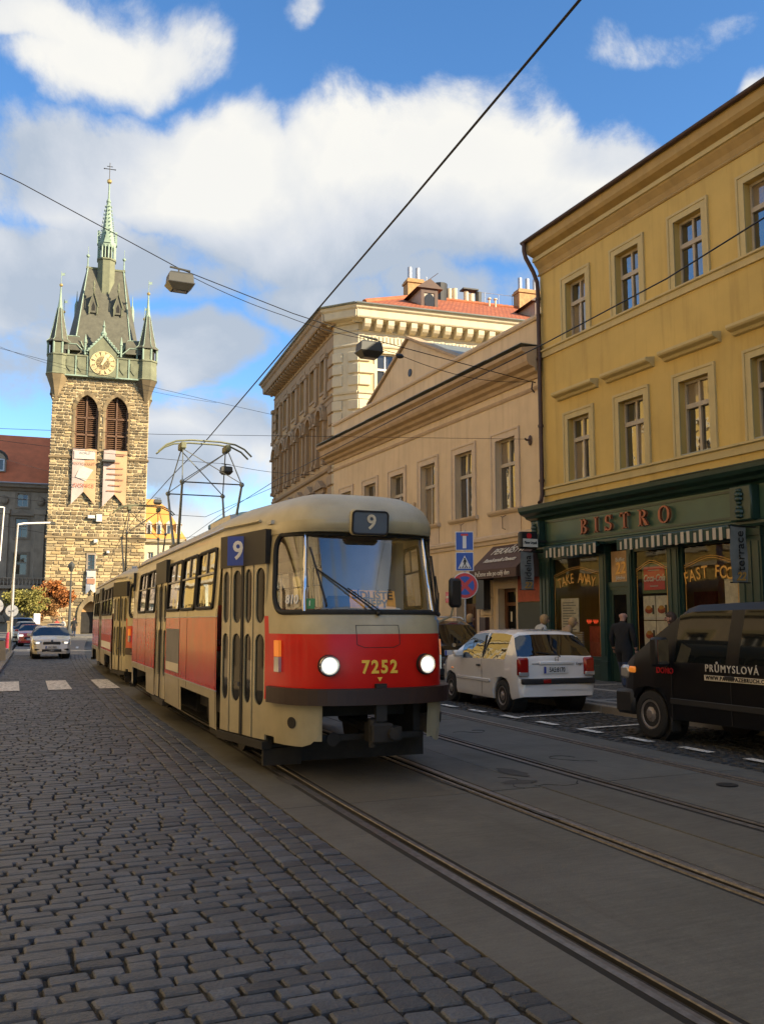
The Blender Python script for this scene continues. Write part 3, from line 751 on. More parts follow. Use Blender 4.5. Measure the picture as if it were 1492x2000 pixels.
# shop door with transom light
mb = MB(); frame_ring(mb, 2.90, 3.58, .14, 2.42, .08, -.02, .06, False); mb.box(2.90, 3.58, .0, .05, .14, .75); mb.box(2.90, 2.98, .0, .05, .75, 2.42); mb.box(3.5, 3.58, .0, .05, .75, 2.42); mb.box(2.98, 3.5, .0, .05, 2.3, 2.42); mb.box(2.82, 3.66, -.04, .06, 2.5, 2.62)
do = mb.build('door', 'green', sh)
mb = MB(); mb.poly((2.98, .02, .75), (3.5, .02, .75), (3.5, .02, 2.3), (2.98, .02, 2.3)); mb.build('pane', 'doorglass', do)
mb = MB(); mb.tube([(3.0, -.0, 1.0), (3.0, -.06, 1.02), (3.0, -.06, 1.3), (3.0, 0, 1.32)], .012, 6); mb.build('handle', 'gilt', do)
mb = MB(); mb.box(2.9, 3.58, .03, .05, 2.62, 3.4); mb.build('transom_panel', 'shop_warm', sh)
text('lettering', 'Buffet', .15, 'letter_white', sh, face_front(3.26, .02, 3.18)); text('lettering', '22', .42, 'gold', sh, face_front(3.26, .02, 2.95, .06), bold=.008, shear=.2); text('lettering', 'Jídelna', .14, 'letter_white', sh, face_front(3.26, .02, 2.72))
# interior behind the glass
mb = MB(); mb.box(.1, 13.4, 2.6, 2.7, .1, 4.4); mb.build('back_wall', 'shop_warm', sh)
mb = MB(); mb.box(.1, 13.4, .1, 2.6, .05, .11); mb.build('shop_floor', 'shop_dark', sh)
mb = MB(); mb.box(.1, 13.4, .1, 2.6, 3.6, 3.7); mb.build('shop_ceiling', 'shop_dark', sh)
mb = MB(); mb.box(2.6, 2.7, .12, 2.6, .11, 3.6); mb.build('partition', 'shop_dark', sh)
mb = MB(); mb.box(4.0, 9, 1.5, 2.1, .11, 1.15); mb.build('counter', 'door_wood', sh)
for k in range(5):
    mb = MB(); mb.box(.9 + k * 2.2, 1.7 + k * 2.2, 2.54, 2.6, 1.6, 2.4); mb.build('picture', ('foodyel', 'foodred', 'shop_dark')[k % 3], sh)
# menu board with lines, blinds, red neon
mb = MB(); mb.box(.62, 1.42, .06, .08, 1.35, 2.25); mn = mb.build('menu_sheet', 'foodpaper', sh)
for k in range(11):
    mb = MB(); mb.box(.70, 1.2 + .12 * math.sin(k * 2.1), .052, .058, 2.12 - k * .072, 2.145 - k * .072); mb.build('menu_line', 'print_grey', mn)
for k in range(13):
    mb = MB(); mb.box(.5, 1.5, .10, .16, .72 + k * .05, .745 + k * .05); mb.build('blind_slat', 'foodpaper', sh)
for xa in (1.72, 2.0):
    mb = MB(); mb.tube([(xa + .2 * k / 10, .1, 1.62 + .05 * math.sin(k * 1.6)) for k in range(11)], .016, 5); mb.build('neon_tube', 'neon', sh, 60)
mb = MB(); mb.box(1.55, 2.4, .3, .34, .7, 1.5); mb.build('drinks_poster', 'foodred', sh)
def arc_text(s, x, z, size, rad, mat='gold', spacing=1., sx=.8):
    n = len(s)
    for i, ch in enumerate(s):
        if ch == ' ': continue
        u = (i - (n - 1) / 2) * size * .62 * spacing; dz = -(u * u) / (2 * rad)
        text('lettering', ch, size * (1.25 - .0 * abs(u)), mat, sh, face_front(x + u, -.012, z + dz, -u / rad * .6), sx=sx, bold=.004)
arc_text('TAKE AWAY', 1.44, 2.78, .30, 2.2)
arc_text('FAST FOOD', 6.42, 2.72, .31, 2.4)
for (xa, xb) in ((.42, 2.45), (3.92, 5.02), (5.6, 7.22)):
    cx = (xa + xb) / 2; hw = (xb - xa) / 2
    mb = MB()
    for off in (0, .05): mb.tube([(cx + hw * u, -.012, 2.98 + off + .2 * (math.cos(u * 2.6) * .5 - .2)) for u in [q / 8 - 1 for q in range(17)]], .008, 4)
    for xx in (xa + .02, xb - .02): mb.box(xx - .006, xx + .006, -.014, -.006, .78, 2.85)
    mb.build('gold_line', 'gold', sh)
# drinks sign and four food posters in the second window
mb = MB(); mb.box(4.05, 4.95, .05, .07, 2.3, 3.02); cc = mb.build('drink_sign', 'foodgreen', sh)
mb = MB(); mb.bbox(4.13, 4.87, .03, .05, 2.38, 2.94, .006); mb.build('sign_panel', 'cokered', cc)
text('lettering', 'Coca-Cola', .23, 'letter_white', cc, face_front(4.5, .026, 2.66), sx=.78, shear=.35, bold=.004); mb = MB(); mb.box(4.3, 4.7, .024, .029, 2.84, 2.865); mb.build('print_line', 'awn_white', cc); mb = MB(); mb.box(4.36, 4.64, .024, .029, 2.46, 2.485); mb.build('print_line', 'awn_white', cc)
for i in range(2):
    for j in range(4):
        x = 4.07 + i * .45; z = 1.66 - j * .60 + .0
        if z < .6: continue
        mb = MB(); mb.box(x, x + .42, .05, .065, z, z + .58); fp = mb.build('food_poster', 'foodpaper', sh)
        mb = MB(); mb.sphere((x + .19, .048, z + .24), .14, 10, (1, .08, .62)); mb.build('plate_picture', 'foodred', fp)
        mb = MB(); mb.sphere((x + .19, .044, z + .29), .10, 10, (1, .1, .6)); mb.build('dish_picture', 'foodyel', fp)
        mb = MB(); mb.box(x + .32, x + .38, .04, .049, z + .14, z + .36); mb.build('glass_picture', 'board_green', fp)
        mb = MB(); mb.box(x + .02, x + .4, .042, .049, z + .015, z + .08); mb.build('price_strip', 'letter_white', fp)
mb = MB(); mb.box(6.75, 7.25, .05, .06, 1.9, 2.55); mb.build('notice', 'foodpaper', sh)
# BISTRO letters: block letters with serifs
def serif_letter(ch, x, z, h):
    t_ = .055; w = {'B': .30, 'I': .10, 'S': .28, 'T': .34, 'R': .33, 'O': .40}[ch]; mb = MB(); y0, y1 = -.24, -.17; T = h * .2
    def bar(a, b, c, d): mb.box(x + a, x + b, y0, y1, z + c, z + d)
    def arc(cx, cz, rx, rz, a0, a1, th):
        n = 14
        for k in range(n):
            p = []
            for q in (k, k + 1):
                a = a0 + (a1 - a0) * q / n; thick = th * (.45 + .55 * abs(math.cos(a)))
                p += [(cx + rx * math.cos(a), cz + rz * math.sin(a)), (cx + max(rx - thick, .005) * math.cos(a), cz + max(rz - th * .5, .005) * math.sin(a))]
            mb.prism([(x + p[0][0], z + p[0][1]), (x + p[2][0], z + p[2][1]), (x + p[3][0], z + p[3][1]), (x + p[1][0], z + p[1][1])], 'y', y0, y1)
    s = .035
    if ch in 'IBRT':
        c = w / 2 if ch in 'IT' else .07
        bar(c - .032, c + .032, 0, h)
        bar(c - .08, c + .08, 0, .025)
        if ch != 'T': bar(c - .08, c + .08, h - .025, h)
    if ch == 'T': bar(0, w, h - .035, h); bar(0, .03, h - .1, h); bar(w - .03, w, h - .1, h)
    if ch == 'B': arc(.08, h * .27, .22, h * .27, -math.pi / 2, math.pi / 2, .07); arc(.08, h * .76, .18, h * .24, -math.pi / 2, math.pi / 2, .065)
    if ch == 'R':
        arc(.08, h * .73, .20, h * .27, -math.pi / 2, math.pi / 2, .07)
        mb.prism([(x + .13, z + h * .46), (x + .21, z + h * .46), (x + w + .02, z), (x + w - .08, z)], 'y', y0, y1)
    if ch == 'O': arc(w / 2, h / 2, w / 2, h / 2 + .01, 0, 2 * math.pi, .075)
    if ch == 'S':
        arc(w / 2, h * .735, w * .46, h * .265, R(30), R(270), .07); arc(w / 2, h * .265, w * .5, h * .265, R(90), R(-160), .07)
        bar(w * .82, w * .9, h * .72, h); bar(.0, .03, 0, h * .28)
    mb.build('letter', 'copperletter', sh)
for ch, x in zip('BISTRO', (1.98, 2.60, 3.02, 3.62, 4.32, 5.02)): serif_letter(ch, x, 3.92, .40)
# striped awning valances (rolled up awnings)
for a, b in ((.62, 2.95), (3.8, 7.5)):
    aw = thing('rolled_awning', 'rolled green and white striped awning above the ' + ('take away window' if a < 1 else 'fast food window of the bistro'), 'awning', (15, Y0, 0), R(-90), 'striped awnings of the bistro')
    mb = MB(); mb.cyl((a, -.42, 3.60), (b, -.42, 3.60), .07, n=10); mb.box(a, b, -.42, -.12, 3.60, 3.66); mb.build('roller', 'green', aw, 40)
    n = int((b - a) / .095)
    for k in range(n):
        x0 = a + (b - a) * k / n; x1 = a + (b - a) * (k + 1) / n; y = -.49 + .012 * math.sin(k * 1.9)
        mb = MB(); mb.box(x0, x1 - .001, y, y + .012, 3.36 + .015 * math.sin(k * 2.3), 3.62); mb.build('valance_stripe', 'awn_white' if k % 2 else 'awn_green', aw)
# banners and beer sign hanging from the shopfront
def hang_banner(name, label, wd, Yw, X0, X1, z0, z1):
    o = thing(name, label, 'banner', ((X0 + X1) / 2, Yw, z0)); w = (X1 - X0) / 2; h = z1 - z0; mb = MB()
    N = 10; vs = []; 
    for i in range(N + 1):
        z = h * i / N
        for x in (-w, -w / 3, w / 3, w): vs.append((x, .02 * math.sin(z * 6 + x * 9), z))
    mb.add(vs, [(i * 4 + k, i * 4 + k + 1, i * 4 + 5 + k, i * 4 + 4 + k) for i in range(N) for k in range(3)])
    mb.add([(x, y + .006, z) for x, y, z in vs], [(i * 4 + 4 + k, i * 4 + 5 + k, i * 4 + k + 1, i * 4 + k) for i in range(N) for k in range(3)])
    mb.build('cloth', 'silverbanner', o, 60)
    mb = MB(); mb.cyl((-w - .05, 0, h), (15 - (X0 + X1) / 2, 0, h), .015, n=6); mb.cyl((-w - .05, 0, 0), (w + .05, 0, 0), .012, n=6); mb.build('rod', 'black', o)
    text('lettering', wd, .30, 'sign_black', o, face_front(.02, -.03, h * .56, R(90)), sx=.95)
    text('lettering', '22', .24, 'gold', o, face_front(0, -.03, .12), bold=.006, shear=.3)
hang_banner('hanging_banner', 'grey hanging banner reading jídelna with golden 22 under beer sign', 'jídelna', 21.9, 14.00, 14.42, 2.50, 3.56)
hang_banner('hanging_banner', 'grey hanging banner reading terrace with golden 22 at right end of bistro', 'terrace', 14.3, 14.18, 14.62, 2.42, 3.58)
bs = thing('beer_sign', 'black and white illuminated beer sign box with red seal by shopfront corner', 'sign', (14.25, 21.9, 3.64))
mb = MB(); mb.bbox(-.30, .30, -.09, .09, 0, .48, .05); mb.build('case', 'black', bs, 30)
mb = MB(); mb.box(-.22, .26, -.098, -.092, .05, .28); mb.build('face', 'letter_white', bs)
text('lettering', 'Pilsner Urquell', .11, 'sign_black', bs, face_front(.02, -.1, .17), sx=.62, bold=.003)
mb = MB(); mb.cyl((-.02, -.105, .36), (-.02, -.09, .36), .08, n=16); mb.build('seal', 'sign_red', bs)
mb = MB(); mb.box(.30, .75, -.02, .02, .2, .26); mb.build('bracket', 'black', bs)

# ---------------- beige house with the bakery
BY = 39.0; BL = BY - Y0 - .01
bb = thing('beige_house', 'beige two storey house with gabled parapet and bakery on ground floor', 'house', (15, BY, 0), R(-90))
xs = [14.20 - 2.64 * k for k in range(6)]
opb = [(x, x + 1.15, 5.05, 7.26) for x in xs]
low = [(11.62, 12.98, .118, 2.95), (14.28, 15.30, .118, 2.62)]
mb = MB(); wall_skin(mb, 0, BL, -.1, 9.7, opb + low, 0, .3)
mb.box(0, BL, .36, 12, -.1, 9.6); mb.poly((0, 0, -.1), (0, 0, 9.6), (0, 12, 9.6), (0, 12, -.1)); mb.build('wall', 'bplaster', bb)
mb = MB(); mb.box(-.02, BL, .0, .35, 9.62, 10.5); mb.build('parapet', 'bplaster', bb)
mb = MB(); profile_run(mb, [(.4, 10.5), (-.06, 10.5), (-.10, 10.56), (-.10, 10.63), (.4, 10.66)], -.06, BL); mb.build('coping', 'btrim', bb)
mb = MB(); mb.prism([(4.15, 10.66), (11.6, 10.66), (7.87, 12.38)], 'y', .02, .34); mb.build('gable', 'bplaster', bb)
for a, b in (((4.0, 10.62), (7.87, 12.42)), ((11.75, 10.62), (7.87, 12.42))):
    mb = MB(); d = (Vector(b) - Vector(a)).normalized(); n = Vector((-d.y, d.x)) * (1 if d.x > 0 else -1) * .09
    mb.prism([a, b, (b[0] + 0, b[1] + .1), (a[0] + n.x, a[1] + n.y)], 'y', -.08, .42); mb.build('gable_coping', 'bcornice', bb)
mb = MB(); mb.prism([(4.15, 10.66), (11.6, 10.66), (7.87, 12.40)], 'y', .36, 7); mb.build('gable_roof', 'zinc', bb)
mb = MB(); mb.cyl((8.0, -.01, 11.05), (8.0, .03, 11.05), .15, n=12); mb.build('gable_vent', 'black', bb)
mb = MB(); profile_run(mb, [(0, 8.74), (-.06, 8.74), (-.10, 8.84), (-.22, 8.90), (-.26, 9.0), (-.44, 9.06), (-.5, 9.16), (-.52, 9.36), (-.66, 9.44), (-.68, 9.54), (0, 9.66)], -.50, BL); mb.build('cornice', 'bcornice', bb)
for k in range(9):
    mb = MB(); mb.box(-.5 + k * 1.92, 1.40 + k * 1.92 if k < 8 else BL, -.70, 0, 9.655 + (k % 2) * .014, 9.672 + (k % 2) * .014); mb.build('cornice_sheet', 'zinc', bb)
mb = MB(); profile_run(mb, [(0, 8.40), (-.03, 8.40), (-.05, 8.46), (-.03, 8.52), (0, 8.53)], 0, BL); mb.build('string_course', 'bcornice', bb)
mb = MB(); profile_run(mb, [(0, 4.02), (-.05, 4.02), (-.07, 4.12), (-.13, 4.16), (-.14, 4.26), (0, 4.32)], 0, BL - .2); mb.build('string_course', 'btrim', bb)
wb = [win_frames(1.15, 2.21, ('winwood', 'pane', 'pane_curtain'), .64) for _ in range(6)]
sb = MB(); frame_ring(sb, 0, 1.15, 0, 2.21, .20, -.03, .01, False); frame_ring(sb, -.2, 1.35, 0, 2.41, .06, -.055, .008, False); sbm = sb.mesh('window_surround', 'btrim')
ss = MB(); profile_run(ss, [(.02, -.14), (-.08, -.14), (-.14, -.08), (-.16, -.02), (0, .01)], -.36, 1.51); ssm = ss.mesh('window_sill', 'btrim')
ap = MB(); ap.box(-.26, 1.41, -.03, .005, -.74, -.14); apm = ap.mesh('apron_panel', 'btrim')
hk = MB(); hk.tube([(.57, -.04, -.62), (.57, -.14, -.6), (.57, -.14, -.25), (.42, -.1, -.2)], .012, 5); hk.tube([(.57, -.14, -.25), (.72, -.1, -.2)], .012, 5); hkm = hk.mesh('flag_bracket', 'brownmetal')
for x in xs:
    put_window(bb, wb[xs.index(x)], x, 5.05); link('window_surround', sbm, bb, (x, 0, 5.05)); link('window_sill', ssm, bb, (x, 0, 5.05)); link('apron_panel', apm, bb, (x, 0, 5.05)); link('flag_bracket', hkm, bb, (x, 0, 5.05))
# house doorway, pilasters, bakery door, notices
mb = MB(); mb.box(11.62, 12.98, .24, .28, .118, 2.1); mb.box(12.28, 12.33, .21, .25, .118, 2.1); mb.box(11.62, 12.98, .22, .26, 2.1, 2.2)
for a in (11.72, 12.42):
    for z in (.3, 1.25): mb.box(a, a + .46, .22, .245, z, z + .75)
hdr = mb.build('house_door', 'brown_wood', bb)
mb = MB(); mb.poly((11.62, .26, 2.2), (12.98, .26, 2.2), (12.98, .26, 2.95), (11.62, .26, 2.95)); mb.build('fanlight', 'doorglass', hdr)
mb = MB(); frame_ring(mb, 11.62, 12.98, .118, 2.95, .16, -.05, .01, False); mb.prism([(11.3, 3.10), (13.3, 3.10), (12.3, 3.52)], 'y', -.14, .0); mb.build('door_surround', 'btrim', bb)
for k in range(5):
    mb = MB(); mb.box(13.22, 13.92, -.06, .0, .14 + k * .56, .66 + k * .56); mb.build('rusticated_block', 'bplaster', bb)
    mb = MB(); mb.box(10.7, 11.42, -.06, .0, .14 + k * .56, .66 + k * .56); mb.build('rusticated_block', 'bplaster', bb)
mb = MB(); frame_ring(mb, 14.28, 15.30, .118, 2.62, .14, -.04, .01, False); mb.build('door_surround', 'btrim', bb)
mb = MB(); mb.box(14.28, 14.42, .2, .28, .118, 2.62); mb.box(15.18, 15.30, .2, .28, .118, 2.62); mb.box(14.42, 15.18, .2, .28, 2.1, 2.2); mb.box(14.42, 15.18, .2, .28, .118, .4); mb.box(14.42, 15.18, .2, .28, 2.52, 2.62)
bd = mb.build('bakery_door', 'door_wood', bb)
mb = MB(); mb.poly((14.42, .25, .4), (15.18, .25, .4), (15.18, .25, 2.1), (14.42, .25, 2.1)); mb.build('pane', 'doorglass', bd)
mb = MB(); mb.poly((14.42, .25, 2.2), (15.18, .25, 2.2), (15.18, .25, 2.52), (14.42, .25, 2.52)); mb.build('pane', 'doorglass', bd)
for k, (x, z, w, h) in enumerate(((14.95, 1.55, .16, .22), (14.92, 1.1, .22, .3), (14.55, 1.62, .1, .3))):
    mb = MB(); mb.box(x, x + w, .236, .243, z, z + h); mb.build('door_notice', ('letter_white', 'print_grey')[k % 2], bd)
mb = MB(); mb.box(15.46, 16.62, -.08, .0, .75, 2.18); mb.build('display_board', 'board_green', bb)
mb = MB(); mb.box(15.44, 16.66, -.06, .0, 2.2, 3.0); mb.build('bread_picture', 'foodred', bb)
mb = MB(); mb.box(13.42, 13.78, -.22, -.06, 1.25, 1.75); mb.build('letter_box', 'brownmetal', bb)
mb = MB(); mb.box(13.36, 13.86, -.30, -.06, 2.0, 2.95); mb.prism([(13.3, 2.95), (13.92, 2.95), (13.61, 3.12)], 'y', -.34, -.04); mb.build('lantern', 'black', bb)
mb = MB(); mb.box(10.9, 11.16, -.075, -.06, 2.25, 2.62); mb.build('house_number_plate', 'sign_red', bb)
mb = MB(); mb.box(10.95, 11.11, -.079, -.074, 2.40, 2.48); mb.build('number_field', 'letter_white', bb)
mb = MB(); mb.box(11.45, 11.62, -.12, -.055, .5, 1.6); mb.build('meter_box', 'alum', bb)
mb = MB(); mb.tube([(16.2, -.05, 6.95), (16.2, -.16, 6.95), (16.2, -.2, 7.0)], .03, 6); mb.sphere((16.2, -.03, 6.95), .1, 8, (1, .4, 1.6)); mb.build('wire_rosette', 'brownmetal', bb)
mb = MB(); mb.sphere((8.4, -.03, 5.9), .09, 8, (1, .4, 1.5)); mb.build('wire_rosette', 'bcornice', bb)
mb = MB(); mb.tube([(16.6, -.07, 8.6), (16.6, -.16, 8.62), (16.6, -.2, 8.4), (16.6, -.1, 8.3)], .025, 6); mb.build('wire_rosette', 'brownmetal', bb)
# bakery awning
aw = thing('bakery_awning', 'brown bakery awning with white lettering on the beige house', 'awning', (15, BY, 0), R(-90))
ax0, ax1 = 13.95, 16.62
mb = MB(); sl_ = [(0, 3.92), (0, 3.95), (-.84, 3.17), (-.84, 3.14)]; mb.prism(sl_, 'x', ax0, ax1); mb.build('canopy', 'brown_awn', aw)
mb = MB(); mb.box(ax0, ax1, -.855, -.84, 2.90, 3.16); mb.build('valance', 'brown_awn', aw)
for x in (ax0, ax1 - .01):
    mb = MB(); mb.prism([(0, 3.92), (-.84, 3.15), (-.84, 2.90), (0, 2.9)], 'x', x, x + .01); mb.build('side_panel', 'brown_awn', aw)
Ms = frame_mat((15.28, -.40, 3.585), (1, 0, 0), (0, .84, .78))
for s, sz, v, sxx in (('PEKAŘSTVÍ', .40, .20, .92), ('Rembrandt Donuts', .24, -.22, .95)):
    Mq = Ms @ Matrix.Translation((0, v, .02)); text('lettering', s, sz, 'letter_white', aw, Mq, sx=sxx, shear=.15, bold=.004)
text('lettering', 'Pečeme zde po celý den', .2, 'letter_white', aw, face_front(15.28, -.862, 3.03), sx=1.0, bold=.002)
# ================================================================= CORNER HOUSE (sunlit flank, shaded street front)
CX, CY, CROT = 16.5, 43.0, R(-90 - 5.9)
cb = thing('corner_house', 'ornate cream corner house with red tiled roof and bracketed cornice', 'house', (CX, CY, 0), CROT)
# local: x towards the camera along the street, y into the block; street front y = 0 (x < 0), flank x = 1 (y > 1), chamfer between
FL, SL = 26, -15.0
TOP = 15.9
M_fl = Matrix.Translation((1, 1, 0)) @ Matrix.Rotation(R(90), 4, 'Z')     # flank frame: x along +y, y into block (-x)
M_ch = Matrix.Translation((0, 0, 0)) @ Matrix.Rotation(R(45), 4, 'Z')
fl_ops = [(1.0 + 2.55 * k, 1.95 + 2.55 * k, z, z + 2.3) for k in range(9) for z in (12.85, 8.3, 4.0)]
mb = MB(); mb.T = M_fl; wall_skin(mb, 0, FL, 0, TOP + 1.2, fl_ops, 0, .22); mb.box(0.02, FL, .3, 3, 0, TOP + 1.15); mb.build('flank_wall', 'cplaster', cb)
mb = MB(); mb.T = M_ch; mb.box(0, 1.4142, 0, .3, 0, TOP + 1.2); mb.build('corner_wall', 'ctrim', cb)
st_x = [-2.5 - 2.35 * k for k in range(6)]
st_ops = [(x - .1, x + .85, 13.7, 15.75) for x in st_x] + [(x - .1, x + .85, 10.0, 12.2) for x in st_x] + [(x - .1, x + .85, 5.2, 8.2) for x in st_x] + [(x - .2, x + 1.0, .3, 3.6) for x in st_x]
mb = MB(); wall_skin(mb, SL, 0, 0, TOP + 1.2, st_ops, 0, .3); mb.box(SL, -.05, .32, 8, 0, TOP + 1.1); mb.poly((SL, 0, 0), (SL, 8, 0), (SL, 8, TOP + 1.1), (SL, 0, TOP + 1.1)); mb.build('street_wall', 'cplaster_shaded', cb)
# quoins
for k in range(26):
    z = .4 + k * .62
    if z > 15.2: break
    if 12.7 < z < 13.3: continue
    mb = MB(); mb.T = M_ch; mb.bbox(-.06, .52, -.09, .02, z, z + .50, .03); mb.bbox(.86, 1.47, -.09, .02, z, z + .50, .03); mb.build('quoin', 'ctrim', cb)
    mb = MB(); mb.T = M_fl; mb.bbox(.02, .62 if k % 2 else .82, -.10, .02, z, z + .50, .03); mb.build('quoin', 'ctrim', cb)
    mb = MB(); mb.bbox(-.95 if k % 2 else -.75, -.02, -.10, .02, z, z + .50, .03); mb.build('quoin', 'ctrim_shaded', cb)
    if z > 4:
        mb = MB(); mb.bbox(SL + .02, SL + .8, -.10, .02, z, z + .50, .03); mb.build('quoin', 'ctrim_shaded', cb)
# cornice along flank, chamfer and street
PR = [(0, 16.62), (-.12, 16.62), (-.16, 16.70), (-.62, 16.74), (-.66, 16.80), (-.68, 17.12), (-.78, 17.2), (-.84, 17.36), (0, 17.46)]
ex = .33
for T_, a, b, mt in ((M_fl, -ex, FL, 'ctrim'), (M_ch, -ex, 1.414 + ex, 'ctrim'), (None, SL - .8, ex, 'ctrim_shaded')):
    mb = MB(); mb.T = T_; profile_run(mb, PR, a, b); mb.build('cornice', mt, cb)
    mb = MB(); mb.T = T_; pts = [(-.86 - .09 * math.cos(q), 17.42 - .09 * math.sin(q)) for q in [math.pi * k / 6 for k in range(7)]]; profile_run(mb, pts, a - .03, b); mb.build('gutter', 'zinc', cb)
mo = MB(); mo.prism([(0, 16.22), (-.30, 16.24), (-.46, 16.34), (-.56, 16.48), (-.58, 16.72), (0, 16.72)], 'x', -.16, .16); mom = mo.mesh('modillion', 'ctrim')
mos = MB(); mos.prism([(0, 16.42), (-.35, 16.5), (-.55, 16.58), (-.55, 16.72), (0, 16.72)], 'x', -.10, .10); mosm = mos.mesh('modillion', 'ctrim_shaded')
for k in range(26):
    o = link('modillion', mom, cb); o.matrix_local = M_fl @ Matrix.Translation((.35 + k * .62, 0, 0))
for k in range(24): link('modillion', mosm, cb, (-.5 - k * .62, 0, 0))
for T_, a, b, mt in ((M_fl, 0, FL, 'ctrim'), (M_ch, 0, 1.414, 'ctrim'), (None, SL, 0, 'ctrim_shaded')):
    mb = MB(); mb.T = T_; profile_run(mb, [(0, 15.45), (-.05, 15.45), (-.08, 15.52), (-.05, 15.58), (-.03, 15.62), (-.03, 16.18), (-.1, 16.22), (0, 16.3)], a, b); mb.build('frieze', mt, cb)
    mb = MB(); mb.T = T_; profile_run(mb, [(0, 12.72), (-.05, 12.72), (-.05, 12.95), (-.12, 13.0), (-.14, 13.1), (0, 13.14)], a, b); mb.build('string_course', mt, cb)
    mb = MB(); mb.T = T_; profile_run(mb, [(0, 9.2), (-.12, 9.25), (-.16, 9.36), (0, 9.42)], a, b); mb.build('string_course', mt, cb)
dn = MB(); dn.bbox(-.05, .05, -.07, .0, 15.68, 16.0, .015); dnm = dn.mesh('frieze_ornament', 'ctrim')
for k in range(70):
    o = link('frieze_ornament', dnm, cb); o.matrix_local = M_fl @ Matrix.Translation((.15 + k * .2, 0, 0))
wc = win_frames(.95, 2.3, ('winwhite', 'pane_far'), .64); wcs = win_frames(.95, 2.05, ('winwood', 'pane_far'), .64); wcm = win_frames(.95, 2.2, ('winwood', 'pane_far'), .64)
sr = MB(); frame_ring(sr, 0, .95, 0, 2.3, .16, -.05, .01); srm = sr.mesh('window_surround', 'ctrim')
for (a, b, c, d) in fl_ops:
    if c < 7: continue
    for nm, dt in (('window', wc[0]), ('window_surround', srm)):
        o = link(nm, dt, cb); o.matrix_local = M_fl @ Matrix.Translation((a, 0, c))
        if nm == 'window':
            for p in wc[1]: link('pane', p, o)
# street front: pilastered top floor, arched piano nobile windows
pi = MB(); pi.box(-.19, .19, -.14, .0, 13.2, 15.3); pi.box(-.26, .26, -.2, .0, 15.3, 15.5); pi.box(-.24, .24, -.18, 0, 13.14, 13.35); pim = pi.mesh('pilaster', 'ctrim_shaded')
su = MB(); frame_ring(su, 0, .95, 0, 2.05, .14, -.06, .0); sum_ = su.mesh('window_surround', 'ctrim_shaded')
ar = MB()
for k in range(10):
    a0, a1 = math.pi * k / 10, math.pi * (k + 1) / 10
    for r0, r1, yy in ((.58, .74, -.30), (.74, .90, -.22)):
        ar.prism([(.47 + r0 * math.cos(a0), r0 * math.sin(a0)), (.47 + r1 * math.cos(a0), r1 * math.sin(a0)), (.47 + r1 * math.cos(a1), r1 * math.sin(a1)), (.47 + r0 * math.cos(a1), r0 * math.sin(a1))], 'y', yy, 0)
ar.box(-.46, -.1, -.34, 0, -.12, .0); ar.box(1.05, 1.41, -.34, 0, -.12, .0); arm = ar.mesh('window_arch', 'ctrim_shaded')
co = MB(); co.box(-.38, -.14, -.2, 0, -2.2, -.12); co.box(-.43, -.1, -.26, 0, -2.4, -2.2); com = co.mesh('window_column', 'ctrim_shaded')
pd = MB(); pd.prism([(-.5, 8.45), (1.45, 8.45), (.475, 8.95)], 'y', -.3, 0); pd.box(-.35, 1.3, -.16, 0, 8.2, 8.45); pdm = pd.mesh('window_pediment', 'ctrim_shaded')
for x in st_x:
    put_window(cb, wcs, x - .1, 13.7); link('window_surround', sum_, cb, (x - .1, 0, 13.7)); link('pilaster', pim, cb, (x - .8, 0, 0))
    put_window(cb, wcm, x - .1, 10.0); link('window_arch', arm, cb, (x - .1, 0, 12.1)); link('window_column', com, cb, (x - .1, 0, 12.1)); link('window_column', com, cb, (x + 1.37, 0, 12.1))
    link('window_pediment', pdm, cb, (x - .1, 0, 0)); put_window(cb, wcm, x - .1, 5.6); 
link('pilaster', pim, cb, (-1.3, 0, 0))
# hipped roof (hip at the corner)
mb = MB(); e = .85; zr = 17.44; rz = 20.65
A = (1 + e, 1 - e, zr); B = (1 + e, 1 + FL, zr); Cc = (-e * .6, -e, zr); Dd = (SL - .8, -e, zr); r1 = (-5, 6.4, rz); r2 = (-5, 1 + FL, rz); r3 = (SL - .8, 6.0, rz)
mb.poly((1 + e, 1.2, zr), B, r2, r1); mb.poly((1 + e, 1.2, zr), r1, (-.4, -e, zr)); mb.poly((-.4, -e, zr), r1, r3, Dd); mb.poly(r1, r2, (-12, 1 + FL, zr), (SL, 12, zr), r3)
# tiles: wave in the material plus raised ridge tiles
m = bpy.data.materials.new('roof_tiles'); m.use_nodes = True; t = NT(m.node_tree); b = t.n['Principled BSDF']
tcn = t.new('ShaderNodeTexCoord'); br = t.new('ShaderNodeTexBrick'); mp = t.vec('MULTIPLY', tcn.outputs['Object'], (1, 1, 1)); sx = t.new('ShaderNodeSeparateXYZ'); t.put(sx.inputs[0], mp)
cmb = t.new('ShaderNodeCombineXYZ'); t.put(cmb.inputs[0], t.math('ADD', sx.outputs[1], t.math('MULTIPLY', sx.outputs[0], .2))); t.put(cmb.inputs[1], sx.outputs[2])
t.put(br.inputs['Vector'], cmb.outputs[0]); br.inputs['Scale'].default_value = 1; br.inputs['Brick Width'].default_value = .24; br.inputs['Row Height'].default_value = .22; br.inputs['Mortar Size'].default_value = .02
br.inputs['Color1'].default_value = (.40, .115, .042, 1); br.inputs['Color2'].default_value = (.30, .080, .030, 1); br.inputs['Mortar'].default_value = (.18, .05, .022, 1)
t.put(b.inputs['Base Color'], br.outputs[0]); b.inputs['Roughness'].default_value = .75
bn = t.new('ShaderNodeBump'); bn.inputs['Strength'].default_value = .9; bn.inputs['Distance'].default_value = .05; t.put(bn.inputs['Height'], t.math('SUBTRACT', 1, br.outputs[1])); t.l.new(bn.outputs[0], b.inputs['Normal'])
MATS['roof_tiles'] = m
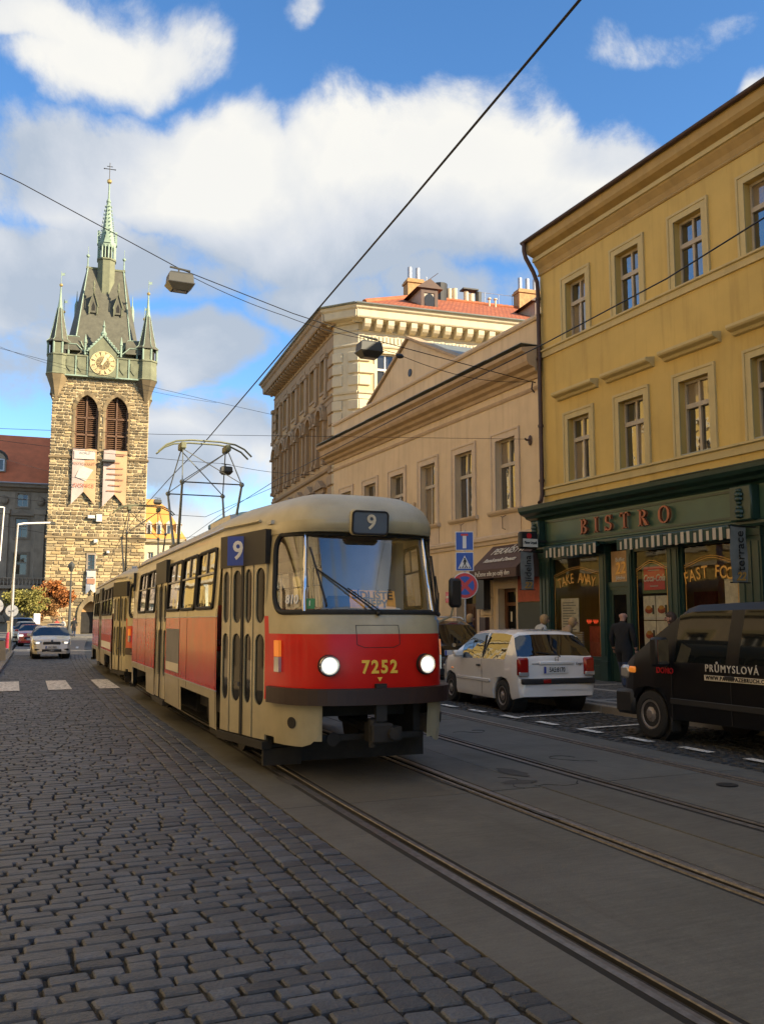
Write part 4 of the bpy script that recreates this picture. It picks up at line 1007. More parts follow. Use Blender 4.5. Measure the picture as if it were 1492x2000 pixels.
rf = mb.build('roof', 'roof_tiles', cb)
def ridge(p, q, n):
    p, q = Vector(p), Vector(q)
    for k in range(n):
        mb = MB(); a = p.lerp(q, k / n); b_ = p.lerp(q, (k + 1.08) / n); mb.cyl(a, b_, .13, .16, 8); mb.build('ridge_tile', 'tile', rf)
ridge((1 + e - .1, 1.1, zr + .05), r1, 22); ridge(r1, (-5, 22, rz), 40)
for y in (5.2, 11.9):
    mb = MB(); x = .1; zb = 17.95; mb.box(x - 2.2, x, y - .45, y + .45, zb, zb + 1.25); d = mb.build('dormer', 'winwood', rf)
    mb = MB(); mb.prism([(y - .75, zb + 1.25), (y + .75, zb + 1.25), (y, zb + 1.78)], 'x', x - 2.6, x + .16); mb.build('dormer_roof', 'brown_wood', d)
    mb = MB(); mb.box(x, x + .05, y - .48, y - .3, zb, zb + 1.25); mb.box(x, x + .05, y + .3, y + .48, zb, zb + 1.25); mb.box(x, x + .05, y - .3, y + .3, zb + 1.02, zb + 1.25); mb.box(x, x + .05, y - .48, y + .48, zb - .12, zb); mb.build('dormer_front', 'brown_wood', d)
    mb = MB(); mb.T = Matrix.Translation((x + .02, y, zb + .55)) @ Matrix.Rotation(R(90), 4, 'Y'); mb.lathe([(.30, 0), (.30, .03)], (0, 0, 0), 16); 
    for i, v in enumerate(mb.v): mb.v[i] = (v[0], y + (v[1] - y) * .95, zb + .55 + (v[2] - zb - .55) * 1.45)
    mb.T = None; mb.build('dormer_window', 'pane_far' if y < 8 else 'winwood', d)
for y in (7.6, 10.2):
    mb = MB(); mb.T = Matrix.Translation((.2, y, 18.05)) @ Matrix.Rotation(R(-27), 4, 'Y'); mb.box(-.9, 0, 0, .8, 0, .12); s_ = mb.build('skylight', 'zinc', rf)
    mb = MB(); mb.T = Matrix.Translation((.2, y, 18.05)) @ Matrix.Rotation(R(-27), 4, 'Y'); mb.box(-.8, -.1, .08, .72, .121, .13); mb.build('pane', 'pane_far', s_)
for (x, y, w, d_, h, n) in ((-5, 6.2, .8, 1.0, 21.6, 2), (-5, 13.9, .8, 2.0, 21.8, 4)):
    mb = MB(); mb.box(x - w / 2, x + w / 2, y - d_ / 2, y + d_ / 2, 19, h); mb.box(x - w / 2 - .07, x + w / 2 + .07, y - d_ / 2 - .07, y + d_ / 2 + .07, h - .25, h - .12)
    ch = mb.build('chimney', 'brick', rf)
    for k in range(n):
        mb = MB(); yy = y - d_ / 2 + d_ * (k + .5) / n; mb.cyl((x, yy, h), (x, yy, h + .8), .13, n=10); mb.build('chimney_pot', 'alum', ch)
for k, (y, r, h, mt) in enumerate(((7.9, .46, .95, 'black'), (8.5, .16, .75, 'ctrim'), (8.85, .18, .8, 'ctrim'), (9.6, .16, .7, 'ctrim'), (9.95, .16, .6, 'ctrim'), (10.4, .2, .75, 'lampbody'))):
    mb = MB(); mb.cyl((-5.1, y, rz - .3), (-5.1, y, rz + h), r * .9, r, 12); mb.build('roof_vent', mt, rf)
mb = MB(); mb.box(-5.4, -4.8, 9.3, 10.3, rz + .78, rz + .86); mb.build('vent_hood', 'black', rf)
mb = MB(); mb.cyl((-5, 7.0, rz), (-5, 7.0, rz + 1.3), .03); mb.cyl((-5, 7.0, rz + 1.0), (-4.6, 7.6, rz + 1.45), .02); mb.cyl((-5, 7, rz + .9), (-4.9, 6.2, rz), .02); mb.build('aerial', 'steel', rf)
mb = MB()
for y in (10.8, 11.7, 12.6): mb.cyl((-5, y, rz), (-5, y, rz + .75), .02)
mb.cyl((-5, 10.2, rz + .74), (-5, 13, rz + .74), .015); mb.build('roof_railing', 'steel', rf)
for y in (10.75, 11.15):
    mb = MB(); mb.cyl((-4.3, y, 20.1), (-4.3, y, 20.75), .06); mb.cyl((-4.3, y, 20.75), (-4.3, y, 20.83), .13, .1); mb.build('roof_vent', 'ctrim', rf)

# ================================================================= BELL TOWER
TX, TY, TR = 15.55, 129.5, R(-7.0)
tw = thing('bell_tower', 'tall gothic stone bell tower with clock and green copper spire', 'tower', (TX, TY, 0), TR); tw.scale = (1.03, 1.0, 1.035)
HW, TD = 6.2, 12.4
def lancet(cx, hw, zs, zt, n=8):             # pointed arch outline from springing zs to apex zt
    h = zt - zs; r = (hw * hw + h * h) / (2 * hw); P = []
    for k in range(n + 1):
        a = math.asin(h / r) * k / n; P.append((cx + hw - r + r * math.cos(a), zs + r * math.sin(a)))
    return P + [(2 * cx - x, z) for x, z in reversed(P[:-1])]
WIN = [(-1.80, 1.42), (2.05, 1.42)]
Z0W, ZSW, ZTW = 23.9, 29.2, 31.3
def in_win(x, z, pad=.0):
    for cx, hw in WIN:
        if abs(x - cx) < hw + pad and Z0W - pad < z < ZSW: return True
        if ZSW <= z < ZTW + pad:
            f = (z - ZSW) / (ZTW - ZSW + pad)
            if abs(x - cx) < (hw + pad) * math.sqrt(max(0, 1 - f ** 1.6)): return True
    if abs(x + .55) < .42 + pad and 8.2 - pad < z < 10.1 + pad: return True
    if abs(x + .4) < 1.25 + pad and z < 4.4 + pad and abs(x + .4) < 1.25 + pad - max(0, z - 3) * .7: return True
    return False
mb = MB(); wins = [(cx - hw, cx + hw, Z0W, ZTW) for cx, hw in WIN] + [(-.97, -.13, 8.2, 10.1), (-1.6, .8, -.1, 4.2)]
wall_skin(mb, -HW, HW, -.1, 33.6, wins, .06, .9)
mb.poly((-HW + .05, .06, -.1), (-HW + .05, .06, 34), (-HW + .05, TD, 34), (-HW + .05, TD, -.1)); mb.poly((HW - .05, .06, -.1), (HW - .05, TD, -.1), (HW - .05, TD, 34), (HW - .05, .06, 34)); mb.poly((-HW, TD, -.1), (HW, TD, -.1), (HW, TD, 34), (-HW, TD, 34)); mb.poly((-HW, .06, 34), (HW, .06, 34), (HW, TD, 34), (-HW, TD, 34))
mb.build('wall', 'tmortar', tw)
# ashlar of the front, proud of the pale mortar
st = []; z = 0.
while z < 33.45:
    h = rng.choice((.36, .42, .48, .56)) if z < 22 else rng.choice((.36, .42, .48)); h = min(h, 33.5 - z)
    x = -HW
    while x < HW - .05:
        w = rng.uniform(.42, 1.0) if z > 12.2 else rng.uniform(.6, 1.4)
        if x + w > HW - .3: w = HW - x
        if not in_win(x + w / 2, z + h / 2, .12) and not in_win(x + .12, z + h / 2, .1) and not in_win(x + w - .12, z + h / 2, .1): st.append((x, z, w, h))
        elif w > .7:
            for q in (0, .5):
                xx = x + w * q
                if not in_win(xx + w * .25, z + h / 2, .1): st.append((xx, z, w * .5, h))
        x += w
    z += h
st.sort(key=lambda s: -s[2] * s[3])
jn = MB(); ids = []
sm_cache = {}
for i, (x, z, w, h) in enumerate(st):
    g_ = rng.uniform(.12, .19) if z > 12 else rng.uniform(.08, .14); pale = rng.random() < (.75 if z < 12 else .45 if z < 16 else .10)
    if i < 285:
        k = (rng.randrange(8), pale)
        if k not in sm_cache:
            q = MB(); j = lambda: rng.uniform(-.03, .03)
            F_ = [(-.5 + j(), 0, -.5 + j()), (.5 + j(), 0, -.5 + j()), (.5 + j(), 0, .5 + j()), (-.5 + j(), 0, .5 + j())]
            q.add([(a * .94, -.09, c * .92) for a, b, c in F_] + [(a, .06, c) for a, b, c in F_], [(0, 1, 2, 3), (4, 5, 1, 0), (5, 6, 2, 1), (6, 7, 3, 2), (7, 4, 0, 3)]); sm_cache[k] = q.mesh('stone_block', 'tstone_pale' if pale else 'tstone')
        link('stone_block', sm_cache[k], tw, (x + w / 2, 0, z + h / 2), None, (w - g_, 1, h - g_))
    else:
        j = lambda: rng.uniform(-.02, .02); a, b_, c, d = x + g_ / 2, x + w - g_ / 2, z + g_ / 2, z + h - g_ / 2; yo = -rng.uniform(.02, .10)
        F_ = [(a + j(), c + j()), (b_ + j(), c + j()), (b_ + j(), d + j()), (a + j(), d + j())]; jn.mi = 1 if pale else 0
        jn.add([(p[0] * .997, yo, p[1]) for p in F_] + [(p[0], .06, p[1]) for p in F_], [(0, 1, 2, 3), (4, 5, 1, 0), (5, 6, 2, 1), (6, 7, 3, 2), (7, 4, 0, 3)]); ids += [rng.random()] * 5
jn.mi = 0
for sgn in (-1, 1):                          # side faces
    z = 0.
    while z < 33.4:
        h = rng.choice((.34, .42, .5)); yv = .1
        while yv < TD - .1:
            w = rng.uniform(.5, 1.4); w = min(w, TD - yv); X = sgn * HW
            F_ = [(yv + .03, z + .03), (yv + w - .03, z + .03), (yv + w - .03, z + h - .03), (yv + .03, z + h - .03)]
            jn.add([(X, p[0], p[1]) for p in F_] + [(X - sgn * .05, p[0], p[1]) for p in F_], [(0, 1, 2, 3), (4, 5, 1, 0), (5, 6, 2, 1), (6, 7, 3, 2), (7, 4, 0, 3)]); ids += [rng.random()] * 5
            yv += w
        z += h
me = jn.mesh('ashlar', ['tstone', 'tstone_pale']); at = me.attributes.new('rnd', 'FLOAT', 'FACE'); at.data.foreach_set('value', ids); link('ashlar', me, tw, kind='stuff')
for z in (22.6, 12.1):
    mb = MB(); profile_run(mb, [(0.05, z), (-.12, z + .05), (-.22, z + .2), (-.16, z + .34), (.05, z + .42)], -HW - .15, HW + .15); mb.build('string_course', 'tstone', tw)
# belfry windows: arch rings, wooden louvres
for cx, hw in WIN:
    out_, inn = lancet(cx, hw + .42, ZSW, ZTW + .5, 7), lancet(cx, hw, ZSW, ZTW, 7)
    for k in range(len(inn) - 1):            # voussoirs
        mb = MB(); mb.prism([inn[k], out_[k], out_[k + 1], inn[k + 1]], 'y', -.12, .4); mb.build('voussoir', 'tstone', tw)
    for s_ in (-1, 1):
        mb = MB(); mb.prism([(cx + s_ * hw, .06), (cx + s_ * (hw + .1), -.08), (cx + s_ * (hw + .34), -.08), (cx + s_ * (hw + .1), .9)], 'z', Z0W, ZSW); mb.build('jamb', 'tstone', tw)
    # spandrel above the arch
    for s_ in (-1, 1):
        P = [p for p in inn if (p[0] - cx) * s_ >= -.001]; P = P if s_ > 0 else P[::-1]
        mb = MB(); mb.prism(P + [(cx, ZTW + .02), (cx + s_ * (hw + .02), ZTW + .02)] if P[0][1] < P[-1][1] else P + [(cx + s_ * (hw + .02), ZTW + .02), (cx, ZTW + .02)], 'y', .02, .5); mb.build('spandrel', 'tmortar', tw)
    wo = MB(); wo.box(cx - hw, cx + hw, .9, 1.0, Z0W, ZTW); wi = wo.build('belfry_window', 'darkroom', tw)
    mb = MB()
    for x in (cx - hw + .1, cx, cx + hw - .1): mb.box(x - .1, x + .1, .42, .62, Z0W, ZTW - (.1 if x == cx else 1.6))
    for zz in (Z0W, Z0W + 2.0, Z0W + 4.3): mb.box(cx - hw, cx + hw, .42, .6, zz, zz + .2)
    mb.build('louvre_frame', 'louvre', wi)
    zz = Z0W + .3
    while zz < ZTW - .25:
        half = hw - .1 if zz < ZSW else (hw - .05) * math.sqrt(max(.02, 1 - ((zz - ZSW) / (ZTW - ZSW)) ** 1.6))
        mb = MB(); mb.poly((cx - half, .5, zz), (cx + half, .5, zz), (cx + half, .75, zz + .2), (cx - half, .75, zz + .2)); mb.poly((cx - half, .54, zz - .03), (cx + half, .54, zz - .03), (cx + half, .79, zz + .17), (cx - half, .79, zz + .17)); mb.build('louvre_slat', 'louvre', wi); zz += .27
    mb = MB(); mb.prism([(.05, Z0W - .3), (-.25, Z0W - .3), (-.2, Z0W - .05), (.3, Z0W + .05)], 'x', cx - hw - .3, cx + hw + .3); mb.build('sill', 'tstone', tw)
# low window and entrance
mb = MB(); mb.box(-.97, -.13, .45, .5, 8.2, 10.1); lw = mb.build('slit_window', 'pane_far', tw)
mb = MB(); frame_ring(mb, -.97, -.13, 8.2, 10.1, .18, -.16, .1); mb.box(-.58, -.52, .4, .44, 8.2, 10.1)
for zz in (8.7, 9.2, 9.7): mb.box(-.97, -.13, .4, .44, zz, zz + .04)
mb.build('window_bars', 'dark_stone2', lw)
pin, pout = lancet(-.4, 1.2, 2.2, 4.1, 7), lancet(-.4, 1.65, 2.2, 4.9, 7)
for k in range(len(pin) - 1):
    mb = MB(); mb.prism([pin[k], pout[k], pout[k + 1], pin[k + 1]], 'y', -.35, .5); mb.build('portal_stone', 'tstone', tw)
mb = MB(); mb.box(-2.05, -1.6, -.35, .5, 0, 2.2); mb.box(.8, 1.25, -.35, .5, 0, 2.2); mb.cyl((-.4, -.3, 4.9), (-.4, -.3, 5.9), .14, .04); mb.box(-.65, -.15, -.33, -.27, 5.4, 5.52); mb.build('portal_jamb', 'tstone', tw)
mb = MB(); mb.box(-1.6, .8, .85, .9, 0, 2.7); mb.build('portal_door', 'darkroom', tw)
mb = MB(); mb.box(-1.6, .8, .8, .86, 2.7, 4.2); mb.build('tympanum', 'brick', tw)
# gallery: copper parapet, shields, corner turrets
mb = MB(); profile_run(mb, [(.1, 33.45), (-.2, 33.5), (-.45, 33.7), (-.5, 33.85), (-.5, 36.3), (-.6, 36.35), (-.6, 36.55), (.1, 36.6)], -5.2, 5.2); mb.box(-5.8, 5.8, .1, TD, 33.5, 36.4); mb.build('gallery', 'copper_dk', tw)
for x in (-4.1, -2.7, 2.7, 4.1):
    mb = MB(); mb.prism([(x - .5, 35.9), (x - .5, 34.9), (x, 34.2), (x + .5, 34.9), (x + .5, 35.9)], 'y', -.6, -.5); mb.build('shield', 'copper_dk', tw)
for x in (-5.0, -3.4, -1.9, 1.9, 3.4, 5.0):
    mb = MB(); mb.box(x - .08, x + .08, -.62, -.5, 33.8, 36.4); mb.build('parapet_rib', 'copper', tw)
mb = MB(); mb.box(-6, 6, -.66, -.5, 33.62, 33.8); mb.build('gallery_ledge', 'copper', tw)
mb = MB(); mb.box(-1.75, 1.75, -.75, .4, 33.7, 37.2); mb.prism([(-1.75, 37.2), (1.75, 37.2), (0, 39.3)], 'y', -.75, .4); mb.prism([(-1.75, 37.2), (1.75, 37.2), (0, 39.3)], 'y', .4, 5); cg = mb.build('clock_gable', 'copper_dk', tw)
for s_ in (-1, 1):
    mb = MB(); mb.prism([(s_ * 1.95, 37.0), (0, 39.25), (0, 39.6), (s_ * 2.15, 37.1)], 'y', -.9, .5); mb.build('gable_coping', 'copper', cg)
    for k in range(7):
        f = (k + .5) / 7; mb = MB(); mb.sphere((s_ * 2.05 * (1 - f), -.85, 37.2 + 2.3 * f), .15, 7); mb.build('crocket', 'copper', cg)
    mb = MB(); mb.lathe([(.14, 36.6), (.14, 38.2), (.22, 38.25), (0.02, 39.4)], (s_ * 2.3, -.6, 0), 6); mb.build('pinnacle', 'copper', cg)
mb = MB(); mb.lathe([(.3, 39.3), (.42, 39.7), (.2, 40.0), (.12, 40.5), (.24, 40.7), (.1, 40.9), (.03, 41.5)], (0, -.5, 0), 8); mb.build('finial', 'copper', cg)
mb = MB(); mb.T = Matrix.Translation((0, -.76, 35.55)) @ Matrix.Rotation(R(90), 4, 'X'); mb.lathe([(1.62, 0), (1.62, .06), (0.02, .06)], (0, 0, 0), 32); cf = mb.build('clock_face', 'clockface', tw)
mb = MB(); mb.T = Matrix.Translation((0, -.82, 35.55)) @ Matrix.Rotation(R(90), 4, 'X'); mb.lathe([(1.0, 0), (1.0, .02), (.94, .02), (.94, 0)], (0, 0, 0), 32); mb.lathe([(1.62, 0), (1.62, .03), (1.55, .03), (1.55, 0)], (0, 0, 0), 32); mb.build('clock_ring', 'clocknum', cf)
for k in range(12):
    mb = MB(); a = R(30 * k); mb.T = Matrix.Translation((0, -.84, 35.55)) @ Matrix.Rotation(a, 4, 'Y'); n = (3, 1, 2, 3, 3, 2, 3, 4, 4, 3, 2, 3)[k]
    for q in range(n): mb.box(-.24 + .48 * q / n + .03, -.24 + .48 * (q + 1) / n - .03, 0, .03, 1.02, 1.5)
    mb.build('hour_numeral', 'clocknum', cf)
for a, l, w in ((18, 1.4, .07), (32, .95, .1)):
    mb = MB(); mb.T = Matrix.Translation((0, -.88 + .01 * l, 35.55)) @ Matrix.Rotation(R(a), 4, 'Y'); mb.prism([(-w, -.3), (w, -.3), (w * 1.6, l * .7), (0, l), (-w * 1.6, l * .7)], 'y', 0, .03); mb.build('clock_hand', 'clocknum', cf)
def turret(x, y):
    mb = MB(); mb.lathe([(.25, 30.2), (.55, 31.1), (.8, 31.9), (.85, 32.0), (1.15, 32.8), (1.2, 32.9), (1.5, 33.7)], (x, y, 0), 8, R(22.5)); mb.build('turret_corbel', 'tstone', tw)
    mb = MB(); mb.lathe([(1.5, 33.7), (1.58, 33.75), (1.5, 33.9), (1.42, 36.2), (1.55, 36.3), (1.5, 36.5)], (x, y, 0), 8, R(22.5)); tt = mb.build('turret', 'copper_dk', tw)
    mb = MB(); mb.lathe([(1.1, 36.5), (1.1, 38.1)], (x, y, 0), 8, R(22.5)); mb.build('turret_room', 'darkroom', tt)
    for k in range(8):
        a = R(22.5 + 45 * k); mb = MB(); mb.cyl((x + 1.4 * math.cos(a), y + 1.4 * math.sin(a), 36.5), (x + 1.4 * math.cos(a), y + 1.4 * math.sin(a), 38.1), .13, n=6); mb.build('turret_post', 'copper', tt)
        b_ = R(45 * k)
        if k % 2 == 0:
            mb = MB(); mb.T = Matrix.Translation((x, y, 0)) @ Matrix.Rotation(b_, 4, 'Z'); mb.box(1.2, 1.3, -.45, .45, 36.5, 37.9); mb.build('turret_panel', 'copper_dk', tt)
    mb = MB(); mb.lathe([(1.62, 38.05), (1.62, 38.2), (1.2, 38.55), (.75, 40.6), (.3, 43.0)], (x, y, 0), 8, R(22.5)); mb.build('turret_roof', 'tslate', tt)
    for k in range(8):
        a = R(22.5 + 45 * k); c, s_ = math.cos(a), math.sin(a)
        mb = MB(); mb.tube([(x + r_ * c, y + r_ * s_, z_) for r_, z_ in ((1.64, 38.18), (1.22, 38.57), (.78, 40.6), (.32, 43.0))], .05, 5); mb.build('hip_rib', 'copper', tt)
    mb = MB(); mb.lathe([(.34, 42.8), (.16, 44.3), (.07, 46.0)], (x, y, 0), 8); mb.build('turret_spike', 'copper', tt)
    mb = MB(); mb.sphere((x, y, 46.1), .24, 10); mb.build('ball', 'gilt', tt)
    mb = MB(); mb.cyl((x, y, 46.3), (x, y, 48), .035); mb.prism([(x, 47.4), (x + .5, 47.5), (x + .35, 47.7), (x + .55, 47.85), (x, 47.75)], 'y', y - .02, y + .02); mb.build('weather_vane', 'copper', tt)
for x, y in ((-5.7, .35), (5.7, .35), (-5.7, TD - .4), (5.7, TD - .4)): turret(x, y)
for s_ in (-1, 1):                           # little saddle roofs from turret to main roof
    mb = MB(); mb.prism([(-.3, 37.2), (2.0, 37.2), (2.0, 38.0), (.9, 39.4), (-.3, 38.0)], 'x', *sorted((s_ * 2.9, s_ * 5.2))); mb.build('saddle_roof', 'tslate', tw)
    mb = MB(); mb.tube([(s_ * 5.0, .9, 39.42), (s_ * 3.2, .9, 39.42), (s_ * 2.6, .7, 38.0), (s_ * 1.9, -.2, 37.1)], .08, 5); mb.tube([(s_ * 5.0, -.32, 38.0), (s_ * 3.4, -.32, 38.0), (s_ * 2.6, -.4, 37.2), (s_ * 1.8, -.5, 36.7)], .08, 5); mb.build('saddle_flashing', 'copper', tw)
# main roof
B_ = [(-3.7, .9), (3.6, .9), (4.9, 4), (4.9, 9), (3.6, 11.6), (-3.7, 11.6), (-5.0, 9), (-5.0, 4)]
T_ = [(-2.45, 5.2), (2.35, 5.2), (2.55, 5.8), (2.55, 6.8), (2.35, 7.3), (-2.45, 7.3), (-2.65, 6.8), (-2.65, 5.8)]
mb = MB(); mb.add([(x * 1.12, y - .5 if y < 6 else y, 36.5) for x, y in B_] + [(x, y, 38.2) for x, y in B_] + [(x, y, 50.6) for x, y in T_], [(i, (i + 1) % 8, 8 + (i + 1) % 8, 8 + i) for i in range(8)] + [(8 + i, 8 + (i + 1) % 8, 16 + (i + 1) % 8, 16 + i) for i in range(8)] + [tuple(range(16, 24))])
mr = mb.build('main_roof', 'tslate', tw)
for i in (0, 1):
    mb = MB(); mb.tube([(B_[i][0], B_[i][1] - .03, 38.2), (T_[i][0], T_[i][1] - .03, 50.65)], .09, 5); mb.build('hip_rib', 'copper', mr)
mb = MB(); mb.box(-2.7, 2.6, 5.1, 7.4, 50.55, 50.8); mb.build('ridge_cap', 'copper_dk', mr)
for x in (-2.5, 2.4):
    mb = MB(); mb.lathe([(.16, 49.0), (.09, 51.5), (.07, 52.2)], (x, 5.3, 0), 6); mb.sphere((x, 5.3, 52.4), .25, 8); mb.cyl((x, 5.3, 52.6), (x, 5.3, 53.8), .03); mb.build('corner_spike', ['copper'], mr)
for x in (-1.5, 1.75):
    z = 43.4; y = .9 + (z - 38.2) / 12.4 * 4.3 - .25
    mb = MB(); mb.prism([(x - .55, z), (x + .55, z), (x + .55, z + 1.0), (x, z + 2.9), (x - .55, z + 1.0)], 'y', y, y + 1.6); d = mb.build('roof_gablet', 'tslate', mr)
    mb = MB(); mb.prism([(x - .22, z + .3), (x + .22, z + .3), (x + .22, z + .9), (x, z + 1.5), (x - .22, z + .9)], 'y', y - .03, y); mb.build('gablet_opening', 'darkroom', d)
    mb = MB(); mb.tube([(x - .66, y - .1, z + .8), (x, y - .1, z + 3.0), (x + .66, y - .1, z + .8)], .08, 5); mb.lathe([(.08, z + 3), (.2, z + 3.4), (.06, z + 3.6), (.15, z + 4.1), (.02, z + 4.6)], (x, y, 0), 6); mb.box(x - .6, x - .45, y - .1, y, z - .2, z + 1.0); mb.box(x + .45, x + .6, y - .1, y, z - .2, z + 1.0); mb.build('gablet_trim', 'copper_dk', d)
for x in (-4.6, 4.55):
    z = 43.0; xx = x * .82
    mb = MB(); mb.lathe([(.1, z), (.28, z + .5), (.28, z + 2.2), (.08, z + 2.9), (.03, z + 4.2)], (xx, 5.5, 0), 8); mb.build('side_gablet', 'copper', mr)
# lantern and spire
mb = MB(); mb.lathe([(1.25, 46), (1.25, 51.6), (1.4, 51.7), (1.4, 51.9)], (0, 5.0, 0), 8, R(22.5)); mb.build('lantern_base', 'copper_dk', mr)
mb = MB(); mb.lathe([(.75, 51.9), (.75, 54.2)], (0, 5.0, 0), 8, R(22.5)); ln = mb.build('lantern_core', 'darkroom', tw)
for k in range(16):
    a = R(22.5 * k + 11.25); mb = MB(); mb.cyl((1.15 * math.cos(a), 5 + 1.15 * math.sin(a), 51.9), (1.15 * math.cos(a), 5 + 1.15 * math.sin(a), 54.0), .10 if k % 2 else .14, n=5); mb.build('lantern_post', 'copper', ln)
mb = MB(); mb.lathe([(1.2, 53.6), (1.32, 53.9), (1.32, 54.2), (1.05, 54.6), (.72, 56.5), (.45, 58.6), (.26, 60.4), (.34, 60.5), (.3, 60.7), (.14, 61.0), (.1, 63.4)], (0, 5, 0), 8, R(22.5)); sp = mb.build('spire', 'copper', tw)
for k in range(8):
    a = R(22.5 + 45 * k); c, s_ = math.cos(a), math.sin(a)
    for q in range(10):
        f = q / 10; r_ = 1.1 * (1 - f) + .3 * f + .06; z = 54.6 + 5.8 * f
        mb = MB(); mb.sphere((r_ * c, 5 + r_ * s_, z), .11, 5); mb.build('crocket', 'copper', sp)
    if k % 2 == 0:
        mb = MB(); mb.prism([(-.45, 54.1), (.45, 54.1), (0, 56.2)], 'y', -1.35, -1.0); 
        mb.v = [tuple(Matrix.Translation((0, 5, 0)) @ Matrix.Rotation(a + R(67.5), 4, 'Z') @ Vector(v)) for v in mb.v]; mb.build('spire_gablet', 'copper', sp)
mb = MB(); mb.sphere((0, 5, 63.6), .36, 10); mb.build('ball', 'gilt', sp)
mb = MB(); mb.cyl((0, 5, 63.9), (0, 5, 66.4), .05); mb.box(-.75, .75, 4.97, 5.03, 65.4, 65.5); mb.box(-.4, .4, 4.97, 5.03, 65.8, 65.88)
for s_ in (-.75, .75): mb.sphere((s_, 5, 65.45), .1, 6)
mb.build('cross', 'black', sp)
# floodlights and boxes on the wall
for x, z, w, h in ((-1.2, 14.8, .9, .45), (-.15, 14.4, .75, 1.0), (-.35, 11.6, .5, .5), (1.3, 10.3, .4, .35)):
    mb = MB(); mb.bbox(x, x + w, -.5, -.1, z, z + h, .05); mb.build('floodlight', 'letter_white', tw)
# banners
def tower_banner(x0, x1, z0, z1, notch, label, parts):
    o = thing('tower_banner', label, 'banner', (TX, TY, 0), TR, 'banners on the tower'); o.scale = (1.03, 1, 1.035); n = 12
    def col_mesh(xa, xb, za, zb, mat, nm, yo=0.):
        mb = MB(); vs = []
        for i in range(n + 1):
            for x in (xa, (xa + xb) / 2, xb):
                cut = notch * (1 - abs(x - (x0 + x1) / 2) / ((x1 - x0) / 2)); zz0 = max(za, z0 + cut) if za <= z0 + .01 else za
                z = zz0 + (zb - zz0) * i / n; vs.append((x, -.42 + .05 * math.sin(z * 1.1 + x * 2.2) - yo, z))
        mb.add(vs, [(i * 3 + k, i * 3 + k + 1, i * 3 + 4 + k, i * 3 + 3 + k) for i in range(n) for k in range(2)]); mb.build(nm, mat, o, 60)
    xm = (x0 + x1) / 2
    col_mesh(x0, xm, z0, z1, parts[0], 'cloth_half'); col_mesh(xm, x1, z0, z1, parts[1], 'cloth_half')
    mb = MB(); mb.cyl((x0 - .1, -.4, z1), (x1 + .1, -.4, z1), .06); mb.build('rod', 'black', o)
    return o
o = tower_banner(-3.35, -.35, 16.6, 24.0, 1.7, 'left long orange and pink swallowtail banner under the belfry window', ('banner_pk', 'banner_or'))
mb = MB(); mb.box(-3.15, -.55, -.56, -.53, 22.6, 23.7); mb.build('header_panel', 'banner_wh', o)
for s, sz, z, mt in (('WORLD', .42, 23.35, 'print_grey'), ('RESTAURANT', .5, 22.0, 'print_brown'), ('ZVONICE', .72, 19.1, 'print_red'),): text('lettering', s, sz, mt, o, face_front(-1.85, -.58, z), sx=.9)
mb = MB(); mb.prism([(-2.9, 20.2), (-1.6, 19.7), (-.7, 21.2), (-1.9, 21.6), (-2.5, 21.2)], 'y', -.54, -.52); mb.build('picture', 'banner_wh', o)
o = tower_banner(.55, 3.55, 16.4, 24.0, 1.7, 'right long orange and pink swallowtail banner with fine print under the belfry window', ('banner_pk', 'banner_or'))
for k in range(6): mb = MB(); w = rng.uniform(.5, 1.1); mb.box(2.05 - w, 2.05 + w, -.54, -.52, 22.2 - k * .75, 22.35 - k * .75); mb.build('print_line', 'print_brown', o)
mb = MB(); mb.box(2.1, 3.2, -.54, -.52, 23.2, 23.5); mb.build('print_line', 'print_brown', o)
mb = MB(); mb.bbox(.3, 2.0, -1.2, -.45, 22.3, 22.6, .05); mb.build('floodlight', 'lampbody', tw)
o = tower_banner(-1.1, .1, 4.9, 8.1, .7, 'small dark blue and pale banner above the tower portal', ('alum', 'banner_wh'))
mb = MB(); mb.box(-1.0, 0, -.56, -.53, 7.2, 7.9); mb.build('picture', 'banner_wh', o); mb = MB(); mb.box(-1.0, 0, -.56, -.53, 6.3, 7.0); mb.build('picture', 'print_brown', o)

# ================================================================= DARK PALACE LEFT OF THE TOWER
pa = thing('palace', 'dark stone palace with red tiled roof standing left of the tower', 'building', (7.5, 143.5, 0), R(-4)); pa.scale = (1, 1, .955)
PW0, PW1 = -22, 9
px_ = [4.1 - 4.9 * k for k in range(6)]
rows = [(19.0, 1.5, 2.0), (14.3, 1.75, 2.9), (8.6, 1.9, 3.2), (3.7, 2.7, 2.9)]
hol = [(x - w / 2, x + w / 2, z, z + h) for x in px_ for z, w, h in rows]
mb = MB(); wall_skin(mb, PW0, PW1, 0, 22.3, hol, 0, .5); mb.box(PW0, PW1, .6, 14, 0, 22.2); mb.build('wall', 'dark_stone', pa)
mb = MB(); profile_run(mb, [(0, 21.3), (-.3, 21.4), (-.5, 21.7), (-1.0, 21.9), (-1.1, 22.4), (0, 22.5)], PW0, PW1); mb.build('cornice', 'dark_stone2', pa)
mb = MB(); profile_run(mb, [(-1.2, 22.3), (-1.35, 22.45), (-1.2, 22.6)], PW0, PW1); mb.build('gutter', 'alum', pa)
mb = MB(); mb.prism([(-1.2, 22.5), (8, 31.5), (16, 22.5)], 'x', PW0, PW1); mb.build('roof', 'tile2', pa)
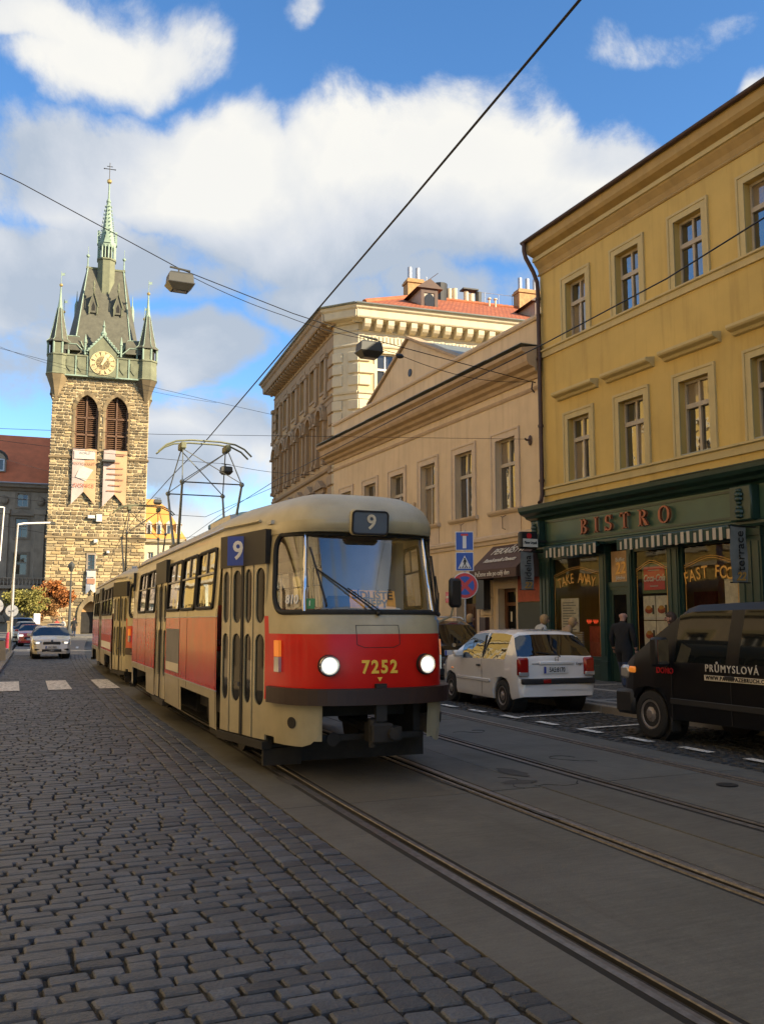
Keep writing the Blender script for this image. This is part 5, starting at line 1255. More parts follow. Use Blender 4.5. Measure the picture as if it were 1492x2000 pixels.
for k in range(4):
    x = 4.6 - k * 9.4; mb = MB(); P = [(x - 1.5, 24.3), (x + 1.5, 24.3)] + [(x + 1.5 * math.cos(a), 26.2 + 1.3 * math.sin(a)) for a in [math.pi * q / 8 for q in range(9)]]
    mb.prism(P, 'y', .5, 5); d = mb.build('dormer', 'dark_stone', pa)
    mb = MB(); mb.tube([(x + 1.6 * math.cos(a), .45, 26.2 + 1.4 * math.sin(a)) for a in [math.pi * q / 8 for q in range(9)]], .2, 6); mb.build('dormer_hood', 'lampbody', d)
    mb = MB(); mb.box(x - 1.1, x + 1.1, .44, .5, 24.6, 26.1); mb.build('dormer_window', 'pane_far', d)
    mb = MB(); frame_ring(mb, x - 1.1, x + 1.1, 24.6, 26.1, .2, .3, .5); mb.build('dormer_frame', 'alum', d)
for (z, w, h) in rows:
    wp = win_frames(w, h, ('winwood' if z < 15 else 'winwhite', 'pane_far'), .6, 1 if w < 2.5 else 2, .12, .3)
    q = MB(); frame_ring(q, 0, w, 0, h, .3, -.16, .0); qm = q.mesh('window_surround', 'dark_stone2')
    for x in px_:
        put_window(pa, wp, x - w / 2, z); link('window_surround', qm, pa, (x - w / 2, 0, z))
for x in px_:
    mb = MB(); mb.prism([(x - 1.6, 17.6), (x + 1.6, 17.6), (x, 18.5)], 'y', -.5, 0); mb.build('pediment', 'dark_stone2', pa)
    mb = MB(); mb.bbox(x + 1.75, x + 3.15, -.45, 0, 7.2, 18.6, .05); mb.bbox(x + 1.6, x + 3.3, -.6, 0, 17.8, 18.6, .05); mb.build('pilaster', 'dark_stone', pa)
    mb = MB(); mb.sphere((x + 2.45, -.3, 19.9), .6, 8, (1, .5, 1.2)); mb.build('cartouche', 'dark_stone2', pa)
    mb = MB(); mb.prism([(x + 1.6, 1.5), (x + 3.3, 1.5), (x + 3.0, 2.4), (x + 2.0, 2.6)], 'y', -.9, 0); mb.sphere((x + 2.45, -.5, 3.6), .6, 8, (1, .8, 1.6)); mb.build('console_figure', 'dark_stone2', pa)
mb = MB(); mb.box(PW0, PW1, -1.2, 0, 6.5, 7.0); mb.box(PW0, PW1, -1.2, -.95, 8.0, 8.2); 
bal = mb.build('balcony', 'dark_stone', pa)
for k in range(60):
    mb = MB(); x = PW1 - .3 - k * .5; mb.lathe([(.1, 7.0), (.16, 7.3), (.08, 7.7), (.12, 8.0)], (x, -1.08, 0), 6); mb.build('baluster', 'dark_stone', bal)

# ================================================================= HOUSES BEYOND
hb = thing('orange_roof_house', 'pale house with bright orange mansard roof and white dormers right of tower', 'house', (26.0, 141.0, 0), R(-12))
rw = [(9.5, .8, 2.4), (4.5, .8, 2.4)]; xs_ = [-2.9 + 1.75 * k for k in range(4)]
mb = MB(); wall_skin(mb, -4, 3.6, 0, 13.5, [(x - w / 2, x + w / 2, z, z + h) for x in xs_ for z, w, h in rw], 0, .3); mb.box(-4, 3.6, .4, 10, 0, 13.4); mb.build('wall', 'palecream', hb)
mb = MB(); profile_run(mb, [(0, 13.2), (-.5, 13.4), (-.7, 13.9), (0, 14)], -4, 3.9); mb.build('cornice', 'ctrim', hb)
mb = MB(); mb.add([(-4, -.6, 13.9), (4.1, -.6, 13.9), (4.1, 10.6, 13.9), (-4, 10.6, 13.9), (-4, 1.9, 19.0), (.9, 1.9, 19.0), (.9, 8, 19.0), (-4, 8, 19.0), (-4, 5, 20.6), (-.8, 5, 20.6)], [(0, 1, 5, 4), (1, 2, 6, 5), (2, 3, 7, 6), (4, 5, 9, 8), (5, 6, 9), (6, 7, 8, 9), (3, 0, 4, 8, 7)]); mb.build('roof', 'tile_or', hb)
for k in range(5):
    x = -2.9 + k * 1.45; mb = MB(); mb.box(x - .36, x + .36, -.2, 2, 14.4, 16.2); mb.prism([(x - .5, 16.2), (x + .5, 16.2), (x, 16.7)], 'y', -.35, 2.4); d = mb.build('dormer', 'winwhite', hb)
    mb = MB(); mb.box(x - .2, x + .2, -.24, -.2, 14.7, 16.0); mb.build('dormer_window', 'pane_far', d)
for z, w, h in rw:
    wp = win_frames(w, h, ('winwhite', 'pane_far'), .6, 1, .1, .2)
    for x in xs_: put_window(hb, wp, x - w / 2, z)
mb = MB(); mb.box(-4, 3.6, -.2, 0, 8.2, 8.6); mb.build('string_course', 'ctrim', hb)
gh = thing('grey_house', 'low grey house with pediment windows beyond the tram roofs', 'house', (33, 131, 0), R(-10))
xs_ = [1.2 + 2.6 * k for k in range(5)]
mb = MB(); wall_skin(mb, -1, 14, 0, 8.2, [(x - .55, x + .55, 4.4, 6.9) for x in xs_], 0, .3); mb.box(-1, 14, .4, 10, 0, 8.1); mb.build('wall', 'dark_stone', gh)
mb = MB(); mb.box(-1.3, 14.3, -.4, 10.2, 8.1, 8.6); mb.prism([(0, 8.6), (10, 8.6), (5, 11.5)], 'x', -1.2, 14.2); mb.build('roof', 'zinc', gh)
wp = win_frames(1.1, 2.5, ('dark_stone2', 'pane_far'), .6, 1, .1, .15)
for x in xs_:
    put_window(gh, wp, x - .55, 4.4)
    mb = MB(); mb.prism([(x - .9, 7.1), (x + .9, 7.1), (x, 7.7)], 'y', -.3, 0); mb.build('pediment', 'dark_stone2', gh)
# pavilion with green copper roof at the bend of the street
gp = thing('green_roof_pavilion', 'rounded cream pavilion with green copper roof behind the front tram', 'house', (19.9, 66.5, 0), R(0)); gp.scale = (.74, .74, .82)
mb = MB(); mb.lathe([(5, 0), (5, 8.1), (5.3, 8.3), (5.3, 8.7)], (0, 0, 0), 28); mb.build('wall', 'palecream', gp)
mb = MB(); mb.lathe([(4.7, 8.7), (4.7, 10.2)], (0, 0, 0), 28); mb.build('window_band', 'pane_far', gp)
for k in range(28):
    a = R(360 / 28 * k); mb = MB(); mb.cyl((4.8 * math.cos(a), 4.8 * math.sin(a), 8.7), (4.8 * math.cos(a), 4.8 * math.sin(a), 10.2), .14, n=6); mb.build('post', 'winwhite', gp)
mb = MB(); mb.lathe([(5.4, 10.2), (5.4, 10.5), (4.2, 11.2), (2.5, 11.7), (.1, 11.9)], (0, 0, 0), 28); mb.build('roof', 'copper', gp)

# ================================================================= SUNLIT HOUSES ACROSS THE STREET (mirrored in panes and tram side)
def opposite(y0, y1, H, mat, trim, label):
    L = y1 - y0; xk = kl(y0) - 3.6
    o = thing('opposite_house', label, 'house', (xk, y0, 0), R(90 - 3.6)); n = int(L / 2.6)
    hol = []; fl = int((H - 4.6) / 3.6)
    for k in range(n):
        for f_ in range(fl): hol.append((.8 + k * 2.6, 1.9 + k * 2.6, 5.2 + f_ * 3.6, 7.3 + f_ * 3.6))
        hol.append((.5 + k * 2.6, 2.3 + k * 2.6, .6, 3.3))
    mb = MB(); wall_skin(mb, 0, L, 0, H, hol, 0, .3); mb.box(0, L, .35, 10, 0, H); mb.build('wall', mat, o)
    mb = MB(); profile_run(mb, [(0, H - .8), (-.2, H - .6), (-.7, H - .2), (-.8, H), (0, H + .1)], 0, L); mb.build('cornice', trim, o)
    for z in (4.2, 8.2, 11.8):
        if z < H - 1: mb = MB(); profile_run(mb, [(0, z), (-.15, z + .1), (-.15, z + .25), (0, z + .3)], 0, L); mb.build('string_course', trim, o)
    wp = win_frames(1.1, 2.1, ('winwhite', 'pane_far'), .64); wq = win_frames(1.8, 2.7, ('brown_wood', 'pane_far'), .7)
    q = MB(); frame_ring(q, 0, 1.1, 0, 2.1, .2, -.08, 0); qm = q.mesh('window_surround', trim)
    for (a, b, c, d) in hol:
        if c > 1: put_window(o, wp, a, c); link('window_surround', qm, o, (a, 0, c))
        else: put_window(o, wq, a, c)
opposite(-14, 8, 15.5, 'cplaster', 'ctrim', 'sunlit cream house across the street mirrored in the panes of the yellow house')
opposite(8.1, 31, 17.5, 'bplaster', 'ytrim', 'sunlit beige house across the street mirrored in the tram side')
opposite(31.1, 56, 14.5, 'yplaster', 'ctrim', 'ochre sunlit house across the street mirrored in the rear tram')
# ================================================================= TRAMS
NOSE = [(0, 0), (.30, .015), (.55, .07), (.735, .18), (.855, .36), (.925, .58), (.97, .82), (.995, .95), (1.235, 2.2), (1.25, 2.45), (1.25, 6.0), (1.25, 11.0), (1.235, 11.3), (1.07, 12.6), (1.02, 13.1), (.93, 13.5), (.78, 13.8), (.55, 13.94), (.3, 13.99), (0, 14.0)]
_fine = []
for i in range(len(NOSE) - 1):
    p0 = NOSE[max(i - 1, 0)]; p1 = NOSE[i]; p2 = NOSE[i + 1]; p3 = NOSE[min(i + 2, len(NOSE) - 1)]
    straight = i in (7, 9, 10, 12); n = 20
    for k in range(n):
        t = k / n
        if straight: q = tuple(a + (b - a) * t for a, b in zip(p1, p2))
        else:
            q = tuple(.5 * (2 * b + (c - a) * t + (2 * a - 5 * b + 4 * c - d) * t * t + (-a + 3 * b - 3 * c + d) * t**3) for a, b, c, d in zip(p0, p1, p2, p3))
            if i == 0: q = (p1[0] + (p2[0] - p1[0]) * t, .015 * t * t)
        _fine.append(q)
_fine.append(NOSE[-1])
_arc = [0.]
for a, b in zip(_fine, _fine[1:]): _arc.append(_arc[-1] + math.hypot(b[0] - a[0], b[1] - a[1]))
def outline(u):                              # arc length -> (half width, s)
    for i in range(len(_arc) - 1):
        if u <= _arc[i + 1]:
            f = (u - _arc[i]) / max(1e-9, _arc[i + 1] - _arc[i]); return tuple(a + (b - a) * f for a, b in zip(_fine[i], _fine[i + 1]))
    return _fine[-1]
def arc_at_s(s):
    for i in range(len(_fine) - 1):
        if _fine[i + 1][1] >= s and i > 20:
            f = (s - _fine[i][1]) / max(1e-9, _fine[i + 1][1] - _fine[i][1]); return _arc[i] + f * (_arc[i + 1] - _arc[i])
def lerp_tab(tab, z):
    for (a, va), (b, vb) in zip(tab, tab[1:]):
        if z <= b: return va + (vb - va) * max(0, (z - a) / (b - a))
    return tab[-1][1]
QF = [(.3, .06), (.8, .02), (1.0, .0), (1.3, .01), (1.55, .05), (1.70, .12), (1.76, .16), (2.54, .36), (2.541, .23), (2.58, .20), (2.66, .19), (2.78, .25), (2.88, .38), (2.95, .58), (3.0, .85), (3.04, 1.3), (3.06, 2.2)]
TW = [(.3, .985), (.8, 1.0), (1.75, 1.0), (2.6, .955), (2.70, .935), (2.80, .885), (2.88, .80), (2.95, .68), (3.0, .53), (3.04, .33), (3.06, .10)]
def tram_pt(u, z, off=0.):
    sg = 1 if u >= 0 else -1; x0, s0 = outline(abs(u)); kf = max(0., 1 - s0 / 1.9) ** 1.4; kr = max(0., 1 - (14 - s0) / 1.9) ** 1.4
    q = lerp_tab(QF, z); qr = q if z > 2.6 else max(0, z - 1.75) * .25
    x = x0 * lerp_tab(TW, z); s = s0 + q * kf - qr * kr
    p = Vector((sg * x, s, z if z < 1.75 else 1.75 + (z - 1.75) * 1.07))
    if off:
        n = (tram_pt(u + .02, z) - tram_pt(u - .02, z)).cross(tram_pt(u, z + .01) - tram_pt(u, z - .01)); n.normalize()
        c = Vector((0, 7, 1.6)); n = n if n.dot(p - c) > 0 else -n
        p = p + n * off
    return p
WINS = [(2.55, 3.80), (3.88, 5.10), (5.18, 6.50), (7.95, 9.12), (9.20, 10.42)]
WINS_R = [(1.2, 2.3)] + [(2.55 + 1.31 * k, 3.78 + 1.31 * k) for k in range(7)]
DOORS = [(.93, 2.20), (6.60, 7.85), (11.35, 12.55)]
def rrect(u, z, u0, u1, z0, z1, r):
    du = max(u0 + r - u, u - (u1 - r), 0); dz = max(z0 + r - z, z - (z1 - r), 0)
    return u0 < u < u1 and z0 < z < z1 and math.hypot(du, dz) <= r
def rrect_path(u0, u1, z0, z1, r, n=6):
    P = []
    for cx, cz, a0 in ((u1 - r, z1 - r, 0), (u0 + r, z1 - r, 90), (u0 + r, z0 + r, 180), (u1 - r, z0 + r, 270)):
        for k in range(n + 1): a = R(a0 + 90 * k / n); P.append((cx + r * math.cos(a), cz + r * math.sin(a)))
    D = []
    for i in range(len(P)):
        a, b = P[i], P[(i + 1) % len(P)]; m = max(1, int(math.hypot(b[0] - a[0], b[1] - a[1]) / .12))
        for k in range(m): D.append((a[0] + (b[0] - a[0]) * k / m, a[1] + (b[1] - a[1]) * k / m))
    return D
def make_tram(loc, rz, label, lead):
    T = thing('tram_car', label, 'tram', loc, rz, 'coupled tram cars')
    us = [k * .05 for k in range(30)] + [1.47]
    for s in sorted({.93, 2.2, 2.36, 2.55, 11.2, 11.35, 12.55, *[q for w in WINS for q in w], *[q for w in WINS_R for q in w], 6.6, 7.85, 2.75, 4.95, 9.0, 11.15, 3.3, 4.4, 5.6, 8.6, 9.8, 12.9}): us.append(arc_at_s(s))
    us += [_arc[-1] - .05 * k for k in range(22, -1, -1)]
    us = sorted(set(round(q, 4) for q in us)); us = [q for i, q in enumerate(us) if i == 0 or q - us[i - 1] > .012]
    zs = [.33, .42, .55, .68, .78, .80, .95, 1.1, 1.3, 1.51, 1.60, 1.66, 1.70] + [1.74 + .04 * k for k in range(2)] + [1.80 + .04 * k for k in range(18)] + [2.52, 2.54, 2.5415, 2.58, 2.62, 2.66, 2.70, 2.75, 2.80, 2.85, 2.90, 2.95, 2.98, 3.01, 3.035, 3.055]
    U = [-q for q in reversed(us)][:-1] + us; N = len(U); Zn = len(zs)
    V = [tuple(tram_pt(u, z)) for z in zs for u in U]
    groups = {}
    def put(g, f, mi=0): groups.setdefault(g, []).append((f, mi))
    for j in range(Zn - 1):
        zm = (zs[j] + zs[j + 1]) / 2
        for i in range(N - 1):
            um = (U[i] + U[i + 1]) / 2; x0, s0 = outline(abs(um)); f = (j * N + i, j * N + i + 1, (j + 1) * N + i + 1, (j + 1) * N + i); left = um < 0
            if abs(um) < 1.5 and rrect(um, zm, -1.29, 1.29, 1.735, 2.53, .20):
                put('ws_c' if abs(um) < .76 else ('ws_l' if left else 'ws_r'), f); continue
            if s0 > 13 and abs(_arc[-1] - abs(um)) < .95 and 1.9 < zm < 2.5: put('rear_window', f); continue
            if 1.80 < zm < 2.515:
                hit = [k for k, w in enumerate(WINS if left else WINS_R) if w[0] < s0 < w[1]]
                if hit and 1.2 < abs(um) < 13: put(('l' if left else 'r') + 'win%d' % hit[0], f); continue
            if left and any(d[0] < s0 < d[1] for d in DOORS) and zm < 2.60 and 1 < abs(um) < 13.5: continue
            if zm < .68 and (2.75 < s0 < 4.95 or 9.0 < s0 < 11.15): continue
            if zm < .80 and (abs(um) < .62 or _arc[-1] - abs(um) < .6): continue
            if zm < .42 and (s0 < .9): continue
            nose = abs(um) < 1.47
            mi = 0
            if .80 < zm < (1.51 if nose else 1.70): mi = 1 if nose or s0 < .93 else 2
            if zm > 2.66: mi = 3
            put('body', f, mi)
    top = [(Zn - 1) * N + i for i in range(N)]
    def emit(name, g, mats, parent, smooth=40):
        fs = groups.get(g)
        if not fs: return None
        idx = {}; vs = []; ff = []
        for f, _ in fs:
            q = []
            for i in f:
                if i not in idx: idx[i] = len(vs); vs.append(V[i])
                q.append(idx[i])
            ff.append(tuple(q))
        mb = MB(); mb.v = vs; mb.f = ff; mb.m = [mi for _, mi in fs]; return mb.build(name, mats, parent, smooth)
    groups['body'].append((tuple(top), 3))
    body = emit('body', 'body', ['t_cream', 't_red', 't_red2', 't_roof'], T, 32)
    ws = emit('windscreen', 'ws_c', 'windscreen', T)
    emit('windscreen_corner', 'ws_l', 'windscreen', T); emit('windscreen_corner', 'ws_r', 'windscreen', T); emit('rear_window', 'rear_window', 'tramglass', T)
    mb = MB(); mb.tube([tram_pt(u, z, .006) for u, z in rrect_path(-1.29, 1.29, 1.735, 2.53, .20)], .030, 6, True); mb.build('windscreen_gasket', 'rubber', T, 60)
    for s in (-1, 1):
        mb = MB(); mb.tube([tram_pt(s * (.76 - .03 * k / 8), 1.74 + (2.52 - 1.74) * k / 8, .012) for k in range(9)], .024, 6); mb.build('windscreen_post', 'chrome', T, 60)
    for side, wl, tag_ in ((-1, WINS, 'l'), (1, WINS_R, 'r')):
        for k, (a, b) in enumerate(wl):
            w = emit('side_window', tag_ + 'win%d' % k, 'tramglass', T)
            if not w: continue
            ua, ub = arc_at_s(a) * side, arc_at_s(b) * side; lo, hi = min(ua, ub), max(ua, ub)
            mb = MB(); mb.tube([tram_pt(u, z, .008) for u, z in rrect_path(lo + .01, hi - .01, 1.805, 2.505, .10, 4)], .026, 5, True); mb.build('gasket', 'rubber', w, 60)
            mb = MB(); mb.tube([tram_pt(lo + .03, 2.22, .01), tram_pt(hi - .03, 2.22, .01)], .016, 5); um_ = (lo + hi) / 2; mb.tube([tram_pt(um_, 2.22, .01), tram_pt(um_, 2.49, .01)], .013, 5); mb.build('vent_bar', 'steel', w)
    # doors: folding leaves with tall round-ended glasses
    for di, (a, b) in enumerate(DOORS):
        pa_, pb_ = tram_pt(-arc_at_s(a), 1.2), tram_pt(-arc_at_s(b), 1.2); pa_.z = pb_.z = 0
        d = pb_ - pa_; L = d.length; d.normalize(); n_in = Vector((d.y, -d.x, 0)); n_in = n_in if n_in.x > 0 else -n_in
        Md = Matrix(((d.x, n_in.x, 0, pa_.x), (d.y, n_in.y, 0, pa_.y), (0, 0, 1, 0), (0, 0, 0, 1)))   # x along the side, y inwards
        mb = MB(); mb.T = Md; mb.box(0, L, .05, .09, .34, 2.60); mb.build('door_recess', 't_dark', T)
        mb = MB(); mb.T = Md; mb.box(.0, L, -.02, .10, .26, .345); mb.build('step', 't_under', T)
        mb = MB(); mb.T = Md; mb.box(.0, L, -.01, .06, 2.28, 2.665); mb.build('door_head', 't_dark', T)
        nl = 4; wl_ = L / nl
        for k in range(nl):
            x0, x1 = k * wl_ + .02, (k + 1) * wl_ - .02; fold = .022 * (1 if k % 2 else -1)
            Ml = Md @ Matrix.Translation(((x0 + x1) / 2, .02, 0)) @ Matrix.Rotation(fold * 2.5, 4, 'Z'); hw = (x1 - x0) / 2
            def plate(mbx, holes, y0, y1):
                zz = .36
                for (h0, h1) in holes:
                    mbx.box(-hw, hw, y0, y1, zz, h0)
                    mbx.box(-hw, -hw + .034, y0, y1, h0, h1); mbx.box(hw - .034, hw, y0, y1, h0, h1); zz = h1
                    iw = hw - .034
                    for (zc, sg) in ((h0, 1), (h1, -1)):        # rounded ends
                        for sx_ in (-1, 1):
                            P = [(sx_ * iw, zc)] + [(sx_ * (iw - iw * (1 - math.cos(R(q)))), zc + sg * iw * (1 - math.sin(R(q)))) for q in range(0, 91, 15)]
                            P = [(sx_ * iw, zc)] + [(sx_ * iw * math.cos(R(q)), zc + sg * iw * (1 - math.sin(R(q)))) for q in range(0, 91, 15)]
                            mbx.prism(P, 'y', y0, y1)
                mbx.box(-hw, hw, y0, y1, zz, 2.30)
            mb = MB(); mb.T = Ml; plate(mb, [(.72, 1.50), (1.62, 2.24)], -.012, .014); leaf = mb.build('door_leaf', 't_cream', T)
            for h0, h1 in ((.72, 1.50), (1.62, 2.24)):
                mb = MB(); mb.T = Ml; mb.poly((-hw + .03, .004, h0), (hw - .03, .004, h0), (hw - .03, .004, h1), (-hw + .03, .004, h1)); mb.build('door_glass', 'doorglass', leaf)
        mb = MB(); mb.T = Md; mb.box(L / 2 - .03, L / 2 + .03, -.0, .03, .36, 2.3); mb.build('door_seal', 'rubber', T)
    # bumper
    mb = MB(); path = [tram_pt(-1.38 + .092 * k, .88, .05) for k in range(31)]
    for i in range(len(path) - 1):
        a, b = path[i], path[i + 1]; n0 = Vector((a.x, (a.y - 2.2), 0)).normalized() * .06; n1 = Vector((b.x, (b.y - 2.2), 0)).normalized() * .06
        V8 = [a - n0, b - n1, b + n1, a + n0]
        mb.add([(p.x, p.y, z) for z in (.79, .955) for p in V8], [(0, 1, 5, 4), (2, 3, 7, 6), (4, 5, 6, 7), (3, 2, 1, 0)])
    a, b = path[0], path[-1]
    for p in (a, b): n0 = Vector((p.x, p.y - 2.2, 0)).normalized() * .06; mb.add([(q.x, q.y, z) for z in (.79, .955) for q in (p - n0, p + n0)], [(0, 1, 3, 2)])
    mb.build('bumper', 't_bumper', T, 30)
    # cheeks below the bumper
    for s in (-1, 1):
        mb = MB(); vs = []
        us_ = [s * (.62 + .1 * k) for k in range(8)]
        for k, u in enumerate(us_):
            zlo = .36 + (.12 if k == 0 else (.03 if k == 1 else 0))
            for z in (zlo, .5, .65, .80): p = tram_pt(u, z, .012 if z > .4 else .0); vs.append(tuple(p))
        mb.add(vs, [(i * 4 + k, i * 4 + 4 + k, i * 4 + 5 + k, i * 4 + 1 + k) for i in range(7) for k in range(3)]); ck = mb.build('cheek_panel', 't_cream', T, 60)
        mb = MB(); c = tram_pt(s * .95, .60, .015); c2 = tram_pt(s * .95, .60, .022); mb.cyl(c, c2, .06, n=14); mb.build('towing_hole', 't_dark', ck)
    # underfloor
    mb = MB(); mb.box(-1.05, 1.05, 2.3, 11.8, .62, .88); mb.box(-.80, .80, .6, 13.3, .621, .879); mb.build('floor_frame', 't_under', T)
    mb = MB(); mb.box(-.95, .95, 5.2, 8.8, .28, .62); mb.build('equipment_box', 't_under', T)
    for sc in (3.8, 10.2):
        mb = MB(); mb.box(-.95, .95, sc - 1.15, sc + 1.15, .42, .58); mb.box(-.2, .2, sc - .5, sc + .5, .3, .62); bg_ = mb.build('bogie', 't_under', T)
        for dy in (-.95, .95):
            for s in (-1, 1):
                mb = MB(); mb.cyl((s * .68, sc + dy, .35), (s * .80, sc + dy, .35), .35, n=22); mb.cyl((s * .80, sc + dy, .35), (s * .86, sc + dy, .35), .14, n=12); mb.build('wheel', 't_under', bg_, 30)
        mb = MB(); mb.box(-.92, -.82, sc - .5, sc + .5, .08, .14); mb.build('track_brake', 't_under', bg_)
    mb = MB(); mb.box(-.95, .95, 1.05, 1.12, .10, .30); mb.box(-.98, -.55, .98, 1.05, .08, .26); mb.build('lifeguard', 't_under', T)
    mb = MB(); mb.box(-.62, .62, .30, .36, .40, .46); mb.box(-.6, -.52, .34, 1.2, .4, .75); mb.box(.52, .6, .34, 1.2, .4, .75); mb.build('front_frame', 't_under', T)
    mb = MB(); mb.cyl((0, 1.2, .55), (0, .12, .50), .055, n=8); mb.bbox(-.12, .12, -.10, .16, .40, .60, .02); mb.cyl((-.09, -.02, .36), (-.09, -.02, .64), .04, n=8); mb.cyl((.1, -.16, .5), (.1, .1, .5), .06, n=8); mb.box(.12, .22, -.06, .1, .42, .56); mb.build('coupler', 't_under', T)
    mb = MB(); mb.box(-.06, .06, -.05, .0, .62, 1.0); mb.box(-.04, .04, -.02, .3, .5, .62); mb.build('coupler_bracket', 't_dark', T)
    mb = MB(); mb.cyl((-.42, .28, .42), (-.42, .26, .42), .07, n=14); mb.build('hose_ring', 't_under', T)
    # interior
    mb = MB(); mb.box(-1.14, 1.14, 1.6, 12.6, .90, .94); mb.box(-.85, .85, .35, 1.6, .90, .94); mb.build('floor', 't_floor', T)
    mb = MB(); mb.box(-.95, .95, .9, 12.8, 2.72, 2.76); mb.build('ceiling', 't_int', T)
    mb = MB(); mb.box(.0, 1.1, 2.0, 2.05, .94, 2.65); mb.box(-.45, .0, 2.0, 2.05, .94, 1.5); mb.build('cab_partition', 't_int', T)
    mb = MB(); mb.box(-.75, .85, .38, .72, .94, 1.66); mb.prism([(.30, 1.66), (.72, 1.66), (.72, 1.74), (.34, 1.70)], 'x', -.72, .80); mb.build('driver_console', 't_console', T)
    mb = MB(); mb.bbox(-.05, .45, 1.25, 1.7, 1.2, 1.35, .04); mb.bbox(-.05, .45, 1.66, 1.76, 1.35, 1.95, .04); mb.build('driver_seat', 't_dark', T)
    for k in range(9):
        for x in (-.95, .75):
            s = 2.75 + k * 1.02
            if x < 0 and 6.3 < s < 8.1: continue
            mb = MB(); mb.bbox(x - .2, x + .22, s, s + .42, 1.32, 1.40, .02); mb.bbox(x - .2, x + .22, s + .38, s + .45, 1.38, 1.85, .02); mb.build('passenger_seat', 't_seat', T)
    for s in (2.4, 5.0, 7.9, 9.6):
        mb = MB(); mb.cyl((-.55, s, .94), (-.55, s, 2.72), .018, n=6); mb.build('grab_pole', 't_yellow', T)
    # front lamps
    for s in (-1, 1):
        c = tram_pt(s * .545, 1.19, -.02); n = (tram_pt(s * .545, 1.19, .1) - tram_pt(s * .545, 1.19)).normalized(); n = (n + Vector((0, -1.2, 0))).normalized()
        mb = MB(); mb.cyl(c, c + n * .075, .114, .108, 24); hl = mb.build('headlamp', 't_dark', T, 30)
        mb = MB(); mb.cyl(c + n * .06, c + n * .080, .092, .088, 24); mb.build('reflector', 'lampring', hl, 30)
        mb = MB(); mb.lathe([(.078, 0), (.066, .014), (.035, .024), (.002, .027)], (0, 0, 0), 20); Mh = frame_mat(c + n * .0805, n.orthogonal(), n.cross(n.orthogonal())); mb.v = [tuple(Mh @ Vector(v)) for v in mb.v]; mb.build('lens', 'lampglass', hl, 60)
        mb = MB(); P = [c + n * .083 + (n.orthogonal().normalized() * math.cos(a) + n.cross(n.orthogonal().normalized()) * math.sin(a)) * .095 for a in [2 * math.pi * k / 24 for k in range(24)]]; mb.tube(P, .010, 5, True); mb.build('rim', 'chrome', hl, 60)
        u = s * 1.22; 
        for z0, z1, mt in ((1.27, 1.44, 'indicator'), (1.11, 1.265, 'lampclear')):
            vs = [tram_pt(u + du, z, o_) for o_ in (.0, .035) for du, z in ((-.05, z0), (.05, z0), (.05, z1), (-.05, z1))]
            mb = MB(); mb.add([tuple(v) for v in vs], [(4, 5, 6, 7), (0, 1, 5, 4), (1, 2, 6, 5), (2, 3, 7, 6), (3, 0, 4, 7)]); mb.build('indicator_lamp' if mt == 'indicator' else 'side_lamp', mt, T)
    def on_front(u, z, off=.006):            # plane on the nose facing outwards
        o = tram_pt(u, z, off); ux = tram_pt(u + .05, z) - tram_pt(u - .05, z); uz = tram_pt(u, z + .02) - tram_pt(u, z - .02)
        return frame_mat(o, ux, uz)
    num = '7252' if lead else ''
    for k, ch in enumerate(num): text('number', ch, .185, 't_yellow', T, on_front(.0 + (k - 1.5) * .105, 1.165), bold=.006, sx=.9)
    mb = MB(); mb.T = on_front(0, 1.045); mb.add([(-.03, .02, 0), (.03, .02, 0), (0, -.025, 0)], [(0, 1, 2)]); mb.build('triangle_mark', 't_yellow', T)
    # service flap outline
    mb = MB()
    for a, b in (((-.24, 1.40), (-.24, 1.60)), ((-.24, 1.60), (.24, 1.60)), ((.24, 1.60), (.24, 1.40)), ((-.24, 1.40), (-.16, 1.37)), ((-.16, 1.37), (.16, 1.37)), ((.16, 1.37), (.24, 1.40))): mb.tube([tram_pt(a[0], a[1], .001), tram_pt((a[0] + b[0]) / 2, (a[1] + b[1]) / 2, .001), tram_pt(b[0], b[1], .001)], .004, 4)
    mb.build('flap_seam', 't_dark', T)
    # route box on the forehead
    Mr = on_front(-.05, 2.635, .0)
    mb = MB(); mb.T = Mr; mb.bbox(-.22, .22, -.14, .14, -.04, .035, .03); rb = mb.build('route_box', 't_cream', T, 40)
    mb = MB(); mb.T = Mr; mb.poly((-.19, -.11, .037), (.19, -.11, .037), (.19, .11, .037), (-.19, .11, .037)); mb.build('route_glass', 'route_blue', rb)
    mb = MB(); mb.T = Mr; mb.tube([(x, y, .037) for x, y in rrect_path(-.20, .20, -.12, .12, .04, 3)], .012, 5, True); mb.build('gasket', 'rubber', rb)
    text('route_number', '9', .22, 'foodpaper', rb, Mr @ Matrix.Translation((.01, 0, .042)), bold=.004)
    # wipers
    for s, (u0, u1, z1) in ((0, (.02, -.62, 2.16)), (1, (.92, 1.02, 2.12))):
        mb = MB(); p0 = tram_pt(u0, 1.71, .03); p1 = tram_pt(u1, z1, .045); mb.tube([p0, p0.lerp(p1, .5) + Vector((0, -.03, 0)), p1], .010, 5); q0 = tram_pt(u0 + .05, 1.72, .03); mb.tube([q0, q0.lerp(p1, .55) + Vector((.01, -.03, 0))], .007, 5)
        a, b = tram_pt(u1 - .06, z1 + .22, .03), tram_pt(u1 + .10, z1 - .36, .03); mb.tube([a, (a + b) / 2 + Vector((0, -.01, 0)), b], .012, 5); mb.sphere(tuple(p0), .028, 6); mb.build('wiper', 'black', T, 60)
    # mirrors
    p = tram_pt(1.36, 1.60, 0); mb = MB(); mb.tube([p, p + Vector((.20, -.06, .10)), p + Vector((.26, -.06, .34))], .013, 6); mr_ = mb.build('mirror_arm', 't_cream', T, 60)
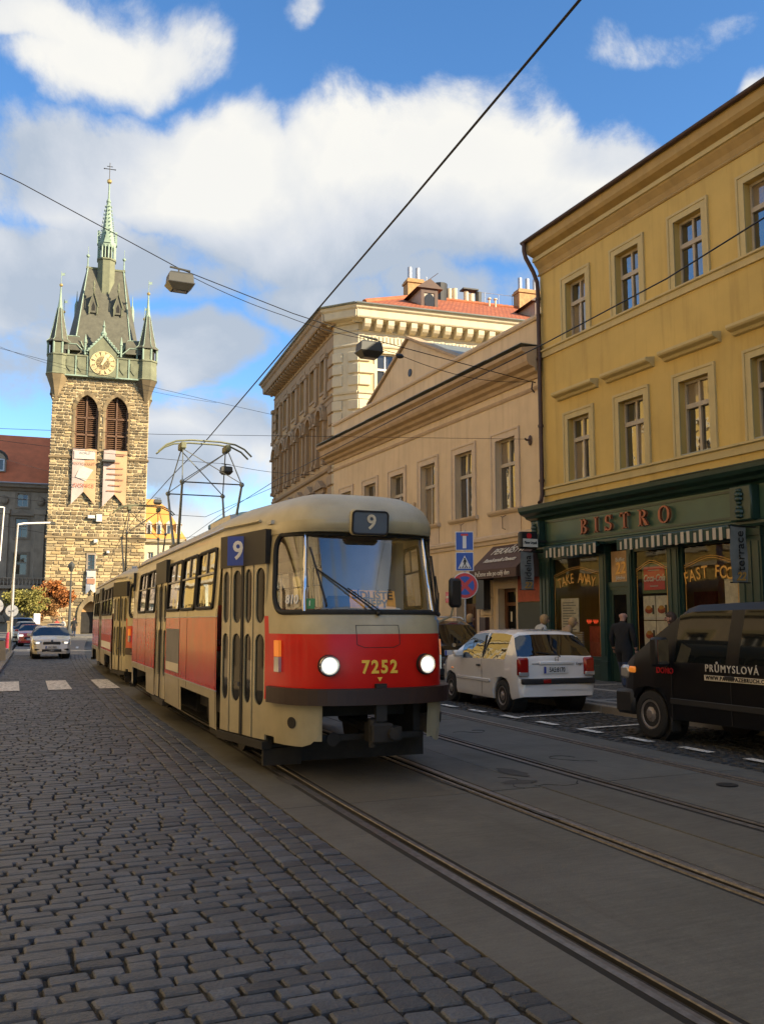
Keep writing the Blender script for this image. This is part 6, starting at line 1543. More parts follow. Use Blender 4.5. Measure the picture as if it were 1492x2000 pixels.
    mb = MB(); mb.T = Matrix.Translation(p + Vector((.25, -.07, .20))) @ Matrix.Rotation(R(12), 4, 'Z'); mb.bbox(-.09, .09, -.035, .035, 0, .34, .03); mb.build('mirror', 'black', mr_, 40)
    # panel seams and trim strips
    for s in (2.36, 4.48, 5.14, 6.56, 7.9, 9.16, 10.5):
        for side in (-1, 1):
            mb = MB(); mb.tube([tram_pt(side * arc_at_s(s), z, .0) for z in ((.70 if 2.6 < s < 5 or 9 < s < 11.2 else .36), .8, 1.2, 1.7, 1.79)], .0045, 4); mb.build('panel_seam', 't_dark', T)
    for z, a, b in ((1.70, 2.3, 6.55), (1.70, 7.9, 11.2), (.795, 2.3, 6.55), (.795, 7.9, 11.2)):
        mb = MB(); mb.tube([tram_pt(-(arc_at_s(a) + (arc_at_s(b) - arc_at_s(a)) * k / 8), z, .003) for k in range(9)], .009, 4); mb.build('trim_strip', 'alum', T)
    for k in range(34):
        s = 2.45 + k * .255
        if 6.5 < s < 7.95: continue
        mb = MB(); mb.sphere(tuple(tram_pt(-arc_at_s(s), .83, .001)), .009, 5); mb.build('rivet', 't_red2', T)
    # roof gear
    mb = MB(); mb.box(-.5, .5, 5.2, 6.8, 3.02, 3.30); mb.build('resistor_box', 'alum', T)
    mb = MB(); mb.tube([tram_pt(-(arc_at_s(1.2) + .55 * k), 2.71, .02) for k in range(20)], .018, 5); mb.build('rain_strip', 't_cream', T)
    # pantograph
    sp_ = 10.3 if lead else 7.2
    pg = None
    mb = MB(); mb.box(-.55, .55, sp_ - .55, sp_ - .47, 3.14, 3.22); mb.box(-.55, .55, sp_ + .47, sp_ + .55, 3.14, 3.22); mb.box(-.6, -.52, sp_ - .55, sp_ + .55, 3.14, 3.22); mb.box(.52, .6, sp_ - .55, sp_ + .55, 3.14, 3.22)
    for x in (-.56, .56):
        for y in (-.5, .5): mb.lathe([(.06, 3.0), (.07, 3.05), (.04, 3.07), (.07, 3.1), (.05, 3.14)], (x, sp_ + y, 0), 8)
    pg = mb.build('pantograph', 'lampbody', T)
    for sd_ in (-1, 1):
        for x in (-1, 1):
            mb = MB(); mb.tube([(x * .55, sp_ + sd_ * .3, 3.22), (x * .60, sp_ + sd_ * .95, 4.38)], [.032, .022], 6); mb.sphere((x * .6, sp_ + sd_ * .95, 4.40), .055, 6); mb.build('lower_arm', 'zinc', pg)
            mb = MB(); mb.tube([(x * .60, sp_ + sd_ * .95, 4.40), (x * .47, sp_ + sd_ * .12, 5.24)], .013, 5); mb.build('upper_arm', 'zinc', pg)
            mb = MB(); mb.tube([(x * .60, sp_ + sd_ * .95, 4.42), (-x * .47, sp_ + sd_ * .12, 5.22)], .011, 4); mb.build('brace', 'zinc', pg)
        mb = MB(); mb.cyl((-.6, sp_ + sd_ * .95, 4.40), (.6, sp_ + sd_ * .95, 4.40), .014, n=5); mb.build('knee_shaft', 'lampbody', pg)
        mb = MB(); mb.tube([(x, sp_ + sd_ * .17, z) for x, z in ((-.98, 5.13), (-.82, 5.28), (-.62, 5.37), (-.3, 5.41), (.3, 5.41), (.62, 5.37), (.82, 5.28), (.98, 5.13))], .020, 5); mb.build('collector_bar', 'copper_dk', pg, 60)
    for x in (-.47, .47):
        mb = MB(); mb.bbox(x - .06, x + .06, sp_ - .2, sp_ + .2, 5.22, 5.36, .02); mb.build('collector_joint', 'copper_dk', pg)
    if lead:
        # boards and signs
        Mb = frame_mat((.02, .265, 1.875), (1, .04, -.015), (0, .25, 1)); mb = MB(); mb.T = Mb; mb.box(-.265, .265, -.10, .10, -.006, .0); ob = mb.build('destination_board', 'orange_board', T)
        text('lettering', 'SÍDLIŠTĚ', .118, 'sign_black', ob, Mb @ Matrix.Translation((0, .04, .004)), bold=.003, spacing=1.05); text('lettering', 'ŘEPY', .118, 'sign_black', ob, Mb @ Matrix.Translation((.03, -.052, .004)), bold=.003, spacing=1.05)
        M8 = on_front(-.93, 1.86, .006); text('run_number', '810', .135, 'sign_white', T, M8, bold=.003, sx=.9)
        Mg = on_front(-.70, 1.82, .006); mb = MB(); mb.T = Mg; mb.box(-.055, .055, -.055, .055, 0, .004); gs = mb.build('green_plate', 'signgreen', T); text('lettering', 'I', .08, 'sign_white', gs, Mg @ Matrix.Translation((0, 0, .006)))
        pa_, pb_ = tram_pt(-arc_at_s(1.0), 2.4), tram_pt(-arc_at_s(2.1), 2.4); d = (pb_ - pa_).normalized()
        o = tram_pt(-arc_at_s(1.55), 2.42, .10); Mn = frame_mat(o, -Vector((d.x * .35 - .9 * 1, d.y * .35, 0)) if False else Vector((.80, -.60, 0)), (0, 0, 1))
        mb = MB(); mb.T = Mn; mb.box(-.135, .135, -.185, .155, -.012, 0.); nb = mb.build('route_plate', 'blue_board', T); text('route_number', '9', .30, 'sign_white', nb, Mn @ Matrix.Translation((0, -.02, .004)), bold=.006, sx=.9)
        # advert on the side
        vs = [tram_pt(-arc_at_s(s), z, .004) for s, z in ((5.15, .86), (6.45, .86), (6.45, 1.52), (5.15, 1.52))]; mb = MB(); mb.add([tuple(v) for v in vs], [(0, 1, 2, 3)]); ad = mb.build('side_advert', 'print_grey', T)
        vs = [tram_pt(-arc_at_s(s), z, .006) for s, z in ((5.17, .87), (6.43, .87), (6.43, 1.0), (5.17, 1.0))]; mb = MB(); mb.add([tuple(v) for v in vs], [(0, 1, 2, 3)]); mb.build('advert_strip', 'letter_white', ad)
    else:
        vs = [tram_pt(-arc_at_s(s), z, .004) for s, z in ((2.6, .86), (6.4, .86), (6.4, 1.25), (2.6, 1.25))]; mb = MB(); mb.add([tuple(v) for v in vs], [(0, 1, 2, 3)]); mb.build('side_advert', 'sign_white', T)
        vs = [tram_pt(-arc_at_s(s), z, .005) for s, z in ((2.6, 1.05), (6.4, 1.05), (6.4, 1.25), (2.6, 1.25))]; mb = MB(); mb.add([tuple(v) for v in vs], [(0, 1, 2, 3)]); mb.build('side_advert', 'magenta', T)
    return T
make_tram((3.95, 8.9, 0), R(-2.75), 'red and cream front tram car numbered 7252 with destination board', True)
make_tram((4.70, 23.6, 0), R(-3.7), 'rear red and cream tram car coupled behind the front car', False)
# ================================================================= VEHICLES
def tab(T, y):
    if y <= T[0][0]: return T[0][1]
    for (a, va), (b, vb) in zip(T, T[1:]):
        if y <= b: return va + (vb - va) * (y - a) / max(1e-9, b - a)
    return T[-1][1]
def make_car(label, cat, loc, rz, sp, name='parked_car'):
    """lofted car body, front towards +y; sp holds side profile tables"""
    T = thing(name, label, cat, loc, rz); L = sp['L']; top, belt, wid = sp['top'], sp['belt'], sp['wid']
    wr, arches, zs = sp['wr'], sp['axles'], sp.get('sill', .20); ar = wr + .065
    ys = set(a for a, _ in top) | set(a for a, _ in belt) | set(a for a, _ in wid)
    for k in range(41): ys.add(-L / 2 + L * k / 40)
    for yc in arches:
        for k in range(17): ys.add(yc + ar * math.cos(math.pi * k / 16))
    for a, b in sp['sidewin']: ys |= {a, b}
    ys |= {*sp['ws'], *sp['rw']}
    ys = sorted(y for y in ys if -L / 2 <= y <= L / 2); ys = [y for i, y in enumerate(ys) if i == 0 or y - ys[i - 1] > .004]
    secs = []
    for y in ys:
        zt = tab(top, y); zb = tab(sp['bot'], y) if 'bot' in sp else zs
        for yc in arches:
            if abs(y - yc) < ar: zb = max(zb, wr + math.sqrt(ar * ar - (y - yc) ** 2) - .02)
        zl = min(tab(belt, y), zt - .012); w = tab(wid, y); zm = max(zs + (zl - zs) * .55, zb + .012); zm = min(zm, zl - .004); zb = min(zb, zm - .004)
        gh = max(0., zt - zl - .05); wt = w * .965 - gh * sp.get('tumble', .36); wb = w * .985
        ze = zl + (zt - zl) * .86 if gh > 0 else zl + (zt - zl) * .6
        secs.append([(0, zb), (w * .86, zb), (w * .97, zb + .0), (w, min(zb + .10, zm)), (w, zm), (wb, zl), ((wb + wt) / 2 + .012 * min(1, gh * 4), (zl + ze) / 2), (wt + .01, ze), (wt * .86, zt - .018), (wt * .45, zt - .002), (0, zt)])
    n = len(secs[0]); grp = {}
    V = []
    for y, s in zip(ys, secs):
        full = [(-x, z) for x, z in reversed(s)][:-1] + s
        V += [(x, y - sp.get('bow', .05) * (x / .8) ** 2 * (1 if y > 0 else -1) * max(0, (abs(y) / (L / 2)) ** 8), z) for x, z in full]
    # full: -top centre ... 2n-1 points (top centre appears first and last mirrored) -> ring from left top round the bottom to right top
    m_ = 2 * n - 1
    V = []
    for y, s in zip(ys, secs):
        ring = [(-x, z) for x, z in reversed(s)] + s[1:]          # left top -> bottom centre -> right top
        for x, z in ring: V.append((x, y - sp.get('bow', .05) * (x / .8) ** 2 * (1 if y > 0 else -1) * (abs(y) / (L / 2)) ** 8, z))
    M_ = len(ring)
    for i in range(len(ys) - 1):
        ym = (ys[i] + ys[i + 1]) / 2; gh = tab(top, ym) - tab(belt, ym)
        for k in range(M_):
            k2 = (k + 1) % M_
            if k == M_ - 1: continue
            f = (i * M_ + k, i * M_ + k2, (i + 1) * M_ + k2, (i + 1) * M_ + k)
            seg = k if k < n - 1 else M_ - 2 - k        # 0 = roof centre ... n-2 = underbody
            left = k < n - 1; g = 'body'
            if 3 <= seg <= 4 and gh > .12:
                for q, (a, b) in enumerate(sp['sidewin']):
                    if a < ym < b: g = 'sw%d%s' % (q, 'l' if left else 'r')
            if seg <= 2 and sp['ws'][0] < ym < sp['ws'][1]: g = 'windscreen'
            if seg <= 2 and sp['rw'][0] < ym < sp['rw'][1]: g = 'rear_window'
            if seg >= n - 2: g = 'floor'
            grp.setdefault(g, []).append(f)
    grp['body'] += [tuple(range(M_ - 1, -1, -1)), tuple(range((len(ys) - 1) * M_, len(ys) * M_))]
    for g, fs in grp.items():
        idx = {}; vs = []; ff = []
        for f in fs:
            q = []
            for i in f:
                if i not in idx: idx[i] = len(vs); vs.append(V[i])
                q.append(idx[i])
            ff.append(tuple(q))
        mb = MB(); mb.v = vs; mb.f = ff; mb.m = [0] * len(ff)
        nm, mt = ('body', sp['paint']) if g == 'body' else ('underbody', 'trim_black') if g == 'floor' else (g, sp.get('glass', 'carglass')) if g in ('windscreen', 'rear_window') else ('side_window', sp.get('glass', 'carglass_side'))
        mb.build(nm, mt, T, 28 if g in ('body', 'floor') else 75)
    hw = tab(wid, 0)
    for yc in arches:
        for s in (-1, 1):
            xo = s * (hw - .015); mb = MB()
            mb.T = Matrix.Translation((xo, yc, wr)) @ Matrix.Rotation(R(90), 4, 'Y') @ Matrix.Diagonal((1, 1, s, 1))
            tw_ = .19; mb.lathe([(wr * .62, -.02), (wr * .66, 0), (wr * .93, -.008), (wr, -.035), (wr, -tw_), (wr * .6, -tw_)], (0, 0, 0), 24)
            wh = mb.build('wheel', 'rubber', T, 35)
            mb = MB(); mb.T = Matrix.Translation((xo, yc, wr)) @ Matrix.Rotation(R(90), 4, 'Y') @ Matrix.Diagonal((1, 1, s, 1)); r_ = wr * .62
            mb.lathe([(r_, -.03), (r_ * .98, -.008), (r_ * .86, -.012), (r_ * .80, -.03), (r_ * .34, -.014), (r_ * .26, .004), (.004, .006)], (0, 0, 0), 24); rim = mb.build('rim', 'hub', wh, 40)
            for k in range(8):
                a = R(45 * k); mb = MB(); mb.T = Matrix.Translation((xo, yc, wr)) @ Matrix.Rotation(R(90), 4, 'Y') @ Matrix.Diagonal((1, 1, s, 1))
                mb.cyl((r_ * .6 * math.cos(a), r_ * .6 * math.sin(a), -.03), (r_ * .6 * math.cos(a), r_ * .6 * math.sin(a), -.0165), r_ * .13, n=8); mb.build('rim_hole', 'trim_black', rim)
            mb = MB(); mb.T = Matrix.Translation((xo - s * .06, yc, wr)) @ Matrix.Rotation(R(90), 4, 'Y') @ Matrix.Diagonal((1, 1, s, 1)); mb.lathe([(ar * .99, -.02), (ar * .99, -.3), (.02, -.31)], (0, 0, 0), 20); mb.build('wheel_well', 'trim_black', T)
    return T
def cbox(T, nm, mt, x0, x1, y0, y1, z0, z1, c=.015, parent=None):
    mb = MB(); mb.bbox(x0, x1, y0, y1, z0, z1, c); return mb.build(nm, mt, parent or T, 40)
def plate(T, x, y, z, txt, rear=True, w=.52, h=.115):
    s = -1 if rear else 1
    o = cbox(T, 'number_plate', 'plate', x - w / 2, x + w / 2, *sorted((y, y + s * .018)), z - h / 2, z + h / 2, .004)
    mb = MB(); xb = x - s * -1 * (w / 2 - .025) if not rear else x - w / 2 + .025
    mb.box(xb - .022, xb + .022, *sorted((y + s * .0185, y + s * .021)), z - h / 2 + .004, z + h / 2 - .004); mb.build('country_band', 'plateblue', o)
    M = face_front(x + .02, y - .022, z) if rear else Matrix.Translation((x - .02, y + .022, z)) @ Matrix.Rotation(R(180), 4, 'Z') @ Matrix.Rotation(R(90), 4, 'X')
    if txt: text('plate_number', txt, .115, 'sign_black', o, M, depth=.001, sx=.72, bold=.002)
def mirrors(T, x, y, z, mt):
    for s in (-1, 1):
        mb = MB(); mb.bbox(*sorted((s * x, s * (x + .20))), y - .06, y + .06, z, z + .13, .03); mb.box(*sorted((s * (x - .08), s * (x + .03))), y - .02, y + .03, z - .02, z + .05); mb.build('mirror', mt, T, 40)

# white hatchback, seen from behind
SP = dict(L=3.75, wr=.285, axles=(-1.20, 1.16), paint='car_white', sill=.21, tumble=.34,
          top=[(-1.875, .42), (-1.868, .60), (-1.80, .625), (-1.79, .95), (-1.77, 1.0), (-1.44, 1.405), (-1.36, 1.45), (-1.0, 1.485), (-.2, 1.49), (.25, 1.455), (.92, 1.04), (1.05, 1.0), (1.5, .90), (1.74, .76), (1.80, .62), (1.875, .45)],
          belt=[(-1.875, .40), (-1.79, .92), (-1.75, .95), (-.5, .93), (.9, .90), (1.3, .86), (1.7, .72), (1.875, .42)],
          wid=[(-1.875, .70), (-1.82, .765), (-1.6, .81), (-.5, .825), (.9, .825), (1.4, .80), (1.7, .73), (1.875, .58)],
          bot=[(-1.875, .30), (-1.6, .24), (-1.4, .21), (1.4, .21), (1.875, .28)], sidewin=[(-1.32, -.42), (-.36, .62)], ws=(.27, .92), rw=(-1.755, -1.445))
wc_ = make_car('white three door hatchback with plate 5A5 8170 parked behind the tram', 'car', (9.93, 15.95, 0), R(-5), SP)
for s in (-1, 1):
    o = cbox(wc_, 'tail_lamp', 'taillamp', *sorted((s * .565, s * .775)), -1.835, -1.72, .655, .985, .03)
    cbox(wc_, 'reversing_lamp', 'lampclear', *sorted((s * .575, s * .77)), -1.838, -1.75, .66, .735, .01, o)
cbox(wc_, 'bumper_strip', 'trim_black', -.74, .74, -1.905, -1.82, .52, .62, .02); cbox(wc_, 'fog_lamp', 'taillamp', -.33, -.17, -1.912, -1.86, .535, .605, .01)
cbox(wc_, 'plate_recess', 'car_white', -.36, .36, -1.828, -1.78, .86, .92, .015)
plate(wc_, -.02, -1.80, .765, '5A5:8170', w=.50, h=.13)
text('badge', 'Logo', .07, 'trim_black', wc_, face_front(.47, -1.803, .875), shear=.2); cbox(wc_, 'badge', 'steel', -.50, -.36, -1.806, -1.80, .868, .884, .002)
mb = MB(); mb.T = face_front(0, -1.80, .955); mb.tube([(-.03, -.03, .01), (-.035, .035, .01), (.035, .035, .01), (.03, -.03, .01)], .006, 4, True); mb.tube([(-.02, .0, .01), (.02, 0, .01)], .006, 4); mb.build('emblem', 'chrome', wc_)
mb = MB(); mb.tube([(.08, -1.80, 1.0), (.02, -1.77, 1.04), (-.35, -1.71, 1.08)], .010, 5); mb.build('rear_wiper', 'black', wc_)
mb = MB(); mb.cyl((.62, -1.804, .80), (.62, -1.79, .80), .018, n=8); mb.build('lock', 'black', wc_)
for s in (-1, 1):
    cbox(wc_, 'side_moulding', 'car_white', *sorted((s * .822, s * .842)), -.75, .80, .50, .56, .008)
    cbox(wc_, 'door_handle', 'trim_black', *sorted((s * .815, s * .845)), -.32, -.16, .78, .815, .008)
    mb = MB(); mb.box(*sorted((s * .8265, s * .8285)), -.395, -.385, .26, .92); mb.build('door_gap', 'trim_black', wc_)
    mb = MB(); mb.box(*sorted((s * .805, s * .830)), -.44, -.34, .94, 1.36); 
    mb = MB(); mb.tube([(s * .80, -.39, .95), (s * .70, -.39, 1.37)], .022, 5); mb.build('pillar_trim', 'trim_black', wc_)
    cbox(wc_, 'indicator_repeater', 'indicator', *sorted((s * .80, s * .835)), 1.0, 1.06, .68, .705, .006)
    cbox(wc_, 'headlight', 'lampclear', *sorted((s * .45, s * .72)), 1.66, 1.80, .60, .74, .03)
mirrors(wc_, .80, .55, .93, 'car_white')
mb = MB(); mb.cyl((0, -1.3, 1.47), (0, -1.33, 1.52), .01); mb.build('aerial_stub', 'black', wc_)

# black estate / off-roader behind it
SP = dict(L=4.55, wr=.34, axles=(-1.38, 1.42), paint='car_black', sill=.28, tumble=.36,
          top=[(-2.27, .5), (-2.26, .80), (-2.2, .84), (-2.18, 1.08), (-2.14, 1.12), (-1.78, 1.56), (-1.6, 1.64), (-.6, 1.68), (.2, 1.64), (1.0, 1.14), (1.2, 1.08), (1.9, .98), (2.15, .82), (2.27, .5)],
          belt=[(-2.27, .48), (-2.18, 1.04), (-.5, 1.03), (1.0, 1.0), (1.8, .9), (2.27, .46)], wid=[(-2.27, .80), (-2.1, .89), (-1, .93), (1, .93), (1.8, .88), (2.27, .7)],
          bot=[(-2.27, .36), (-1.9, .3), (1.9, .3), (2.27, .34)], sidewin=[(-1.75, -.95), (-.88, .0), (.06, .85)], ws=(.22, 1.0), rw=(-2.13, -1.79))
bm = make_car('black off-roader with roof rails half hidden between tram and white hatchback', 'car', (10.2, 20.8, 0), R(-3), SP)
for s in (-1, 1):
    cbox(bm, 'tail_lamp', 'taillamp', *sorted((s * .62, s * .90)), -2.245, -2.1, .86, 1.03, .03)
    mb = MB(); mb.tube([(s * .60, -1.5, 1.66), (s * .62, -1.3, 1.72), (s * .62, .0, 1.74), (s * .6, .2, 1.68)], .018, 5); mb.build('roof_rail', 'steel', bm)
plate(bm, 0, -2.25, .93, '7A7 2', w=.52); cbox(bm, 'bumper_trim', 'trim_black', -.8, .8, -2.30, -2.22, .42, .62, .03)
mb = MB(); mb.cyl((0, -2.21, 1.10), (0, -2.18, 1.10), .045, n=16); mb.build('emblem', 'chrome', bm); mirrors(bm, .90, .72, 1.02, 'car_black')

# black van on the right
SP = dict(L=5.1, wr=.335, axles=(-1.55, 1.72), paint='van_black', sill=.30, tumble=.20,
          top=[(-2.55, 1.82), (-2.5, 1.88), (0, 1.90), (.95, 1.88), (1.15, 1.83), (2.08, 1.20), (2.14, 1.17), (2.40, 1.02), (2.46, .94), (2.50, .62), (2.55, .40)],
          belt=[(-2.55, 1.10), (.0, 1.10), (1.4, 1.08), (2.2, 1.0), (2.44, .90), (2.50, .60), (2.55, .38)], wid=[(-2.55, .96), (1.6, .98), (2.1, .95), (2.35, .90), (2.45, .85), (2.55, .72)],
          bot=[(-2.55, .34), (2.0, .30), (2.55, .30)], sidewin=[(.22, 1.18), (-2.2, .0)], ws=(1.16, 2.08), rw=(-9, -8), bow=.08, glass='vanglass')
vn = make_car('black panel van with white PRŮMYSLOV lettering at the right edge', 'van', (9.80, 8.86, 0), R(-1), SP, 'parked_van')
for s in (-1, 1):
    cbox(vn, 'headlight', 'lampclear', *sorted((s * .60, s * .93)), 2.20, 2.42, .80, 1.0, .04)
    cbox(vn, 'indicator_lamp', 'indicator', *sorted((s * .90, s * .975)), 2.02, 2.16, .90, .99, .02)
    mb = MB(); mb.tube([(s * .93, 1.30, 1.05), (s * 1.08, 1.28, 1.1)], .03, 6); mb.bbox(*sorted((s * 1.0, s * 1.22)), 1.22, 1.38, 1.02, 1.42, .03); mi = mb.build('mirror', 'black', vn, 40)
    mb = MB(); mb.box(*sorted((s * 1.02, s * 1.20)), 1.21, 1.219, 1.06, 1.39); mb.build('mirror_glass', 'chrome', mi)
cbox(vn, 'front_bumper', 'trim_black', -.86, .86, 2.30, 2.60, .30, .66, .06); cbox(vn, 'grille', 'trim_black', -.5, .5, 2.44, 2.50, .70, .92, .02)
for s in (-1, 1):
    cbox(vn, 'bumper_corner', 'trim_black', *sorted((s * .70, s * .985)), 2.06, 2.48, .30, .66, .05)
    cbox(vn, 'mud_flap', 'trim_black', *sorted((s * .80, s * .96)), 1.26, 1.30, .14, .45, .01)
    cbox(vn, 'rub_strip', 'trim_black', *sorted((s * .975, s * .992)), -1.1, 1.25, .52, .60, .006)
    cbox(vn, 'door_handle', 'trim_black', *sorted((s * .975, s * .995)), .05, .22, .90, .95, .008)
    for y in (.12, 1.22, -1.15):
        mb = MB(); mb.box(*sorted((s * .9815, s * .984)), y - .006, y + .006, .34, 1.08); mb.build('door_gap', 'trim_black', vn)
M_l = lambda y, z: Matrix.Translation((-.987, y, z)) @ Matrix.Rotation(R(-90), 4, 'Z') @ Matrix.Rotation(R(90), 4, 'X')   # left side, reading towards the rear
mb = MB(); mb.box(-.9855, -.981, -2.4, .58, .875, .945); pn = mb.build('white_band', 'letter_white', vn)
text('lettering', 'PRŮMYSLOVÁ', .135, 'letter_white', vn, M_l(.56, 1.03), sx=.92, spacing=1.25, align='LEFT')
text('lettering', 'WWW.PAVELPAZEBRUCH.CZ', .068, 'sign_black', pn, M_l(.55, .91), spacing=1.2, align='LEFT', bold=.002)
text('lettering', 'DOMO', .11, 'sign_red', vn, M_l(1.52, .96), bold=.003, align='LEFT')
mb = MB(); mb.cyl((.5, 0, 1.94), (.55, -.2, 2.35), .008); mb.build('roof_aerial', 'black', vn)

# oncoming white hatchback
SPW = dict(L=3.95, wr=.30, axles=(-1.25, 1.20), paint='car_silver', sill=.20, tumble=.36,
          top=[(-1.97, .5), (-1.9, 1.0), (-1.6, 1.36), (-1.0, 1.42), (-.1, 1.42), (.35, 1.36), (1.05, .99), (1.2, .96), (1.7, .84), (1.86, .70), (1.93, .5), (1.97, .35)],
          belt=[(-1.97, .48), (-1.88, .95), (1.0, .93), (1.6, .80), (1.93, .48), (1.97, .34)], wid=[(-1.97, .70), (-1.7, .80), (.9, .82), (1.5, .80), (1.8, .74), (1.97, .6)],
          bot=[(-1.97, .3), (1.97, .22)], sidewin=[(-1.4, -.5), (-.42, .55)], ws=(.37, 1.05), rw=(-1.88, -1.62), bow=.10)
sk = make_car('oncoming pale hatchback with lit headlights on the cobbled lane', 'car', (3.50, 44.6, 0), R(180 - 2), SPW, 'moving_car')
for s in (-1, 1):
    o = cbox(sk, 'headlight', 'lampclear', *sorted((s * .40, s * .74)), 1.66, 1.86, .62, .77, .04); cbox(sk, 'lens', 'lampglass', *sorted((s * .50, s * .66)), 1.845, 1.868, .65, .73, .01, o)
    cbox(sk, 'air_intake', 'trim_black', *sorted((s * .45, s * .70)), 1.84, 1.915, .36, .44, .02)
cbox(sk, 'grille', 'trim_black', -.36, .36, 1.84, 1.90, .60, .74, .03); cbox(sk, 'lower_grille', 'trim_black', -.40, .40, 1.90, 1.965, .30, .42, .02); plate(sk, 0, 1.945, .50, '1AC 9965', False)
mb = MB(); mb.cyl((0, 1.86, .77), (0, 1.89, .765), .05, n=14); mb.build('emblem', 'chrome', sk); mirrors(sk, .80, .62, .95, 'car_silver')
mb = MB(); mb.box(-.3, .5, 1.25, 1.255, .94, .95); mb.build('bonnet_mark', 'print_grey', sk)
rc = make_car('small red car parked at the kerb behind the oncoming car', 'car', (3.98, 66.0, 0), R(180 - 4), dict(SPW, paint='car_red'))
for s in (-1, 1): cbox(rc, 'headlight', 'lampglass' if s > 0 else 'lampclear', *sorted((s * .45, s * .72)), 1.66, 1.88, .62, .75, .03)
cbox(rc, 'grille', 'trim_black', -.4, .4, 1.86, 1.93, .40, .60, .03); plate(rc, 0, 1.95, .45, '', False); mirrors(rc, .80, .62, .95, 'car_red')
SPE = dict(SPW, L=4.4, paint='car_cream', top=[(-2.2, .5), (-2.15, 1.2), (-1.95, 1.52), (-1.0, 1.6), (.0, 1.6), (.45, 1.52), (.95, 1.06), (1.2, 1.0), (1.9, .92), (2.08, .8), (2.15, .5), (2.2, .4)], belt=[(-2.2, .48), (-2.1, .98), (1.0, .98), (1.9, .86), (2.15, .48), (2.2, .38)], wid=[(-2.2, .76), (-1.8, .84), (1.2, .86), (1.9, .82), (2.2, .7)], axles=(-1.3, 1.35), sidewin=[(-1.8, -.8), (-.7, .6)], ws=(.47, .95), rw=(-2.13, -1.97), bow=.04)
ew = make_car('cream estate car parked behind the red car', 'car', (4.0, 72.5, 0), R(180 - 4), SPE)
for s in (-1, 1): cbox(ew, 'headlight', 'lampclear', *sorted((s * .5, s * .78)), 2.0, 2.13, .66, .82, .02)
cbox(ew, 'grille', 'trim_black', -.45, .45, 2.06, 2.14, .62, .8, .02); cbox(ew, 'bumper', 'trim_black', -.8, .8, 2.1, 2.24, .42, .56, .02); mirrors(ew, .84, .6, 1.0, 'car_cream')
bv = make_car('blue van parked farthest along the left kerb', 'van', (4.35, 84, 0), R(180 - 4), dict(SP, paint='car_blue'), 'parked_van')
for s in (-1, 1): cbox(bv, 'headlight', 'lampclear', *sorted((s * .60, s * .90)), 2.20, 2.46, .80, 1.0, .04)
dk = make_car('dark car turning beyond the oncoming car by the tower', 'car', (7.3, 88, 0), R(180 - 8), dict(SPW, paint='dark_stone2'), 'moving_car')
mirrors(dk, .80, .62, .95, 'trim_black')
